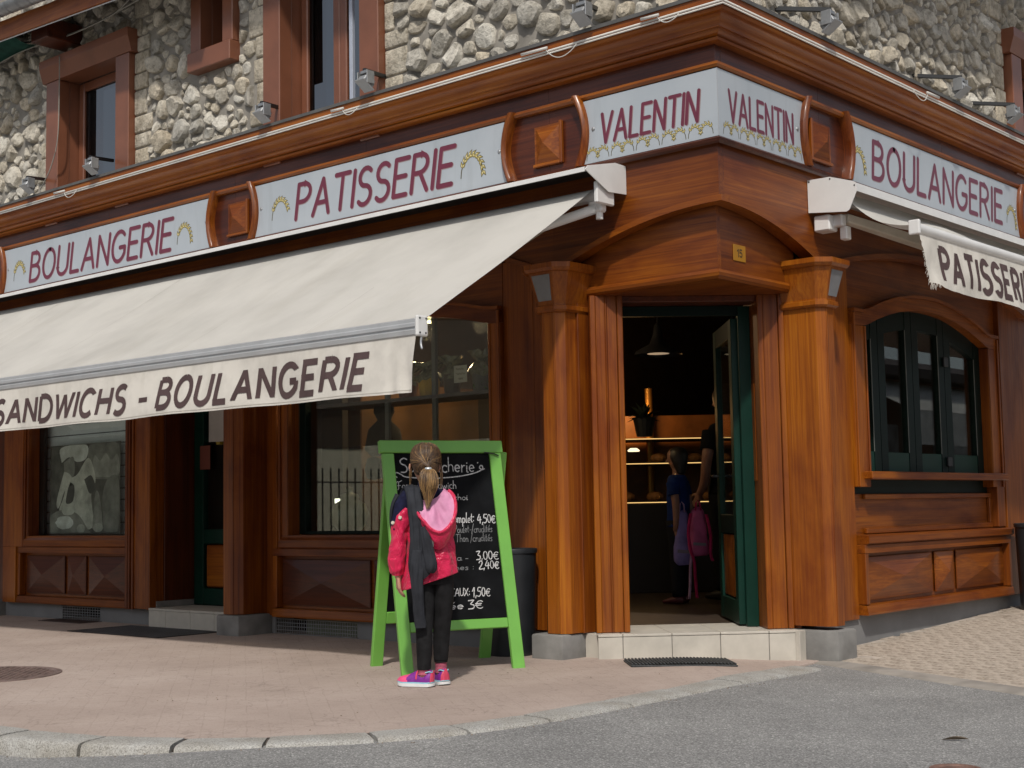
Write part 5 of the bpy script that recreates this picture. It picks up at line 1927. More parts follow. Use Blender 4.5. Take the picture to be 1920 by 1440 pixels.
# chalk handwriting: single-stroke letters, x-height 0.5, ascender 1
LC = {
 'a': (.42, [arc(.2, .24, .19, .24, 40, 400, 12), [(.38, .46), (.37, .1), (.46, .02)]]),
 'b': (.42, [[(.06, 1), (.05, .02)], arc(.22, .24, .17, .23, 160, -170, 12)]),
 'c': (.36, [arc(.22, .24, .2, .24, 45, 310, 10)]),
 'd': (.44, [arc(.2, .24, .19, .24, 40, 400, 12), [(.39, 1), (.38, .1), (.46, .02)]]),
 'e': (.38, [[(.04, .24), (.34, .27)] + arc(.2, .25, .17, .23, 10, 310, 12)]),
 'h': (.42, [[(.05, 0), (.07, 1)], [(.06, .3)] + arc(.22, .3, .15, .18, 150, 0, 7) + [(.38, .02)]]),
 'i': (.16, [[(.08, .46), (.07, .06), (.16, .02)], [(.09, .64), (.10, .68)]]),
 'l': (.20, [[(.1, 1), (.06, .08), (.18, .02)]]),
 'm': (.64, [[(.05, 0), (.06, .48)], [(.06, .3)] + arc(.17, .3, .11, .17, 150, 0, 6) + [(.28, 0)], [(.28, .3)] + arc(.40, .3, .12, .17, 150, 0, 6) + [(.54, .02)]]),
 'n': (.42, [[(.05, 0), (.06, .48)], [(.06, .3)] + arc(.2, .3, .15, .17, 150, 0, 6) + [(.37, .02)]]),
 'o': (.40, [arc(.2, .24, .18, .24, 90, 450, 14)]),
 'p': (.42, [[(.06, .48), (.04, -.36)], arc(.2, .24, .17, .23, 160, -170, 12)]),
 'q': (.44, [arc(.2, .24, .18, .24, 40, 400, 12), [(.38, .46), (.36, -.36)]]),
 'r': (.30, [[(.06, 0), (.07, .48)], [(.07, .28), (.18, .44), (.30, .46)]]),
 's': (.32, [[(.28, .44), (.14, .49), (.07, .38), (.25, .2), (.22, .04), (.03, .03)]]),
 't': (.28, [[(.12, .85), (.10, .1), (.24, .02)], [(0, .52), (.26, .54)]]),
 'u': (.44, [[(.04, .47), (.06, .12), (.18, .0), (.32, .1), (.37, .46)], [(.37, .46), (.38, .06), (.46, .02)]]),
 'w': (.58, [[(.02, .46), (.12, .02), (.28, .38), (.40, .02), (.54, .48)]]),
 'x': (.40, [[(.02, .46), (.36, 0)], [(.36, .46), (.02, 0)]]),
 'z': (.36, [[(.02, .46), (.32, .46), (.02, .02), (.36, .02)]]),
 'E': (.48, [[(.44, 1), (.05, .96), (.03, .02), (.46, .04)], [(.04, .5), (.36, .52)]]),
 'A': (.56, [[(0, 0), (.30, 1), (.54, 0)], [(.1, .36), (.46, .38)]]),
 'U': (.54, [[(.03, 1), (.06, .2), (.26, .0), (.46, .2), (.50, 1)]]),
 'X': (.52, [[(.02, 1), (.48, 0)], [(.50, 1), (0, 0)]]),
 'S': (.56, [[(.52, .92), (.30, 1), (.06, .84), (.12, .62), (.42, .48), (.52, .24), (.40, .04), (.10, .03)]]),
 'F': (.56, [[(0, .72), (.08, .92), (.30, .88), (.62, 1.04)], [(.24, .88), (.22, .1), (.10, -.04)], [(.08, .42), (.46, .46)]]),
 'C': (.50, [arc(.28, .5, .26, .5, 40, 320, 12)]),
 'P': (.46, [[(.05, 0), (.08, 1)], [(.07, .98), (.36, .96), (.42, .7), (.30, .5), (.07, .46)]]),
 'T': (.52, [[(0, .96), (.50, 1)], [(.25, .97), (.22, 0)]]),
 'Q': (.56, [arc(.27, .5, .25, .48, 90, 450, 16), [(.3, .2), (.54, -.05)]]),
 '1': (.30, [[(.0, .62), (.22, 1), (.18, 0)]]),
 '2': (.46, [[(.04, .78), (.20, 1), (.40, .82), (.30, .5), (.03, .03), (.46, .03)]]),
 '3': (.44, [[(.03, .94), (.38, .97), (.18, .58), (.40, .42), (.36, .1), (.03, .03)]]),
 '4': (.50, [[(.26, 1), (.02, .38), (.46, .40)], [(.36, .74), (.32, 0)]]),
 '5': (.46, [[(.44, .98), (.12, .96), (.08, .58), (.34, .56), (.40, .22), (.20, .0), (.02, .06)]]),
 '0': (.44, [arc(.21, .46, .19, .46, 90, 450, 14)]),
 ',': (.14, [[(.08, .08), (.02, -.18)]]),
 ':': (.16, [[(.06, .1), (.07, .16)], [(.07, .5), (.08, .56)]]),
 '-': (.32, [[(.04, .28), (.28, .30)]]),
 '/': (.30, [[(0, -.2), (.3, 1.05)]]),
 ' ': (.22, []),
 '\u20ac': (.52, [arc(.32, .42, .26, .42, 50, 310, 12), [(0, .52), (.40, .54)], [(0, .34), (.36, .36)]]),
 '\u00e9': (.38, [[(.04, .24), (.34, .27)] + arc(.2, .25, .17, .23, 10, 310, 12), [(.18, .62), (.30, .86)]]),
}
def chalk(text, u0, u1, v, h, m, wd=.0045, slant=.12, name='chalk_writing', seed=1):
    r = random.Random(seed)
    nat = sum(LC[c][0] + .07 for c in text)
    sx = (u1 - u0) / (nat * h)
    mb = MB()
    x = 0
    k = 0
    for c in text:
        jy = r.uniform(-.04, .04)
        for st in LC[c][1]:
            pts = [(u0 + (x + a) * h * sx + b * h * slant, v + (b + jy) * h) for a, b in st]
            if len(pts) > 2 and len(pts) < 9:
                pts = [(q.x, q.y) for q in catmull(pts, 4)]
            vs, fs = ribbon(pts, wd * r.uniform(.85, 1.15), 'round')
            mb.add([FF(a, -.0135 + .0002 * (1 + k % 5), b) for a, b in vs], fs)
            k += 1
        x += LC[c][0] + .07
    return build(name, mb, m, fr, recalc=False)
chalk('Sandwicherie', .096, .568, 1.158, .086, CHALK, .0065, .05)
mb = MB()
for st in ([(.075, 1.128), (.062, 1.140), (.075, 1.156), (.10, 1.146), (.14, 1.128), (.30, 1.121), (.45, 1.130), (.56, 1.150), (.612, 1.172), (.618, 1.192), (.606, 1.196), (.598, 1.182), (.612, 1.172), (.628, 1.176)], [(.588, 1.212), (.591, 1.214)]):
    vs, fs = ribbon([(q.x, q.y) for q in catmull(st, 5)], .0065, 'round')
    mb.add([FF(a, -.0127, b) for a, b in vs], fs)
build('chalk_flourish', mb, CHALK, fr, recalc=False)
chalk('Formule sandwich', .068, .440, 1.058, .050, CHALK, .0036, .05)
chalk('boisson', .20, .395, 1.030, .034, CHALKF, .0030, .05)
chalk('dessert au choi', .16, .504, .990, .036, CHALK, .0034, .08)
chalk('Complet:', .375, .530, .855, .058, CHALK, .0048, .10)
chalk('4,50\u20ac', .548, .665, .850, .052, CHALK, .0054, .05)
chalk('Poulet-/crudit\u00e9s', .395, .637, .796, .046, CHALKF, .0036, .10)
chalk('Thon /crudit\u00e9s', .400, .631, .742, .046, CHALKF, .0034, .10)
chalk('Pizza -', .290, .47, .632, .036, CHALKF, .0036, .05)
chalk('3,00\u20ac', .515, .660, .634, .052, CHALK, .0052, .05)
chalk('Quiches :', .250, .50, .578, .034, CHALKF, .0036, .05)
chalk('2,40\u20ac', .526, .656, .580, .048, CHALK, .0056, .05)
chalk('EAUX:', .334, .455, .430, .042, CHALK, .0046, .10)
chalk('1,50\u20ac', .466, .581, .422, .052, CHALK, .0054, .10)
chalk('Oran', .095, .20, .352, .055, CHALK, .0060, .05) if False else None
chalk('Cress\u00e9e', .098, .409, .355, .046, CHALK, .0046, .08)
chalk('3\u20ac', .431, .531, .352, .052, CHALK, .0056, .10)

# ---------------------------------------------------------------- bins, mat, grate, covers
BINM = plain('black plastic bin', (.020, .023, .027), .42, var=.2)
def bin_(c, r, h, label, latch):
    root = thing('waste_bin', label, 'bin', c, 'black bins beside the shop entrances')
    mb = MB()
    mb.lathe(c, [(0, 0), (r * .88, 0), (r * .90, .01), (r, h - .03), (r * 1.04, h - .028), (r * 1.05, h - .008), (r * 1.03, h), (r * .97, h), (r * .95, h - .03), (r * .84, .02), (0, .02)], 32)
    build('bin_body', mb, BINM, root, smooth=True, autosmooth=40)
    if latch:
        a = latch
        t = Vector((math.cos(a), math.sin(a), 0)); sd = Vector((-t.y, t.x, 0))
        def FL(s, d, z):
            p = Vector(c) + t * (r * .985 + d) + sd * s
            return (p.x, p.y, c[2] + z)
        build('handle', MB().tube([FL(0, 0, h * .74), FL(0, .022, h * .74), FL(0, .024, h * .60), FL(0, 0, h * .58)], .010, 8), STEEL, root)
        build('clip', MB().fbox(FL, -.02, .02, -.002, .012, h * .735, h * .80, .003), STEEL, root)
bin_((-1.545, -.115, .001), .165, .655, 'black bin with a steel handle between the sandwich board and the column', -1.0)
bin_((.20, 4.03, hgt(.2, 4.03) + .001), .17, .655, 'black bin cut off by the right edge against the brown pilaster', None)
# ribbed mat
mt = thing('door_mat', 'dark ribbed rubber mat on the pavement before the corner door', 'mat', FC(-.19, .34, -.01))
RUB = plain('dark grey rubber', (.045, .048, .050), .75, var=.3, vscale=30)
def FM(u, d, z):
    x, y, _ = FC(u, d, 0)
    return (x, y, hgt(x, y) + z)
build('mat_base', MB().fbox(FM, -.485, .125, .15, .47, .001, .012, .004), RUB, mt)
mb = MB()
for k in range(30):
    u = -.475 + .0203 * k
    mb.fbox(FM, u - .006, u + .006, .16, .46, .0122, .021, .003)
o = build('mat_rib', mb, RUB, mt)
o['kind'] = 'stuff'
# entrance grate
gt = thing('floor_grate', 'dark metal foot grate let into the paving before the side door', 'grate', (-5.2, -.32, 0))
mb = MB()
for a in ((-5.80, -4.59, -.615, -.595), (-5.80, -4.59, -.045, -.025), (-5.80, -5.78, -.594, -.046), (-4.61, -4.59, -.594, -.046)):
    mb.box(a[0], a[1], a[2], a[3], -.01, .006)
build('frame', mb, BLACKM, gt)
build('dark_sheet', MB().box(-5.779, -4.611, -.594, -.046, -.003, .0015), plain('painted black depth', (.004, .004, .004), .9), gt)  # flat black sheet, paints the shade below the bars
mb = MB()
for k in range(46):
    x = -5.77 + k * .0255
    mb.box(x - .003, x + .003, -.592, -.048, .0018, .0056)
for k in range(21):
    y = -.585 + k * .0262
    mb.box(-5.777, -4.613, y - .003, y + .003, .0016, .005)
o = build('grate_bar', mb, plain('worn dark steel', (.12, .12, .125), .5, metal=.2), gt)
o['kind'] = 'stuff'
gl = thing('floor_grate', 'small rusty grate flat on the paving under the left cellar vent', 'grate', (-6.75, -.02, 0))
mb = MB()
build('frame', MB().box(-7.08, -6.42, -.12, .10, -.004, .004), plain('rusty brown steel', (.07, .045, .038), .7, var=.3, vscale=30), gl)
mb = MB()
for k in range(20):
    mb.box(-7.05 + k * .031, -7.04 + k * .031, -.10, .08, .0042, .0085)
o = build('grate_bar', mb, plain('rusty brown steel', (.07, .045, .038), .7), gl)
o['kind'] = 'stuff'
# round covers
IRON = plain('brown cast iron', (.19, .135, .118), .6, metal=.2, var=.3, vscale=14)
mh = thing('manhole_cover', 'round brown cast iron cover set in the pinkish paving', 'manhole cover', (-3.43, -2.60, 0))
mb = MB()
mb.lathe((-3.43, -2.60, 0), [(0, .0035), (.385, .0035), (.39, .001), (.400, .001), (.405, .005), (.435, .005), (.438, -.004)], 40)
build('cover', mb, IRON, mh)
mb = MB()
for i in range(-15, 16):
    for j in range(-15, 16):
        x, y = i * .0255, j * .0255
        if (i + j) % 2 == 0 and x * x + y * y < .37 ** 2:
            cx, cy = -3.43 + x, -2.60 + y
            mb.box(cx - .009, cx + .009, cy - .009, cy + .009, .0038, .0085)
o = build('stud', mb, IRON, mh)
o['kind'] = 'stuff'
vc = thing('valve_cover', 'small rust rimmed valve cover in the asphalt at the lower right', 'valve cover', (2.20, -2.06, rz(2.2, -2.06)))
mb = MB()
mb.lathe((2.20, -2.06, rz(2.2, -2.06)), [(0, .004), (.070, .004), (.075, .010), (.088, .010), (.092, -.004)], 28)
build('cover', mb, plain('rusty iron', (.16, .09, .07), .7, var=.3, vscale=25), vc)
# stray leaf on the asphalt
mb = MB()
lx, ly = 1.86, -1.43
rows = []
for i in range(7):
    t = i / 6
    w_ = .018 * math.sin(PI * t) ** .8 + .0005
    rows.append([(lx + .085 * t, ly + .085 * t * .9 + w_ * .3 * q - w_ * q * 1.0, rz(lx, ly) + .004 + .012 * abs(q) * math.sin(PI * t)) for q in (-1, 0, 1)])
mb.grid(rows)
tag(build('dry_leaf', mb, plain('brown dry leaf', (.10, .075, .05), .8, var=.3, vscale=40), None), 'small dry brown leaf lying on the grey asphalt', 'leaf')
# pebbles and crumbs in the gutter
mb = MB()
rr = random.Random(21)
for k in range(170):
    if k < 90:
        u = rr.uniform(joints[0] - 1.0, cum[-1])
        p, n0 = kerb_at(u)
        q = p + n0 * (KW + rr.uniform(.0, .10) ** 1.2)
        z = rz(q.x, q.y)
    else:
        q = Vector((rr.uniform(-4.5, .1), rr.uniform(-3.1, -.3), 0))
        z = hgt(q.x, q.y)
    r_ = rr.uniform(.002, .006)
    a = rr.uniform(0, 6)
    mb.add([(q.x + r_ * math.cos(a + i * 2.1), q.y + r_ * math.sin(a + i * 2.1), z) for i in range(3)] + [(q.x, q.y, z + r_ * .9)], [(0, 1, 3), (1, 2, 3), (2, 0, 3)])
o = build('grit', mb, plain('gutter grit', (.20, .16, .12), .9, var=.5, vscale=50))
o['kind'] = 'stuff'

# ---------------------------------------------------------------- inside the shop
cn = thing('display_counter', 'lit glass bakery counter at the back of the shop', 'counter', (-3.2, 3.5, .14))
cA, cB = Vector((-3.60, 2.98, 0)), Vector((-2.35, 4.06, 0))
cx_ = (cB - cA).normalized(); cn_ = Vector((cx_.y, -cx_.x, 0))
if cn_.dot(Vector((1, -1, 0))) < 0: cn_ = -cn_
def FK(s, d, z):
    p = cA + cx_ * s + cn_ * d
    return (p.x, p.y, z)
CL = (cB - cA).length
build('base', MB().fbox(FK, 0, CL, -.7, 0, .142, .93, .005), plain('dark counter front', (.012, .009, .008), .5), cn)
STRIP = emit('warm strip light', (1.0, .62, .22), 1.1)
for z in (.945, 1.29, 1.51):
    build('shelf', MB().fbox(FK, 0, CL, -.6, .0, z - .012, z, .002), plain('dark steel shelf', (.05, .04, .03), .4), cn)
    build('strip_light', MB().fbox(FK, 0, CL, .001, .006, z - .010, z - .003, 0), STRIP, cn)
build('back_panel', MB().fbox(FK, 0, CL, -.66, -.64, .93, 1.75, 0), plain('warm orange tiles', (.24, .085, .015), .5, var=.3), cn)
LOAF = plain('crusty bread', (.30, .13, .035), .7, var=.3, vscale=15)
rr = random.Random(31)
for z, n_ in ((.945, 7), (1.29, 5)):
    for k in range(n_):
        s = .10 + (CL - .2) * k / (n_ - 1) + rr.uniform(-.03, .03)
        c = Vector(FK(s, -.18 + rr.uniform(-.05, .05), z + .045))
        bm = bmesh.new()
        bmesh.ops.create_uvsphere(bm, u_segments=12, v_segments=8, radius=1)
        me = bpy.data.meshes.new('loaf')
        for v in bm.verts:
            v.co = Vector((v.co.x * .085, v.co.y * .06, v.co.z * .045)) + c
        bm.to_mesh(me); bm.free()
        me.materials.append(LOAF)
        o = link('bread_loaf', me, None)
        tag(o, 'bread loaf on the %s lit counter shelf, %s from the left' % ('lower' if z < 1 else 'upper', ('first', 'second', 'third', 'fourth', 'fifth', 'sixth', 'seventh')[k]), 'bread', 'loaves in the lit counter')
sp = tag(build('counter_lamp', MB().lathe(FK(.62, -.05, 1.395), [(0, 0), (.05, 0), (.055, .01), (.03, .03), (0, .03)], 16), emit('bright warm lamp', (1, .78, .5), 1.6)), 'small bright round lamp shining above the counter shelf', 'lamp')
pl = bpy.data.lights.new('counter light', 'POINT')
pl.energy = 6.5
pl.color = (1, .55, .2)
pl.shadow_soft_size = .15
po = bpy.data.objects.new('counter light', pl)
COL.objects.link(po)
po.location = FK(.6, -.35, 1.72)
tall = tag(build('brass_pipe', MB().tube([(-3.36, 3.95, 1.0), (-3.36, 3.95, 2.0)], .035, 12), plain('warm brass', (.55, .26, .05), .35, metal=.6)), 'upright brass pipe glowing behind the counter', 'pipe')
# pendant lamps
def pendant(c, r, label):
    root = thing('pendant_lamp', label, 'lamp', c, 'pendant lamps over the counter')
    build('lamp_shade', MB().lathe(c, [(r, 0), (r * .92, .03), (r * .35, .09), (r * .22, .16), (.03, .24), (.012, .26)], 24), plain('dark enamel shade', (.02, .02, .022), .35), root, smooth=True)
    build('glow_disc', MB().lathe(c, [(0, .012), (r * .45, .010)], 20), emit('pendant glow', (1, .75, .5), .3), root)
    build('cord', MB().tube([(c[0], c[1], c[2] + .25), (c[0], c[1], 2.92)], .006, 6), BLACKM, root)
pendant((-2.28, 2.59, 2.13), .20, 'dark pendant lamp with a glowing underside inside the doorway')
pendant((-2.05, 3.35, 2.16), .16, 'second pendant lamp seen through the open door glass')
tag(build('ceiling_panel', MB().box(-1.95, -1.35, 1.45, 2.15, 2.66, 2.68), plain('pale grey ceiling panel', (.45, .44, .43), .7)), 'pale flat panel under the ceiling just inside the door', 'ceiling panel')
# potted plant on the counter
pp = thing('potted_plant', 'dark potted plant standing on the shop counter', 'plant', (-2.95, 3.30, 1.515))
build('pot', MB().lathe((-2.95, 3.30, 1.515), [(0, 0), (.07, 0), (.10, .16), (.085, .16), (0, .14)], 16), plain('black pot', (.01, .01, .01), .5), pp)
mb = MB()
rr = random.Random(4)
for k in range(60):
    a, e = rr.uniform(0, 2 * PI), rr.uniform(.1, 1.3)
    d_ = Vector((math.cos(a) * math.cos(e), math.sin(a) * math.cos(e), math.sin(e)))
    b = Vector((-2.95, 3.30, 1.66)); L = rr.uniform(.10, .24)
    sdv = d_.cross(Vector((0, 0, 1))).normalized() * .022
    tip = b + d_ * L - Vector((0, 0, .05 * L / .2))
    mid = b + d_ * L * .5
    mb.add([b, mid + sdv, tip, mid - sdv], [(0, 1, 2, 3)])
o = build('foliage', mb, plain('dark leaf', (.012, .02, .008), .6), pp)
o['kind'] = 'stuff'

# window display behind the big pane
sh = thing('display_shelf', 'dark shelf with gift bags behind the big window', 'shelf', (-2.9, .45, 1.70))
build('board', MB().box(-3.85, -1.90, .30, .66, 1.69, 1.715, .003), plain('dark stained shelf', (.05, .03, .02), .5), sh)
for x in (-3.08, -2.60):
    build('post', MB().box(x - .02, x + .02, .30, .33, .745, 2.9, .003), plain('grey brown post', (.12, .11, .10), .5), sh)
CELLO = plain('clear olive cellophane', (.22, .20, .12), .18, var=.5, vscale=25, coat=.6)
def gift(x, y, h, w_, m, label, seed):
    root = thing('gift_bag', label, 'gift bag', (x, y, 1.716))
    mb = MB()
    mb.lathe((x, y, 1.716), [(0, 0), (w_ * .75, 0), (w_ * .8, .02), (w_, h * .6), (w_ * .55, h * .62)], 10)
    build('tub', mb, m, root)
    r = random.Random(seed)
    mb = MB()
    rows = []
    for i, (t, q) in enumerate(((.45, 1.0), (.6, 1.15), (.75, .9), (.85, .45), (1.0, 1.1), (1.12, 1.5))):
        rows.append([(x + w_ * q * r.uniform(.72, 1.2) * math.cos(k * PI / 8), y + w_ * q * r.uniform(.72, 1.2) * math.sin(k * PI / 8), 1.716 + h * t + r.uniform(-.01, .02)) for k in range(16)])
    mb.grid(rows, close_v=True)
    build('cellophane', mb, CELLO, root)
gift(-2.76, .42, .22, .085, plain('yellow tub', (.55, .30, .02), .45, var=.2), 'yellow tub wrapped in cellophane beside the awning end', 1)
gift(-2.98, .42, .20, .08, plain('red tub', (.16, .03, .015), .5), 'dark red tub in cellophane at the edge of the valance', 2)
gift(-2.56, .45, .24, .07, plain('brown tub', (.10, .06, .03), .5), 'brown wrapped gift behind the price card', 3)
gift(-2.30, .48, .26, .08, plain('grey tub', (.12, .11, .09), .5), 'pale wrapped gift at the right of the window shelf', 4)
pc = thing('price_card', 'small white handwritten card on the window shelf', 'card', (-2.40, .37, 1.79))
build('card', MB().box(-2.462, -2.338, .365, .369, 1.79, 1.91), plain('cream card', (.55, .50, .42), .8), pc)
mb = MB()
for i, (a, b) in enumerate(((.10, .75), (.12, .88), (.30, .70))):
    pts = [(-2.45 + .11 * (a + (b - a) * t), 1.885 - .034 * i + .006 * math.sin(t * 19 + i)) for t in lin(0, 1, 22)]
    vs, fs = ribbon(pts, .0035, 'round')
    mb.add([(x, .3645, z) for x, z in vs], fs)
build('scribble', mb, plain('brown ink', (.08, .06, .05), .9), pc, recalc=False)
mb = MB()
rr = random.Random(8)
for k in range(90):
    p = Vector((-2.18 + rr.uniform(-.16, .16), .45 + rr.uniform(-.05, .08), 1.72 + abs(rr.gauss(0, .07))))
    d_ = Vector((rr.uniform(-1, 1), rr.uniform(-1, 1), rr.uniform(-.2, 1))).normalized() * .04
    sd_ = d_.cross(Vector((0, 1, .3))).normalized() * .009
    mb.add([p, p + d_ * .5 + sd_, p + d_, p + d_ * .5 - sd_], [(0, 1, 2, 3)])
o = build('tinsel', mb, plain('green tinsel', (.10, .20, .03), .25, var=.6, vscale=60))
o['kind'] = 'stuff'
# jar, lamp and doll low in the window
jr = thing('stoneware_jar', 'olive brown lidded jar low in the big window', 'jar', (-3.86, .42, .742))
JM = plain('olive glazed stoneware', (.12, .11, .055), .35, var=.35, vscale=8, coat=.4)
jx = -3.66
build('jar_body', MB().lathe((jx, .46, .742), [(0, 0), (.07, 0), (.13, .07), (.15, .15), (.12, .22), (.07, .25), (.065, .27)], 20), JM, jr, smooth=True)
build('lid', MB().lathe((jx, .46, 1.012), [(.075, 0), (.07, .02), (.03, .035), (.02, .05), (.03, .07), (0, .085)], 16), JM, jr, smooth=True)
mb = MB()
rows = []
dl = thing('cloth_doll', 'dark figure with two large shoes hanging in the big window', 'doll', (-3.45, .6, 1.2))
DK = plain('dark brown felt', (.03, .022, .018), .9, var=.3)
build('doll_body', MB().lathe((-3.42, .6, 1.32), [(0, .42), (.07, .40), (.08, .33), (.05, .27), (.12, .20), (.15, .05), (.10, 0), (0, 0)], 16), DK, dl, smooth=True)
for sx_ in (-.075, .075):
    build('shoe', MB().lathe((-3.42 + sx_, .56, 1.14), [(0, 0), (.05, .01), (.07, .08), (.05, .16), (0, .18)], 14), DK, dl, smooth=True)
tag(build('white_lamp', MB().lathe((-3.73, .40, .97), [(0, .0), (.02, .0), (.02, .035), (0, .035)], 10), emit('tiny window lamp', (1, .93, .75), 2.2)), 'tiny bright lamp low at the left of the big window', 'lamp')
for x, lab in ((-2.95, 'round ceiling light seen through the right of the big window'), (-3.55, 'round ceiling light half hidden by the awning end')):
    tag(build('ceiling_light', MB().lathe((x, 1.2, 2.405), [(0, 0), (.075, 0), (.08, .01), (.08, .05)], 20), emit('dim ceiling light', (.75, .80, .52), .42)), lab, 'ceiling light')
    cl_ = bpy.data.lights.new('ceiling light glow', 'POINT')
    cl_.energy = 14
    cl_.color = (1, .72, .40)
    cl_.shadow_soft_size = .08
    co_ = bpy.data.objects.new('ceiling light glow', cl_)
    COL.objects.link(co_)
    co_.location = (x, 1.2, 2.33)
tag(build('cabinet', MB().box(-4.32, -4.0, .9, 2.3, .15, 1.95, .01), plain('orange brown cabinet', (.14, .06, .018), .6, var=.5, vscale=2.5)), 'orange brown cabinet standing deep in the shop', 'cabinet')

# ---------------------------------------------------------------- across the street (seen in the window panes, plus unseen ones added to darken reflections)
opp = thing('house', 'pale yellow house across the street mirrored in the big window', 'building', (-27, -20, 0))
build('wall', MB().box(-33, -24, -46, -12.7, -.3, 4.6), plain('pale yellow render', (.80, .74, .56), .9, var=.08), opp)
build('roof', MB().box(-33.5, -23.4, -46.5, -12.65, 4.6, 5.0), plain('brown roof', (.10, .06, .05), .8), opp)
for k in range(3):
    build('window', MB().box(-24.02, -23.97, -33 + 7 * k, -31.6 + 7 * k, 2.6, 4.0), plain('dark pane', (.03, .035, .04), .2), opp)
fen = thing('iron_fence', 'dark iron railing across the street mirrored in the big window', 'fence', (-21, -20, 0))
mb = MB()
for k in range(88):
    y = -36 + .26 * k
    mb.tube([(-21, y, -.1), (-21, y, 1.95)], .022, 5)
for z in (.35, 1.6):
    mb.box(-21.015, -20.985, -36.2, -13.2, z, z + .035)
o = build('railing_bar', mb, BLACKM, fen)
o['kind'] = 'stuff'
oph = thing('shop_house', 'brown shop house across the street mirrored in the right windows', 'building', (12, 26, 0))
build('wall', MB().box(9.5, 16, 15, 46, -.3, 3.6), plain('brown timber front', (.16, .085, .055), .8, var=.3), oph)
build('roof', MB().box8([(8.9, 15, 3.6), (16, 15, 3.6), (16, 46, 3.6), (8.9, 46, 3.6), (8.9, 15, 3.8), (16, 15, 5.5), (16, 46, 5.5), (8.9, 46, 3.8)]), plain('dark roof', (.05, .035, .03), .8), oph)
for k in range(5):
    build('window', MB().box(9.47, 9.52, 16 + 4 * k, 18.2 + 4 * k, .9, 2.6), plain('pale shop window', (.30, .30, .32), .3, var=.6, vscale=2), oph)
aw2 = thing('awning', 'beige awning across the street mirrored in the right windows', 'awning', (8.6, 22, 2.5))
build('fabric', MB().add([(9.46, 19.6, 3.55), (9.46, 27, 3.55), (7.9, 27, 2.75), (7.9, 19.6, 2.75)], [(0, 1, 2, 3)]), CANVAS, aw2)
build('valance', MB().box(7.88, 7.9, 19.6, 27, 2.05, 2.74), VALANCE, aw2)
drop_ = thing('backdrop', 'dark unseen barn across the street mirrored faintly in the poster window', 'building', (-28, -8, 0))  # unseen dark block added to darken what the poster window mirrors
build('wall', MB().box(-36, -20, -12.2, -2, -.3, 4.2), plain('dark reflection backdrop', (.06, .045, .035), .9, var=.4), drop_)
build('roof', MB().box(-36.5, -19.5, -12.6, -1.5, 4.2, 4.5), plain('dark roof', (.05, .035, .03), .8), drop_)

gh = thing('house', 'plain grey brown house added out of view to dim reflections in the varnish', 'building', (14, -24, 0))  # unseen house added so the varnish mirrors less bright sky
def FH(u, d, z):
    return (13.0 + (u + d) * T2, -21.0 + (u - d) * T2, z)
build('wall', MB().fbox(FH, -17, 15, 0, 8, -.3, 6.4, 0), plain('grey brown render', (.30, .26, .22), .9, var=.15), gh)
build('roof', MB().fbox(FH, -17.5, 15.5, -.5, 8.5, 6.4, 6.8, 0), plain('dark roof', (.05, .035, .03), .8), gh)
for k in range(8):
    build('window', MB().fbox(FH, -15.5 + 3.9 * k, -14.2 + 3.9 * k, -.03, .02, 3.4, 5.0, 0), plain('dark pane', (.03, .035, .04), .2), gh)
# ---------------------------------------------------------------- people
class Frame:
    def __init__(s, o, fwd, k=1.0):
        s.o = Vector(o); s.f = Vector((fwd[0], fwd[1], 0)).normalized(); s.r = Vector((s.f.y, -s.f.x, 0)); s.k = k
    def __call__(s, x, d, z):
        p = s.o + s.r * (x * s.k) + s.f * (d * s.k) + Vector((0, 0, z * s.k))
        return (p.x, p.y, p.z)

def loft(mb, W, rings, n=20, fold=0.0, seed=0, caps=True, ff=6.0, tilt=None, fa=None, fz=None):
    """rings: (x, d, z, rx, rd) stacked rings, local axes; optional direction-aware tube"""
    rows = []
    off = Vector((seed * 7.3, seed * 3.1, seed * 1.7))
    m = len(rings)
    C = [Vector(r[:3]) for r in rings]
    for i, r in enumerate(rings):
        t = (C[min(i + 1, m - 1)] - C[max(i - 1, 0)]).normalized()
        # basis perpendicular to the axis
        a = Vector((1, 0, 0)) if abs(t.x) < .85 else Vector((0, 1, 0))
        a = (a - t * a.dot(t)).normalized()
        b = t.cross(a)
        if tilt is not None:
            a = Vector((1, 0, tilt[i] if isinstance(tilt, (list, tuple)) else tilt)); b = Vector((0, 1, 0))
        row = []
        for k in range(n):
            an = 2 * PI * k / n
            ca, sa = math.cos(an), math.sin(an)
            q = 1.0
            if fold:
                A1, Z1_ = (fa if fa else ff * .3), (fz if fz else ff * 1.1)
                q += fold * noise.noise(Vector((ca * A1, sa * A1, C[i].z * Z1_)) + off) + fold * .6 * noise.noise(Vector((ca * A1 * 2.3, sa * A1 * 2.3, C[i].z * Z1_ * 1.8)) + off)
            p = C[i] + a * (ca * r[3] * q) + b * (sa * r[4] * q)
            row.append(W(p.x, p.y, p.z))
        rows.append(row)
    o = len(mb.v)
    mb.grid(rows, close_v=True)
    if caps:
        mb.f.append(tuple(o + k for k in range(n)))
        mb.f.append(tuple(o + (m - 1) * n + k for k in range(n)))
    return mb

def smooth_rings(P, n):
    Q = [Vector(p) for p in P]
    out = []
    ext = [Q[0] * 2 - Q[1]] + Q + [Q[-1] * 2 - Q[-2]]
    return out

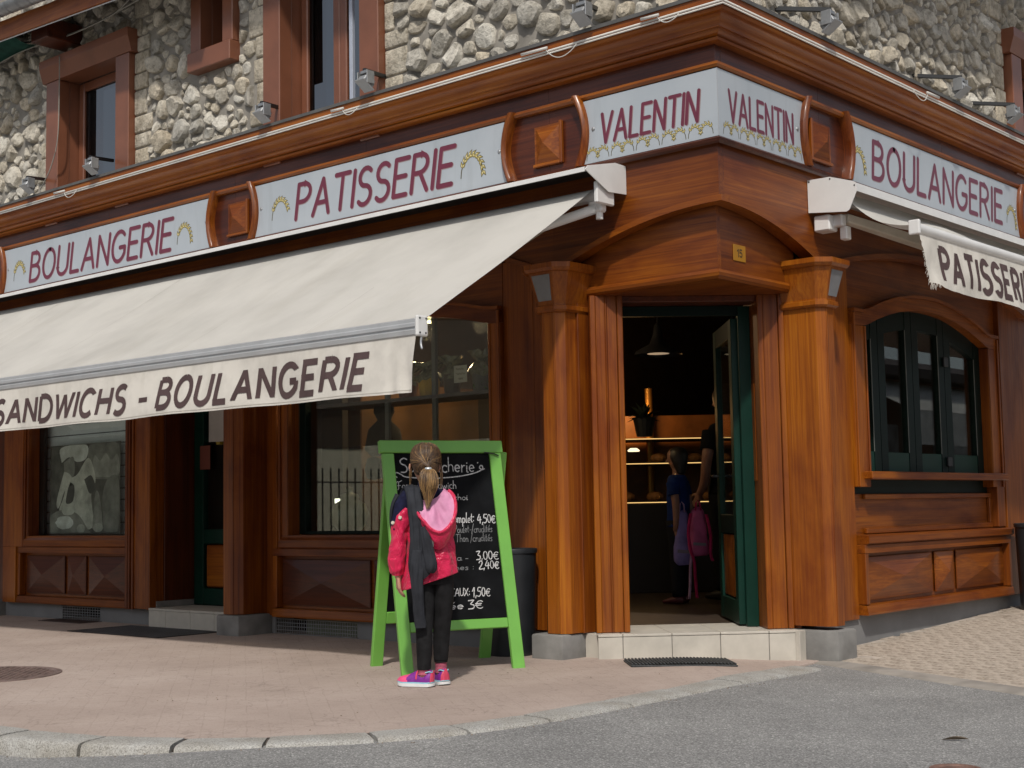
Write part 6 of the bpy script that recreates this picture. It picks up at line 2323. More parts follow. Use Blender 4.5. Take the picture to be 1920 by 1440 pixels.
def dense(rings, n=4):
    out = []
    m = len(rings)
    for i in range(m - 1):
        p0 = rings[max(i - 1, 0)]; p1 = rings[i]; p2 = rings[i + 1]; p3 = rings[min(i + 2, m - 1)]
        for k in range(n):
            t = k / n
            out.append(tuple(.5 * ((2 * b) + (c - a) * t + (2 * a - 5 * b + 4 * c - d) * t * t + (3 * b - a - 3 * c + d) * t ** 3) for a, b, c, d in zip(p0, p1, p2, p3)))
    out.append(rings[-1])
    return out

def skin_mat(name, col):
    m, n, b = mat(name)
    v = coords(n)
    r = ramp(n, [(.3, tuple(c * .88 for c in col)), (.7, tuple(min(1, c * 1.06) for c in col))])
    lk(n, ntex(n, v, 22, 4), r.inputs[0])
    lk(n, r.outputs[0], b.inputs['Base Color'])
    b.inputs['Roughness'].default_value = .5
    b.inputs['Subsurface Weight'].default_value = .12
    b.inputs['Subsurface Radius'].default_value = (.01, .004, .002)
    b.inputs['Subsurface Scale'].default_value = .6
    return m
SKIN = skin_mat('fair skin', (.52, .27, .185))
SKIN2 = skin_mat('tanned skin', (.30, .145, .095))

def head_rings(cx, cd, top, hw, hd, h):
    # egg: chin at top-h
    R_ = []
    for t, w_, d_, o in ((0, .12, .14, 0), (.03, .42, .46, 0), (.10, .74, .78, 0), (.22, .94, .95, -.02), (.36, 1, 1, -.02), (.50, .98, .98, 0), (.62, .92, .90, .03), (.74, .80, .80, .06), (.86, .62, .66, .12), (.95, .42, .48, .20), (1.0, .16, .2, .24)):
        R_.append((cx, cd + o * hd, top - t * h, hw * w_, hd * d_))
    return R_

def hand(mb, W, wrist, down, fwd, side, L, curl=.5, rad=1.0):
    """palm + five separate fingers; wrist point, finger direction, palm-normal direction (curl), thumb side"""
    w0 = Vector(wrist); dn = Vector(down).normalized(); fw = Vector(fwd).normalized(); sd = Vector(side).normalized()
    def tube(pts, rr):
        m = []
        for p, r in zip(pts, rr):
            m.append((p.x, p.y, p.z, r, r))
        loft(mb, W, m, 10)
    # palm: flattened loft
    for q in (-.55, -.2, .2, .55):
        a = w0 + sd * (q * .16 * L); b = w0 + dn * (.50 * L) + sd * (q * .34 * L)
        tube([a, (a + b) / 2, b], [.075 * L * rad, .085 * L * rad, .075 * L * rad])
    lens = (.46, .52, .48, .38)
    for i, q in enumerate((.52, .18, -.17, -.50)):
        b = w0 + dn * (.46 * L) + sd * (q * .36 * L)
        pts = [b]
        ang = .15
        for sgm, fr_ in enumerate((.42, .33, .25)):
            ang += curl * (.55 + .25 * sgm)
            pts.append(pts[-1] + (dn * math.cos(ang) + fw * math.sin(ang)) * lens[i] * L * fr_)
        tube(pts, [.062 * L, .056 * L, .05 * L, .036 * L])
    b = w0 + dn * (.12 * L) + sd * (.20 * L)
    t1 = b + (dn * .6 + sd * .55 + fw * .45) * .28 * L
    t2 = t1 + (dn * .85 + sd * .1 + fw * .45) * .24 * L
    t3 = t2 + (dn * .9 - sd * .05 + fw * .4) * .14 * L
    tube([b, t1, t2, t3], [.085 * L, .07 * L, .06 * L, .04 * L])

def body_object(name, mb, m, parent, vox=.0045):
    o = build(name, mb, m, parent, smooth=True)
    rm = o.modifiers.new('blend', 'REMESH')
    rm.mode = 'VOXEL'
    rm.voxel_size = vox
    rm.use_smooth_shade = True
    s_ = o.modifiers.new('soften', 'SMOOTH')
    s_.iterations = 4
    s_.factor = .5
    return o

HAIR_A = plain('brown hair', (.066, .037, .020), .5, var=.3, vscale=30)
HAIR_B = plain('mid brown hair', (.105, .058, .027), .42, var=.3, vscale=30)
HAIR_C = plain('dark blonde hair', (.300, .178, .070), .42, var=.25, vscale=30)

# ---- the girl ---------------------------------------------------------------
GW = Frame((-.868, -1.53, 0), (-.701, .713))
PERS = thing('person', 'girl with a ponytail in a pink raincoat reading the chalk menu', 'person', (-.868, -1.53, 0))
mb = MB()
HT, HW_, HD_, HH = 1.247, .066, .086, .20
HC = (-.006, .012)
loft(mb, GW, dense(head_rings(HC[0] - .006, HC[1], HT - .004, HW_, HD_, HH), 3), 24)
# nose, brow, ears
loft(mb, GW, [(-.025, .092, 1.130, .006, .006), (-.028, .106, 1.118, .010, .010), (-.028, .104, 1.106, .011, .010), (-.026, .094, 1.100, .006, .006)], 10)
for sx_ in (-1, 1):
    x0 = HC[0] - .006 + sx_ * .066
    loft(mb, GW, [(x0, .012, 1.150, .006, .010), (x0 + sx_ * .010, .004, 1.140, .007, .017), (x0 + sx_ * .012, .004, 1.122, .006, .015), (x0 + sx_ * .004, .012, 1.100, .005, .008)], 10)
loft(mb, GW, dense([(-.004, .0, 1.10, .042, .045), (-.004, -.008, 1.055, .038, .040), (-.004, -.010, 1.02, .046, .046), (.0, -.01, .985, .085, .058)], 3), 18)
loft(mb, GW, dense([(.0, -.01, 1.0, .07, .05), (.0, -.01, .965, .115, .056), (.0, -.008, .88, .098, .060), (.0, 0, .74, .086, .060), (.01, 0, .62, .090, .066), (.015, 0, .55, .088, .066)], 3), 20)
for sx_, ax_, ay in ((-1, -.028, -.03), (1, .060, .05)):
    loft(mb, GW, dense([(.02 + sx_ * .042, 0, .60, .046, .054), (ax_ + sx_ * .004 + .01, ay * .4, .45, .048, .052), (ax_ + .004, ay * .8, .29, .040, .044), (ax_, ay, .20, .037, .042), (ax_, ay, .09, .026, .030), (ax_, ay, .05, .028, .034)], 3), 16)
# arms
loft(mb, GW, dense([(-.105, -.01, .965, .036, .036), (-.140, -.015, .86, .033, .033), (-.158, -.020, .745, .027, .028), (-.160, -.022, .64, .022, .024), (-.157, -.020, .555, .016, .020)], 3), 14)
hand(mb, GW, (-.157, -.020, .560), (.06, .05, -1), (.7, .35, -.1), (-.25, 1, 0), .118, .42)
loft(mb, GW, dense([(.085, -.01, .955, .034, .036), (.102, .05, .86, .031, .033), (.098, .12, .785, .028, .028), (.06, .19, .775, .022, .022), (.02, .215, .785, .018, .018)], 3), 14)
hand(mb, GW, (.02, .215, .785), (-1, .2, .05), (0, -.6, -.4), (0, .5, 1), .118, .5)
body_object('body', mb, SKIN, PERS, .0038)
for sx_ in (-1, 1):
    mb = MB()
    c = (HC[0] - .020 + sx_ * .028, .082, 1.137)
    loft(mb, GW, [(c[0], c[1] + .007 * math.sin(a), c[2] + .010 * math.cos(a), .0105 * abs(math.sin(a)) + .0005, .008 * abs(math.sin(a)) + .0005) for a in lin(.05, PI - .05, 8)], 12)
    build('eye', mb, plain('white of eye', (.7, .68, .65), .2), PERS, smooth=True)
mb = MB()
loft(mb, GW, [(-.045, .083, 1.079, .004, .003), (-.027, .090, 1.078, .006, .005), (-.008, .085, 1.079, .004, .003)], 8)
build('lips', mb, plain('pink lips', (.45, .13, .11), .45), PERS, smooth=True)

# hair: cap, strands drawn to the band, ponytail
BAND = Vector((.010, -.108, 1.122))
mb = MB()
cap_rings = []
for t, w_, d_, o in ((0, .10, .12, 0), (.02, .40, .42, 0), (.07, .70, .72, 0), (.16, .92, .93, -.03), (.27, 1.03, 1.03, -.05), (.40, 1.06, 1.02, -.10), (.52, 1.05, .95, -.20), (.62, 1.0, .80, -.32), (.70, .90, .58, -.48), (.76, .70, .34, -.66), (.79, .4, .12, -.75)):
    cap_rings.append((HC[0], HC[1] - .006 + o * HD_, HT + .007 - t * HH, (HW_ + .0040) * w_, (HD_ + .0040) * d_))
loft(mb, GW, dense(cap_rings, 3), 30, .018, 3, ff=9)
hair = build('hair', mb, HAIR_A, PERS, smooth=True)
rh = random.Random(77)
sets = {0: MB(), 1: MB(), 2: MB()}
CAPT = ((0, .10, .12, 0), (.02, .40, .42, 0), (.07, .70, .72, 0), (.16, .92, .93, -.03), (.27, 1.03, 1.03, -.05), (.40, 1.06, 1.02, -.10), (.52, 1.05, .95, -.20), (.62, 1.0, .80, -.32), (.70, .90, .58, -.48), (.76, .70, .34, -.66), (.80, .4, .12, -.75))
def on_skull(th, t, g=.0052):
    # th: angle (0 = back of the head), t: 0 crown .. 1 nape, just above the hair cap
    T = max(0.0, min(.79, t * .79))
    for a, b in zip(CAPT, CAPT[1:]):
        if a[0] <= T <= b[0]:
            f = (T - a[0]) / (b[0] - a[0])
            w_, d_, o_ = (a[q] + (b[q] - a[q]) * f for q in (1, 2, 3))
            break
    return Vector((HC[0] + math.sin(th) * ((HW_ + .004) * w_ + g), HC[1] - .006 + o_ * HD_ - math.cos(th) * ((HD_ + .004) * d_ + g), HT + .007 - T * HH + g * max(0, 1 - T * 6)))
for k in range(1700):
    # start along the hairline or crown, run over the skull to the band
    th0 = rh.uniform(-2.9, 2.9)
    t0 = rh.uniform(.0, .40) if abs(th0) < 1.3 else rh.uniform(.04, .70)
    if rh.random() < .30:
        th0 = rh.uniform(-1.0, 1.0); t0 = rh.uniform(.72, .98)
    pts = []
    n_ = 9
    lift = rh.uniform(-.0015, .0040)
    for i in range(n_):
        f = i / (n_ - 1)
        th = th0 * (1 - f ** 1.25)
        t = t0 + (.625 - t0) * f ** 1.0
        p = on_skull(th, t)
        d_ = (p - Vector((HC[0], HC[1], 1.15))).normalized()
        p = p + d_ * (lift * .6)
        if f > .78:
            p = p.lerp(BAND, ((f - .78) / .22) ** 1.4)
        pts.append(p)
    r_ = rh.uniform(.0010, .0019)
    c = rh.choices((0, 1, 2), (.46, .42, .12))[0]
    sets[c].tube([GW(*p) for p in pts], r_, 4, rr=[r_ * .5] + [r_] * (n_ - 2) + [r_ * .7])
def tail_pt(u, v, f):
    # ponytail envelope: f 0 band .. 1 tip
    w_ = .010 + .040 * math.sin(PI * min(1, f * 1.05) ** .8) ** .8 * (1 - .55 * max(0, f - .55) / .45)
    return Vector((BAND.x - .004 + .004 * f + u * w_ * (1.0 - .10 * f), BAND.y - .030 * math.sin(PI * min(1, f * 1.4) * .5) * (1 - .3 * f) + v * w_ * .62, BAND.z - .205 * f ** 1.05 + .010 * math.sin(PI * f)))
for k in range(800):
    a, q = rh.uniform(0, 2 * PI), rh.uniform(.25, 1) ** .5
    u, v = q * math.cos(a), q * math.sin(a)
    L = rh.uniform(.74, 1.04) if rh.random() < .8 else rh.uniform(.5, .8)
    wob = rh.uniform(-.25, .25)
    ph = rh.uniform(0, 6)
    pts = []
    for i in range(11):
        f = i / 10 * L
        p = tail_pt(u + wob * f * .6 + .10 * math.sin(f * 6 + ph), v + .1 * math.cos(f * 5 + ph), f)
        p.x -= .022 * max(0, f - .7)
        pts.append(p)
    r_ = rh.uniform(.0008, .0016)
    c = rh.choices((0, 1, 2), (.16, .34, .50))[0]
    sets[c].tube([GW(*p) for p in pts], r_, 4, rr=[r_] * 9 + [r_ * .7, r_ * .25])
# loose wisps beside the ears and on the nape
for k in range(60):
    s_ = rh.choice((-1, 1))
    x0 = HC[0] + s_ * (HW_ + rh.uniform(.000, .012))
    p0 = Vector((x0, rh.uniform(-.01, .05), rh.uniform(1.11, 1.16)))
    L = rh.uniform(.05, .14)
    pts = [p0 + Vector((s_ * (.004 + .010 * math.sin(f * 2.2)) - .006 * f * s_, -.012 * f + .004 * math.sin(f * 7 + k), -L * f)) for f in lin(0, 1, 7)]
    sets[rh.choice((0, 1, 2))].tube([GW(*p) for p in pts], .0009, 3, rr=[.0009] * 5 + [.0006, .0003])
for c, m in ((0, HAIR_A), (1, HAIR_B), (2, HAIR_C)):
    o = build('strand', sets[c], m, hair, smooth=True, recalc=False)
    o['kind'] = 'stuff'
mb = MB()
mb.grid([[GW(BAND.x - .003 + .0165 * math.cos(a) * q, BAND.y - .006 + .014 * math.sin(a) * q - .004 * t, BAND.z - .004 - .013 * t + .006) for a in lin(0, 2 * PI, 17)] for t, q in ((0, .75), (.1, 1.0), (.5, 1.12), (.9, 1.05), (1, .8))])
build('hair_band', mb, plain('silver hair band', (.62, .66, .68), .28, metal=.5), hair, smooth=True)

# clothes
LEGG = cloth_mat('black leggings', (.0115, .0115, .0125), .3, 20, rough=.85, bmp=.1)
NAVY = cloth_mat('navy knit', (.011, .012, .036), .3, 30, weave=260, bmp=.8)
def coat_mat():
    m, n, b = mat('pink red raincoat')
    v = coords(n)
    f = ntex(n, v, 7, 5)
    r = ramp(n, [(.3, (.56, .008, .062)), (.7, (.70, .014, .085))])
    lk(n, f, r.inputs[0])
    lk(n, r.outputs[0], b.inputs['Base Color'])
    b.inputs['Roughness'].default_value = .36
    b.inputs['Sheen Weight'].default_value = .1
    w1 = ntex(n, coords(n, (1, 1, .55)), 13, 4, .6, 1.2)
    bump(n, b, w1, .9, .030)
    return m
COAT = coat_mat()
LINING = cloth_mat('pale pink lining', (.62, .27, .43), .10, 12, rough=.6)
GREYJ = cloth_mat('charcoal grey jacket cloth', (.024, .026, .032), .25, 12, rough=.75, bmp=.2)
mb = MB()
for sx_, ax_, ay, az in ((-1, -.028, -.03, .088), (1, .060, .05, .115)):
    loft(mb, GW, dense([(.02 + sx_ * .040, 0, .64, .058, .062), (.02 + sx_ * .048, 0, .56, .062, .068), (ax_ + sx_ * .006 + .008, ay * .4, .45, .058, .064), (ax_ + .004 + sx_ * .002, ay * .8, .29, .045, .049), (ax_ + .002, ay, .20, .042, .047), (ax_, ay, .13, .037, .041), (ax_, ay, az + .014, .036, .039), (ax_, ay, az, .034, .038)], 5), 22, .07, 11 + sx_, ff=5)
loft(mb, GW, dense([(.010, 0, .70, .084, .062), (.014, 0, .65, .092, .070), (.018, 0, .58, .104, .076), (.020, 0, .52, .098, .076)], 4), 26, .03, 13)
build('leggings', mb, LEGG, PERS, smooth=True)
def sock_mat():
    m, n, b = mat('striped sock')
    tc = n.nodes.new('ShaderNodeTexCoord')
    sp_ = n.nodes.new('ShaderNodeSeparateXYZ')
    lk(n, tc.outputs['Object'], sp_.inputs[0])
    k = n.nodes.new('ShaderNodeMath'); k.operation = 'MULTIPLY'; k.inputs[1].default_value = 150
    lk(n, sp_.outputs['Z'], k.inputs[0])
    k2 = n.nodes.new('ShaderNodeMath'); k2.operation = 'FRACT'
    lk(n, k.outputs[0], k2.inputs[0])
    r = ramp(n, [(.0, (.03, .018, .05)), (.42, (.03, .018, .05)), (.46, (.62, .08, .16)), (.96, (.66, .18, .22))])
    lk(n, k2.outputs[0], r.inputs[0])
    lk(n, r.outputs[0], b.inputs['Base Color'])
    b.inputs['Roughness'].default_value = .9
    return m


SOCK = sock_mat()
for ax_, ay, z0, z1 in ((.060, .05, .062, .118), (-.028, -.03, .062, .092)):
    mb = MB()
    loft(mb, GW, dense([(ax_, ay, z0, .033, .039), (ax_, ay, (z0 + z1) / 2, .0300, .034), (ax_, ay, z1, .0310, .034)], 5), 18)
    build('sock', mb, SOCK, PERS, smooth=True)
# shoes
def shoe(o, yaw, L=.208):
    c, s_ = math.cos(yaw), math.sin(yaw)
    def W(a, b, z):     # a along the foot (heel 0 .. toe L), b across
        return GW(o[0] - (a - .055) * c - b * s_, o[1] + (a - .055) * s_ - b * c, z)
    out = []
    for t, hw in ((0, .012), (.03, .026), (.12, .033), (.30, .033), (.45, .031), (.62, .037), (.78, .040), (.90, .032), (.97, .019), (1.0, .007)):
        out.append((t * L, hw))
    def section(t):
        for (a0, h0), (a1, h1) in zip(out, out[1:]):
            if a0 <= t * L <= a1 + 1e-9:
                return h0 + (h1 - h0) * (t * L - a0) / (a1 - a0)
        return out[-1][1]
    def height(t):
        P = ((0, .060), (.06, .074), (.14, .070), (.24, .058), (.34, .062), (.44, .070), (.55, .060), (.68, .049), (.82, .043), (.93, .036), (1.0, .022))
        for (a0, h0), (a1, h1) in zip(P, P[1:]):
            if a0 <= t <= a1 + 1e-9:
                return h0 + (h1 - h0) * (t - a0) / (a1 - a0)
        return .02
    def sole(z0, z1, g, name, m, par):
        mb = MB()
        rows = []
        for t in lin(0, 1, 22):
            w_ = section(t) + g
            sp_ = .006 * max(0, t - .8) / .2
            hz = .004 * max(0, .12 - t) / .12
            rows.append([W(t * L * (1 + g * .6) - g, -w_, z0 + sp_ + hz), W(t * L * (1 + g * .6) - g, w_, z0 + sp_ + hz), W(t * L * (1 + g * .6) - g, w_, z1 + sp_ + hz * .4), W(t * L * (1 + g * .6) - g, -w_, z1 + sp_ + hz * .4)])
        mb.grid(rows, close_v=True)
        mb.f.append((0, 1, 2, 3)); n_ = len(mb.v); mb.f.append((n_ - 4, n_ - 3, n_ - 2, n_ - 1))
        return build(name, mb, m, par, smooth=True, autosmooth=40)
    mb = MB()
    for z in (0.001,):
        pass
    rows = []
    ts = lin(.0, 1, 34)
    for t in ts:
        w_, h = section(t), height(t)
        row = []
        for k in range(15):
            an = PI * k / 14
            row.append(W(t * L, math.cos(an) * w_ * (1.0 if abs(math.cos(an)) > .9 else (.97 - .10 * math.sin(an))), .024 + (h - .012) * math.sin(an) ** .75))
        rows.append(row)
    mb.grid(rows)
    mb.f.append(tuple(range(15)))
    up = build('shoe', mb, [plain('purple mesh shoe', (.20, .018, .26), .55, var=.2, vscale=60), plain('neon pink shoe toe', (.82, .09, .24), .55, var=.1), plain('coral shoe', (.62, .06, .12), .45)], PERS, smooth=True)
    nf = 14
    for p in up.data.polygons:
        i = p.index // nf
        t = i / 33
        k = p.index % nf
        p.material_index = 1 if t > .62 + .04 * math.sin(k) or (t > .46 and 5 < k < 8) else 0
        if t < .02:
            p.material_index = 2
    sole(.003, .019, .0035, 'sole', plain('white foam sole', (.74, .75, .75), .6, var=.05), up)
    sole(.0192, .026, .0012, 'sole_line', plain('pale blue trim', (.30, .58, .68), .5), up)
    mb = MB()   # collar rim
    pts = []
    for k in range(25):
        an = 2 * PI * k / 24
        a = .125 + .105 * math.cos(an)
        pts.append(W(a * L * 1.0, math.sin(an) * .026, height(max(0, min(1, a))) + .011 - .006 * abs(math.sin(an))))
    mb.tube(pts, .0035, 6)
    build('collar_trim', mb, bpy.data.materials['pale blue trim'], up, smooth=True)
    mb = MB()
    for t in (.40, .50):
        rows = []
        for dt in (-.022, .022):
            rows.append([W((t + dt) * L, math.cos(an) * section(t) * 1.03, .027 + (height(t) - .010) * math.sin(an) ** .75) for an in lin(.15, PI - .15, 11)])
        mb.grid(rows)
        break
    build('strap', mb, bpy.data.materials['coral shoe'], up, smooth=True)
    mb = MB()
    rows = []
    for z in lin(.028, .085, 6):
        rows.append([W(-.0015 - .002 * math.sin((z - .028) * 50), b, z) for b in (-.009, .009)])
    mb.grid(rows)
    build('heel_tab', mb, bpy.data.materials['coral shoe'], up)
shoe((-.030, -.030), R(28))
shoe((.060, .050), R(66))

# navy sweater
mb = MB()
loft(mb, GW, dense([(-.002, -.012, 1.052, .046, .046), (-.002, -.012, 1.030, .050, .050), (-.002, -.012, 1.008, .072, .058), (0, -.012, .975, .118, .064), (0, -.008, .90, .108, .066), (0, 0, .80, .094, .066)], 4), 28, .02, 21)
loft(mb, GW, dense([(-.085, -.012, .985, .046, .050), (-.125, -.014, .930, .047, .049), (-.142, -.018, .87, .044, .046), (-.152, -.020, .80, .040, .042)], 4), 20, .06, 22)
loft(mb, GW, dense([(.075, -.012, .985, .042, .046), (.092, .02, .90, .040, .044)], 4), 20, .04, 23)
build('sweater', mb, NAVY, PERS, smooth=True)

# raincoat body, open at the top, hem slanting up to the right
mb = MB()
tl_ = [.30, .28, .22, .16, .12, .10, .10, .14]
rg = [(.002, .0, .533, .148, .106), (.002, .0, .60, .139, .100), (.006, -.002, .68, .126, .095), (.008, -.004, .76, .117, .092), (.008, -.006, .84, .116, .086), (.006, -.006, .90, .119, .076), (.004, -.008, .935, .120, .068), (.0, -.008, .955, .114, .060)]
rgd = dense([r + (t,) for r, t in zip(rg, tl_)], 7)
loft(mb, GW, [r[:5] for r in rgd], 72, .11, 31, caps=False, fa=2.1, fz=8, tilt=[r[5] for r in rgd])
coat = build('raincoat', mb, COAT, PERS, smooth=True)
so_ = coat.modifiers.new('cloth thickness', 'SOLIDIFY'); so_.thickness = .003
mb = MB()
loft(mb, GW, dense([(-.098, -.014, .905, .044, .050), (-.124, -.016, .870, .049, .054), (-.140, -.020, .82, .046, .052), (-.150, -.024, .755, .042, .048), (-.158, -.026, .70, .042, .047), (-.164, -.026, .645, .043, .047), (-.162, -.024, .605, .040, .043), (-.158, -.022, .585, .031, .034), (-.157, -.021, .572, .026, .030)], 8), 36, .20, 33, fa=1.1, fz=17)
build('sleeve', mb, COAT, coat, smooth=True)
mb = MB()
loft(mb, GW, dense([(.080, -.004, .945, .042, .050), (.098, .03, .90, .044, .050), (.104, .07, .84, .043, .048), (.102, .11, .79, .042, .045), (.085, .155, .775, .040, .042), (.045, .198, .782, .034, .036), (.032, .207, .785, .028, .030)], 6), 28, .14, 34, fa=1.4, fz=22)
build('sleeve', mb, COAT, coat, smooth=True)
# hood: rim curve, lining inside, red shell outside
rim = [(.112, -.035, 1.005), (.136, -.058, .975), (.146, -.085, .925), (.138, -.118, .868), (.108, -.142, .818), (.066, -.158, .790), (.022, -.154, .803), (-.012, -.140, .838), (-.040, -.122, .872), (-.060, -.10, .905)]
col_ = [(.086, -.020, 1.018), (.082, -.052, 1.006), (.070, -.072, .990), (.056, -.084, .975), (.040, -.090, .965), (.024, -.092, .958), (.008, -.092, .955), (-.012, -.088, .955), (-.030, -.082, .958), (-.045, -.076, .96)]
RM_ = dense(rim, 5); CM = dense(col_, 5)
mb = MB()
rows = []
for i, (a, b) in enumerate(zip(CM, RM_)):
    row = []
    for k in range(15):
        t = k / 14
        p = Vector(a).lerp(Vector(b), t)
        sag = -.004 * math.sin(PI * t)
        u = i / len(CM)
        f = .016 * math.sin(PI * t) * noise.noise(Vector((u * 11, t * 2.2, 4.0))) + .016 * math.sin(PI * t) * math.exp(-((u - .50) / .04) ** 2) - .012 * math.sin(PI * t) * math.exp(-((u - .60) / .06) ** 2)
        row.append(GW(p.x, p.y + sag + f, p.z - .004 * math.sin(PI * t)))
    rows.append(row)
mb.grid(rows)
build('hood_inner', mb, LINING, coat, smooth=True)
mb = MB()
rows = []
for i, a in enumerate(RM_):
    row = []
    u = i / (len(RM_) - 1)
    for k in range(13):
        t = k / 12
        tgt = Vector((a[0] * .84 + .004, a[1] * .52 - .02, a[2] - .065 - .025 * math.sin(PI * u)))
        p = Vector(a).lerp(tgt, t)
        bulge = .016 * math.sin(PI * t * .8) + .006 * noise.noise(Vector((u * 8, t * 3, 1.0)))
        d_ = Vector((a[0] * .8, -1, 0)).normalized()
        p = p + d_ * bulge
        row.append(GW(*p))
    rows.append(row)
mb.grid(rows)
build('hood_shell', mb, COAT, coat, smooth=True)
mb = MB()
rows = []
for i, a in enumerate(RM_):
    rows.append(a)
mb.tube([GW(a[0], a[1] - .002, a[2]) for a in RM_], .0085, 10, rr=[.0085 + .0022 * noise.noise(Vector((i * .35, 2, 0))) for i in range(len(RM_))])
build('hood_rim', mb, COAT, coat, smooth=True)
# snap buttons on the shoulder
for c in ((-.142, -.078, .868), (-.180, -.058, .842)):
    mb = MB()
    c = Vector(c)
    nrm = Vector((-.35, -.93, .12)).normalized()
    a = nrm.cross(Vector((0, 0, 1))).normalized(); b = nrm.cross(a)
    mb.grid([[GW(*(c + nrm * l + (a * math.cos(t) + b * math.sin(t)) * r_)) for t in lin(0, 2 * PI, 13)] for r_, l in ((.0095, -.006), (.0095, .001), (.0075, .003), (.006, .0015), (.0035, .0015), (.0025, .003), (.0002, .003))])
    build('snap_button', mb, plain('cream snap button', (.60, .55, .45), .4), coat, smooth=True)
# charcoal jacket thrown over the left shoulder
mb = MB()
jr_ = [(-.118, .055, .80, .050, .020), (-.120, .060, .88, .052, .022), (-.110, .052, .95, .052, .024), (-.088, .020, 1.005, .050, .022), (-.078, -.030, 1.018, .046, .020), (-.072, -.075, .985, .042, .018), (-.062, -.098, .92, .045, .019), (-.050, -.108, .84, .043, .020), (-.047, -.114, .76, .043, .021), (-.048, -.120, .69, .046, .022), (-.042, -.124, .63, .055, .024), (-.028, -.122, .585, .046, .020), (-.012, -.120, .562, .026, .012)]
loft(mb, GW, dense(jr_, 8), 56, .30, 41, fa=2.4, fz=5)
jk = build('jacket', mb, GREYJ, PERS, smooth=True)
mb = MB()
loft(mb, GW, dense([(-.052, -.126, .70, .036, .018), (-.058, -.130, .62, .040, .022), (-.060, -.130, .55, .033, .018), (-.054, -.122, .46, .030, .015), (-.050, -.115, .38, .030, .013), (-.044, -.110, .325, .029, .010), (-.043, -.109, .305, .026, .008)], 7), 44, .26, 43, fa=2.6, fz=6)
build('jacket_sleeve', mb, GREYJ, jk, smooth=True)
mb = MB()
loft(mb, GW, dense([(-.020, -.128, .82, .020, .012), (-.005, -.134, .74, .026, .016), (.008, -.134, .66, .032, .020), (.012, -.132, .61, .030, .022), (.008, -.130, .585, .018, .012)], 7), 40, .26, 44, fa=2.4, fz=9)
build('jacket_flap', mb, GREYJ, jk, smooth=True)
mb = MB()
loft(mb, GW, dense([(-.150, .020, .985, .018, .045), (-.178, .018, .93, .014, .048), (-.188, .020, .86, .012, .046), (-.184, .026, .80, .010, .040)], 6), 32, .22, 45, fa=2.2, fz=8)
build('jacket_front', mb, GREYJ, jk, smooth=True)
build('fabric_tab', MB().fbox(lambda a, b, z: GW(.0 + a, -.118 - b, z), .010, .030, .012, .016, .715, .755, .002), plain('grey reflective tab', (.12, .125, .12), .5), jk)

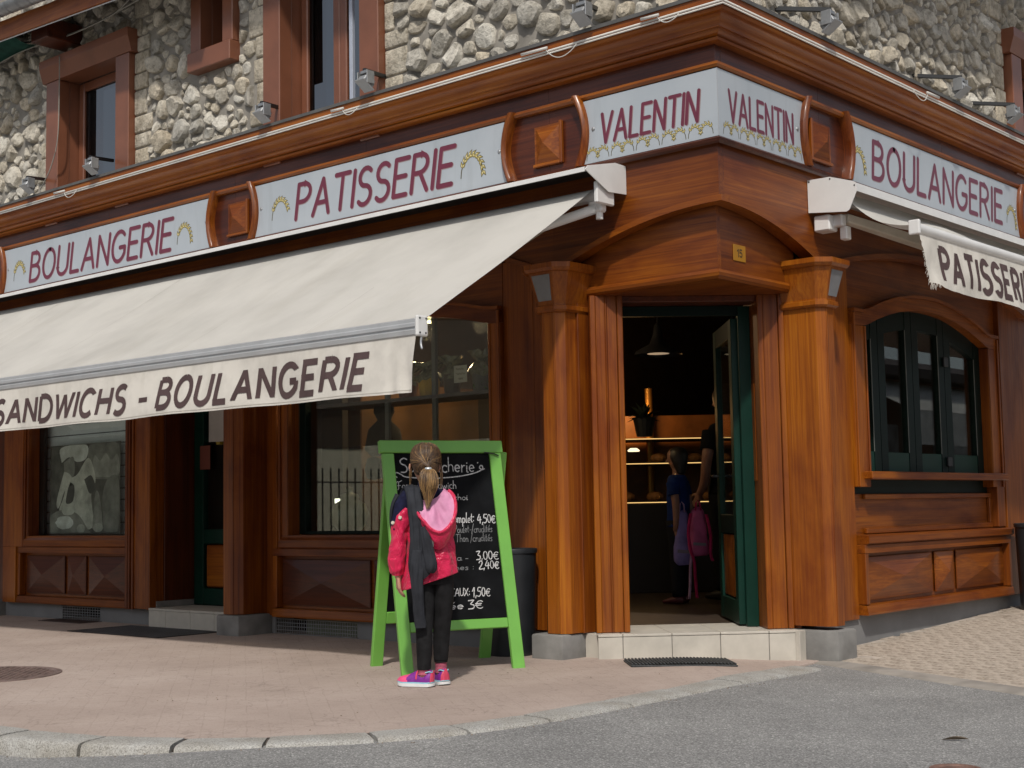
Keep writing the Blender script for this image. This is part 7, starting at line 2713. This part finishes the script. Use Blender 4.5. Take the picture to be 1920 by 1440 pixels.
# ---- people inside the shop -----------------------------------------------------
def clothed(root, W, H, hair, top, legs, shoes, skin, arm_l, arm_r, handL=True, sleeves=.45):
    h = H
    mb = MB()
    loft(mb, W, dense(head_rings(0, .0, h, h * .052, h * .066, h * .145), 3), 20)
    loft(mb, W, [(0, .066 * h * 1.0, h * .925, .004 * h, .005 * h), (0, .066 * h * 1.12, h * .912, .008 * h, .008 * h), (0, .066 * h, h * .902, .004 * h, .004 * h)], 8)
    loft(mb, W, [(0, 0, h * .88, .030 * h, .033 * h), (0, -.004, h * .83, .032 * h, .034 * h), (0, 0, h * .80, .07 * h, .045 * h)], 14)
    loft(mb, W, dense([(0, 0, h * .82, .06 * h, .04 * h), (0, 0, h * .78, .105 * h, .055 * h), (0, 0, h * .66, .095 * h, .062 * h), (0, 0, h * .56, .082 * h, .058 * h), (0, 0, h * .48, .095 * h, .065 * h)], 3), 18)
    for s_ in (-1, 1):
        loft(mb, W, dense([(s_ * .045 * h, 0, h * .52, .052 * h, .058 * h), (s_ * .05 * h, 0, h * .28, .036 * h, .04 * h), (s_ * .052 * h, 0, h * .05, .022 * h, .026 * h)], 3), 14)
        a = arm_l if s_ < 0 else arm_r
        loft(mb, W, dense([(p[0] * h, p[1] * h, p[2] * h, r_ * h, r_ * h) for p, r_ in zip(a, (.030, .026, .021, .016))], 3), 12)
        e = (Vector(a[3]) - Vector(a[2])).normalized()
        hand(mb, W, Vector(a[3]) * h, e, (.3 * -s_, .8, 0), (-s_ * .2, .6, .4), .095 * h, .6)
    body_object('body', mb, skin, root, .007)
    mb = MB()
    loft(mb, W, dense([(0, -.002, h * 1.006, .01 * h, .012 * h), (0, -.004, h * .99, .042 * h, .05 * h), (0, -.010, h * .95, .058 * h, .066 * h), (0, -.022, h * .91, .057 * h, .055 * h), (0, -.03 , h * .87, .050 * h, .040 * h), (0, -.032, h * .83, .040 * h, .026 * h)], 3), 20, .04, 3)
    build('hair', mb, hair, root, smooth=True)
    mb = MB()
    loft(mb, W, dense([(0, 0, h * .825, .045 * h, .043 * h), (0, 0, h * .795, .105 * h, .060 * h), (0, 0, h * .68, .106 * h, .072 * h), (0, 0, h * .58, .098 * h, .070 * h), (0, 0, h * .49, .106 * h, .076 * h)], 4), 24, .05, 5)
    for a in (arm_l, arm_r):
        p0, p1 = Vector(a[0]) * h, Vector(a[1]) * h
        pe = p0.lerp(p1, sleeves * 1.6)
        loft(mb, W, dense([(p0.x, p0.y, p0.z, .044 * h, .044 * h), (*p0.lerp(pe, .5), .042 * h, .042 * h), (*pe, .040 * h, .040 * h)], 3), 16, .05, 6)
    build('shirt', mb, top, root, smooth=True)
    mb = MB()
    for s_ in (-1, 1):
        loft(mb, W, dense([(s_ * .040 * h, 0, h * .53, .062 * h, .072 * h), (s_ * .05 * h, 0, h * .28, .046 * h, .05 * h), (s_ * .052 * h, 0, h * .05, .034 * h, .038 * h)], 4), 18, .06, 8)
    build('trousers', mb, legs, root, smooth=True)
    for s_ in (-1, 1):
        mb = MB()
        loft(mb, W, dense([(s_ * .052 * h, -.040 * h, .02 * h, .020 * h, .018 * h), (s_ * .052 * h, -.01 * h, .028 * h, .027 * h, .028 * h), (s_ * .054 * h, .05 * h, .022 * h, .029 * h, .02 * h), (s_ * .056 * h, .10 * h, .014 * h, .016 * h, .010 * h)], 3), 14)
        build('shoe', mb, shoes, root, smooth=True)
kid = thing('person', 'child in a blue top seen from the side inside the doorway holding two small backpacks', 'person', (-2.03, 2.42, .142))
KW_ = Frame((-2.03, 2.45, .142), (-.80, -.25))
clothed(kid, KW_, 1.22, plain('dark hair', (.018, .012, .008), .5), cloth_mat('blue top', (.008, .025, .12), .2, 9), cloth_mat('dark trousers', (.012, .012, .016), .2, 9), plain('dark red shoe', (.09, .012, .02), .5), SKIN2,
        [(-.105, 0, .775), (-.120, -.02, .66), (-.115, -.02, .55), (-.10, -.01, .47)], [(.105, .0, .775), (.125, -.03, .66), (.12, -.05, .56), (.10, -.06, .50)])
ad = thing('person', 'adult in dark clothes standing behind the child in the unlit shop', 'person', (-1.93, 3.05, .142))
AW_ = Frame((-1.93, 3.02, .142), (-.75, .10))
clothed(ad, AW_, 1.74, plain('dark hair', (.018, .012, .008), .5), cloth_mat('black top', (.006, .006, .008), .2, 9), cloth_mat('black trousers', (.008, .008, .010), .2, 9), plain('black shoe', (.01, .01, .01), .5), SKIN2,
        [(-.105, 0, .775), (-.14, .0, .66), (-.13, .03, .55), (-.11, .08, .49)], [(.105, .0, .775), (.135, .0, .66), (.135, .03, .55), (.13, .06, .48)])
# backpacks hanging from the child's hand
def backpack(c, sx_, h, m, m2, label, straps):
    root = thing('backpack', label, 'backpack', c)
    W = Frame(c, (-.701, .713))
    mb = MB()
    loft(mb, W, dense([(0, 0, 0, .012, .010), (0, 0, -.03, .045 * sx_, .030), (-.004, 0, -.10, .062 * sx_, .048), (-.002, 0, -h * .6, .075 * sx_, .055), (.004, 0, -h * .9, .080 * sx_, .052), (.006, 0, -h, .060 * sx_, .040)], 5), 24, .14, 51, ff=6)
    b = build('bag_body', mb, m, root, smooth=True)
    mb = MB()
    mb.tube([W(-.02, -.03, -.03), W(-.015, -.03, .03), W(.0, -.02, .05), W(.015, -.03, .03), W(.02, -.03, -.03)], .006, 6)
    build('grab_loop', mb, m2, root, smooth=True)
    for pts in straps:
        mb = MB()
        P = dense([(*p, 0, 0) for p in pts], 6)
        rows = []
        for i, p in enumerate(P):
            rows.append([W(p[0] - .011, p[1] + .004 * math.sin(i), p[2]), W(p[0] + .011, p[1], p[2]), W(p[0] + .011, p[1] + .004, p[2]), W(p[0] - .011, p[1] + .008, p[2])])
        mb.grid(rows, close_v=True)
        build('strap', mb, m2, root, smooth=True)
    mb = MB()
    mb.add([W(-.05 * sx_, -.056, -h * .72), W(.05 * sx_, -.058, -h * .74), W(.05 * sx_, -.058, -h * .80), W(-.05 * sx_, -.056, -h * .78)], [(0, 1, 2, 3)])
    build('pocket_band', mb, plain('grey lilac band', (.20, .17, .22), .6), root)
PINKB = cloth_mat('pink backpack nylon', (.50, .10, .24), .15, 9, rough=.5)
LILB = cloth_mat('lilac backpack nylon', (.22, .18, .42), .15, 9, rough=.5)
DPINK = cloth_mat('deep pink webbing', (.42, .02, .10), .1, 20)
backpack((-1.845, 2.44, .895), 1.0, .38, PINKB, DPINK, 'small pink backpack dangling from the hand of the child', [[(-.06, -.05, -.05), (-.085, -.055, -.2), (-.07, -.06, -.33), (-.045, -.055, -.42), (-.04, -.05, -.52), (-.03, -.05, -.70)], [(.06, -.05, -.06), (.088, -.055, -.22), (.085, -.05, -.36), (.10, -.05, -.42)]])
backpack((-1.965, 2.395, .885), .95, .44, LILB, cloth_mat('pale lilac webbing', (.45, .28, .42), .1, 20), 'lilac backpack hanging beside the pink one in the doorway', [[(.06, -.05, -.08), (.065, -.055, -.3), (.05, -.055, -.46), (.045, -.05, -.60), (.035, -.05, -.70)]])
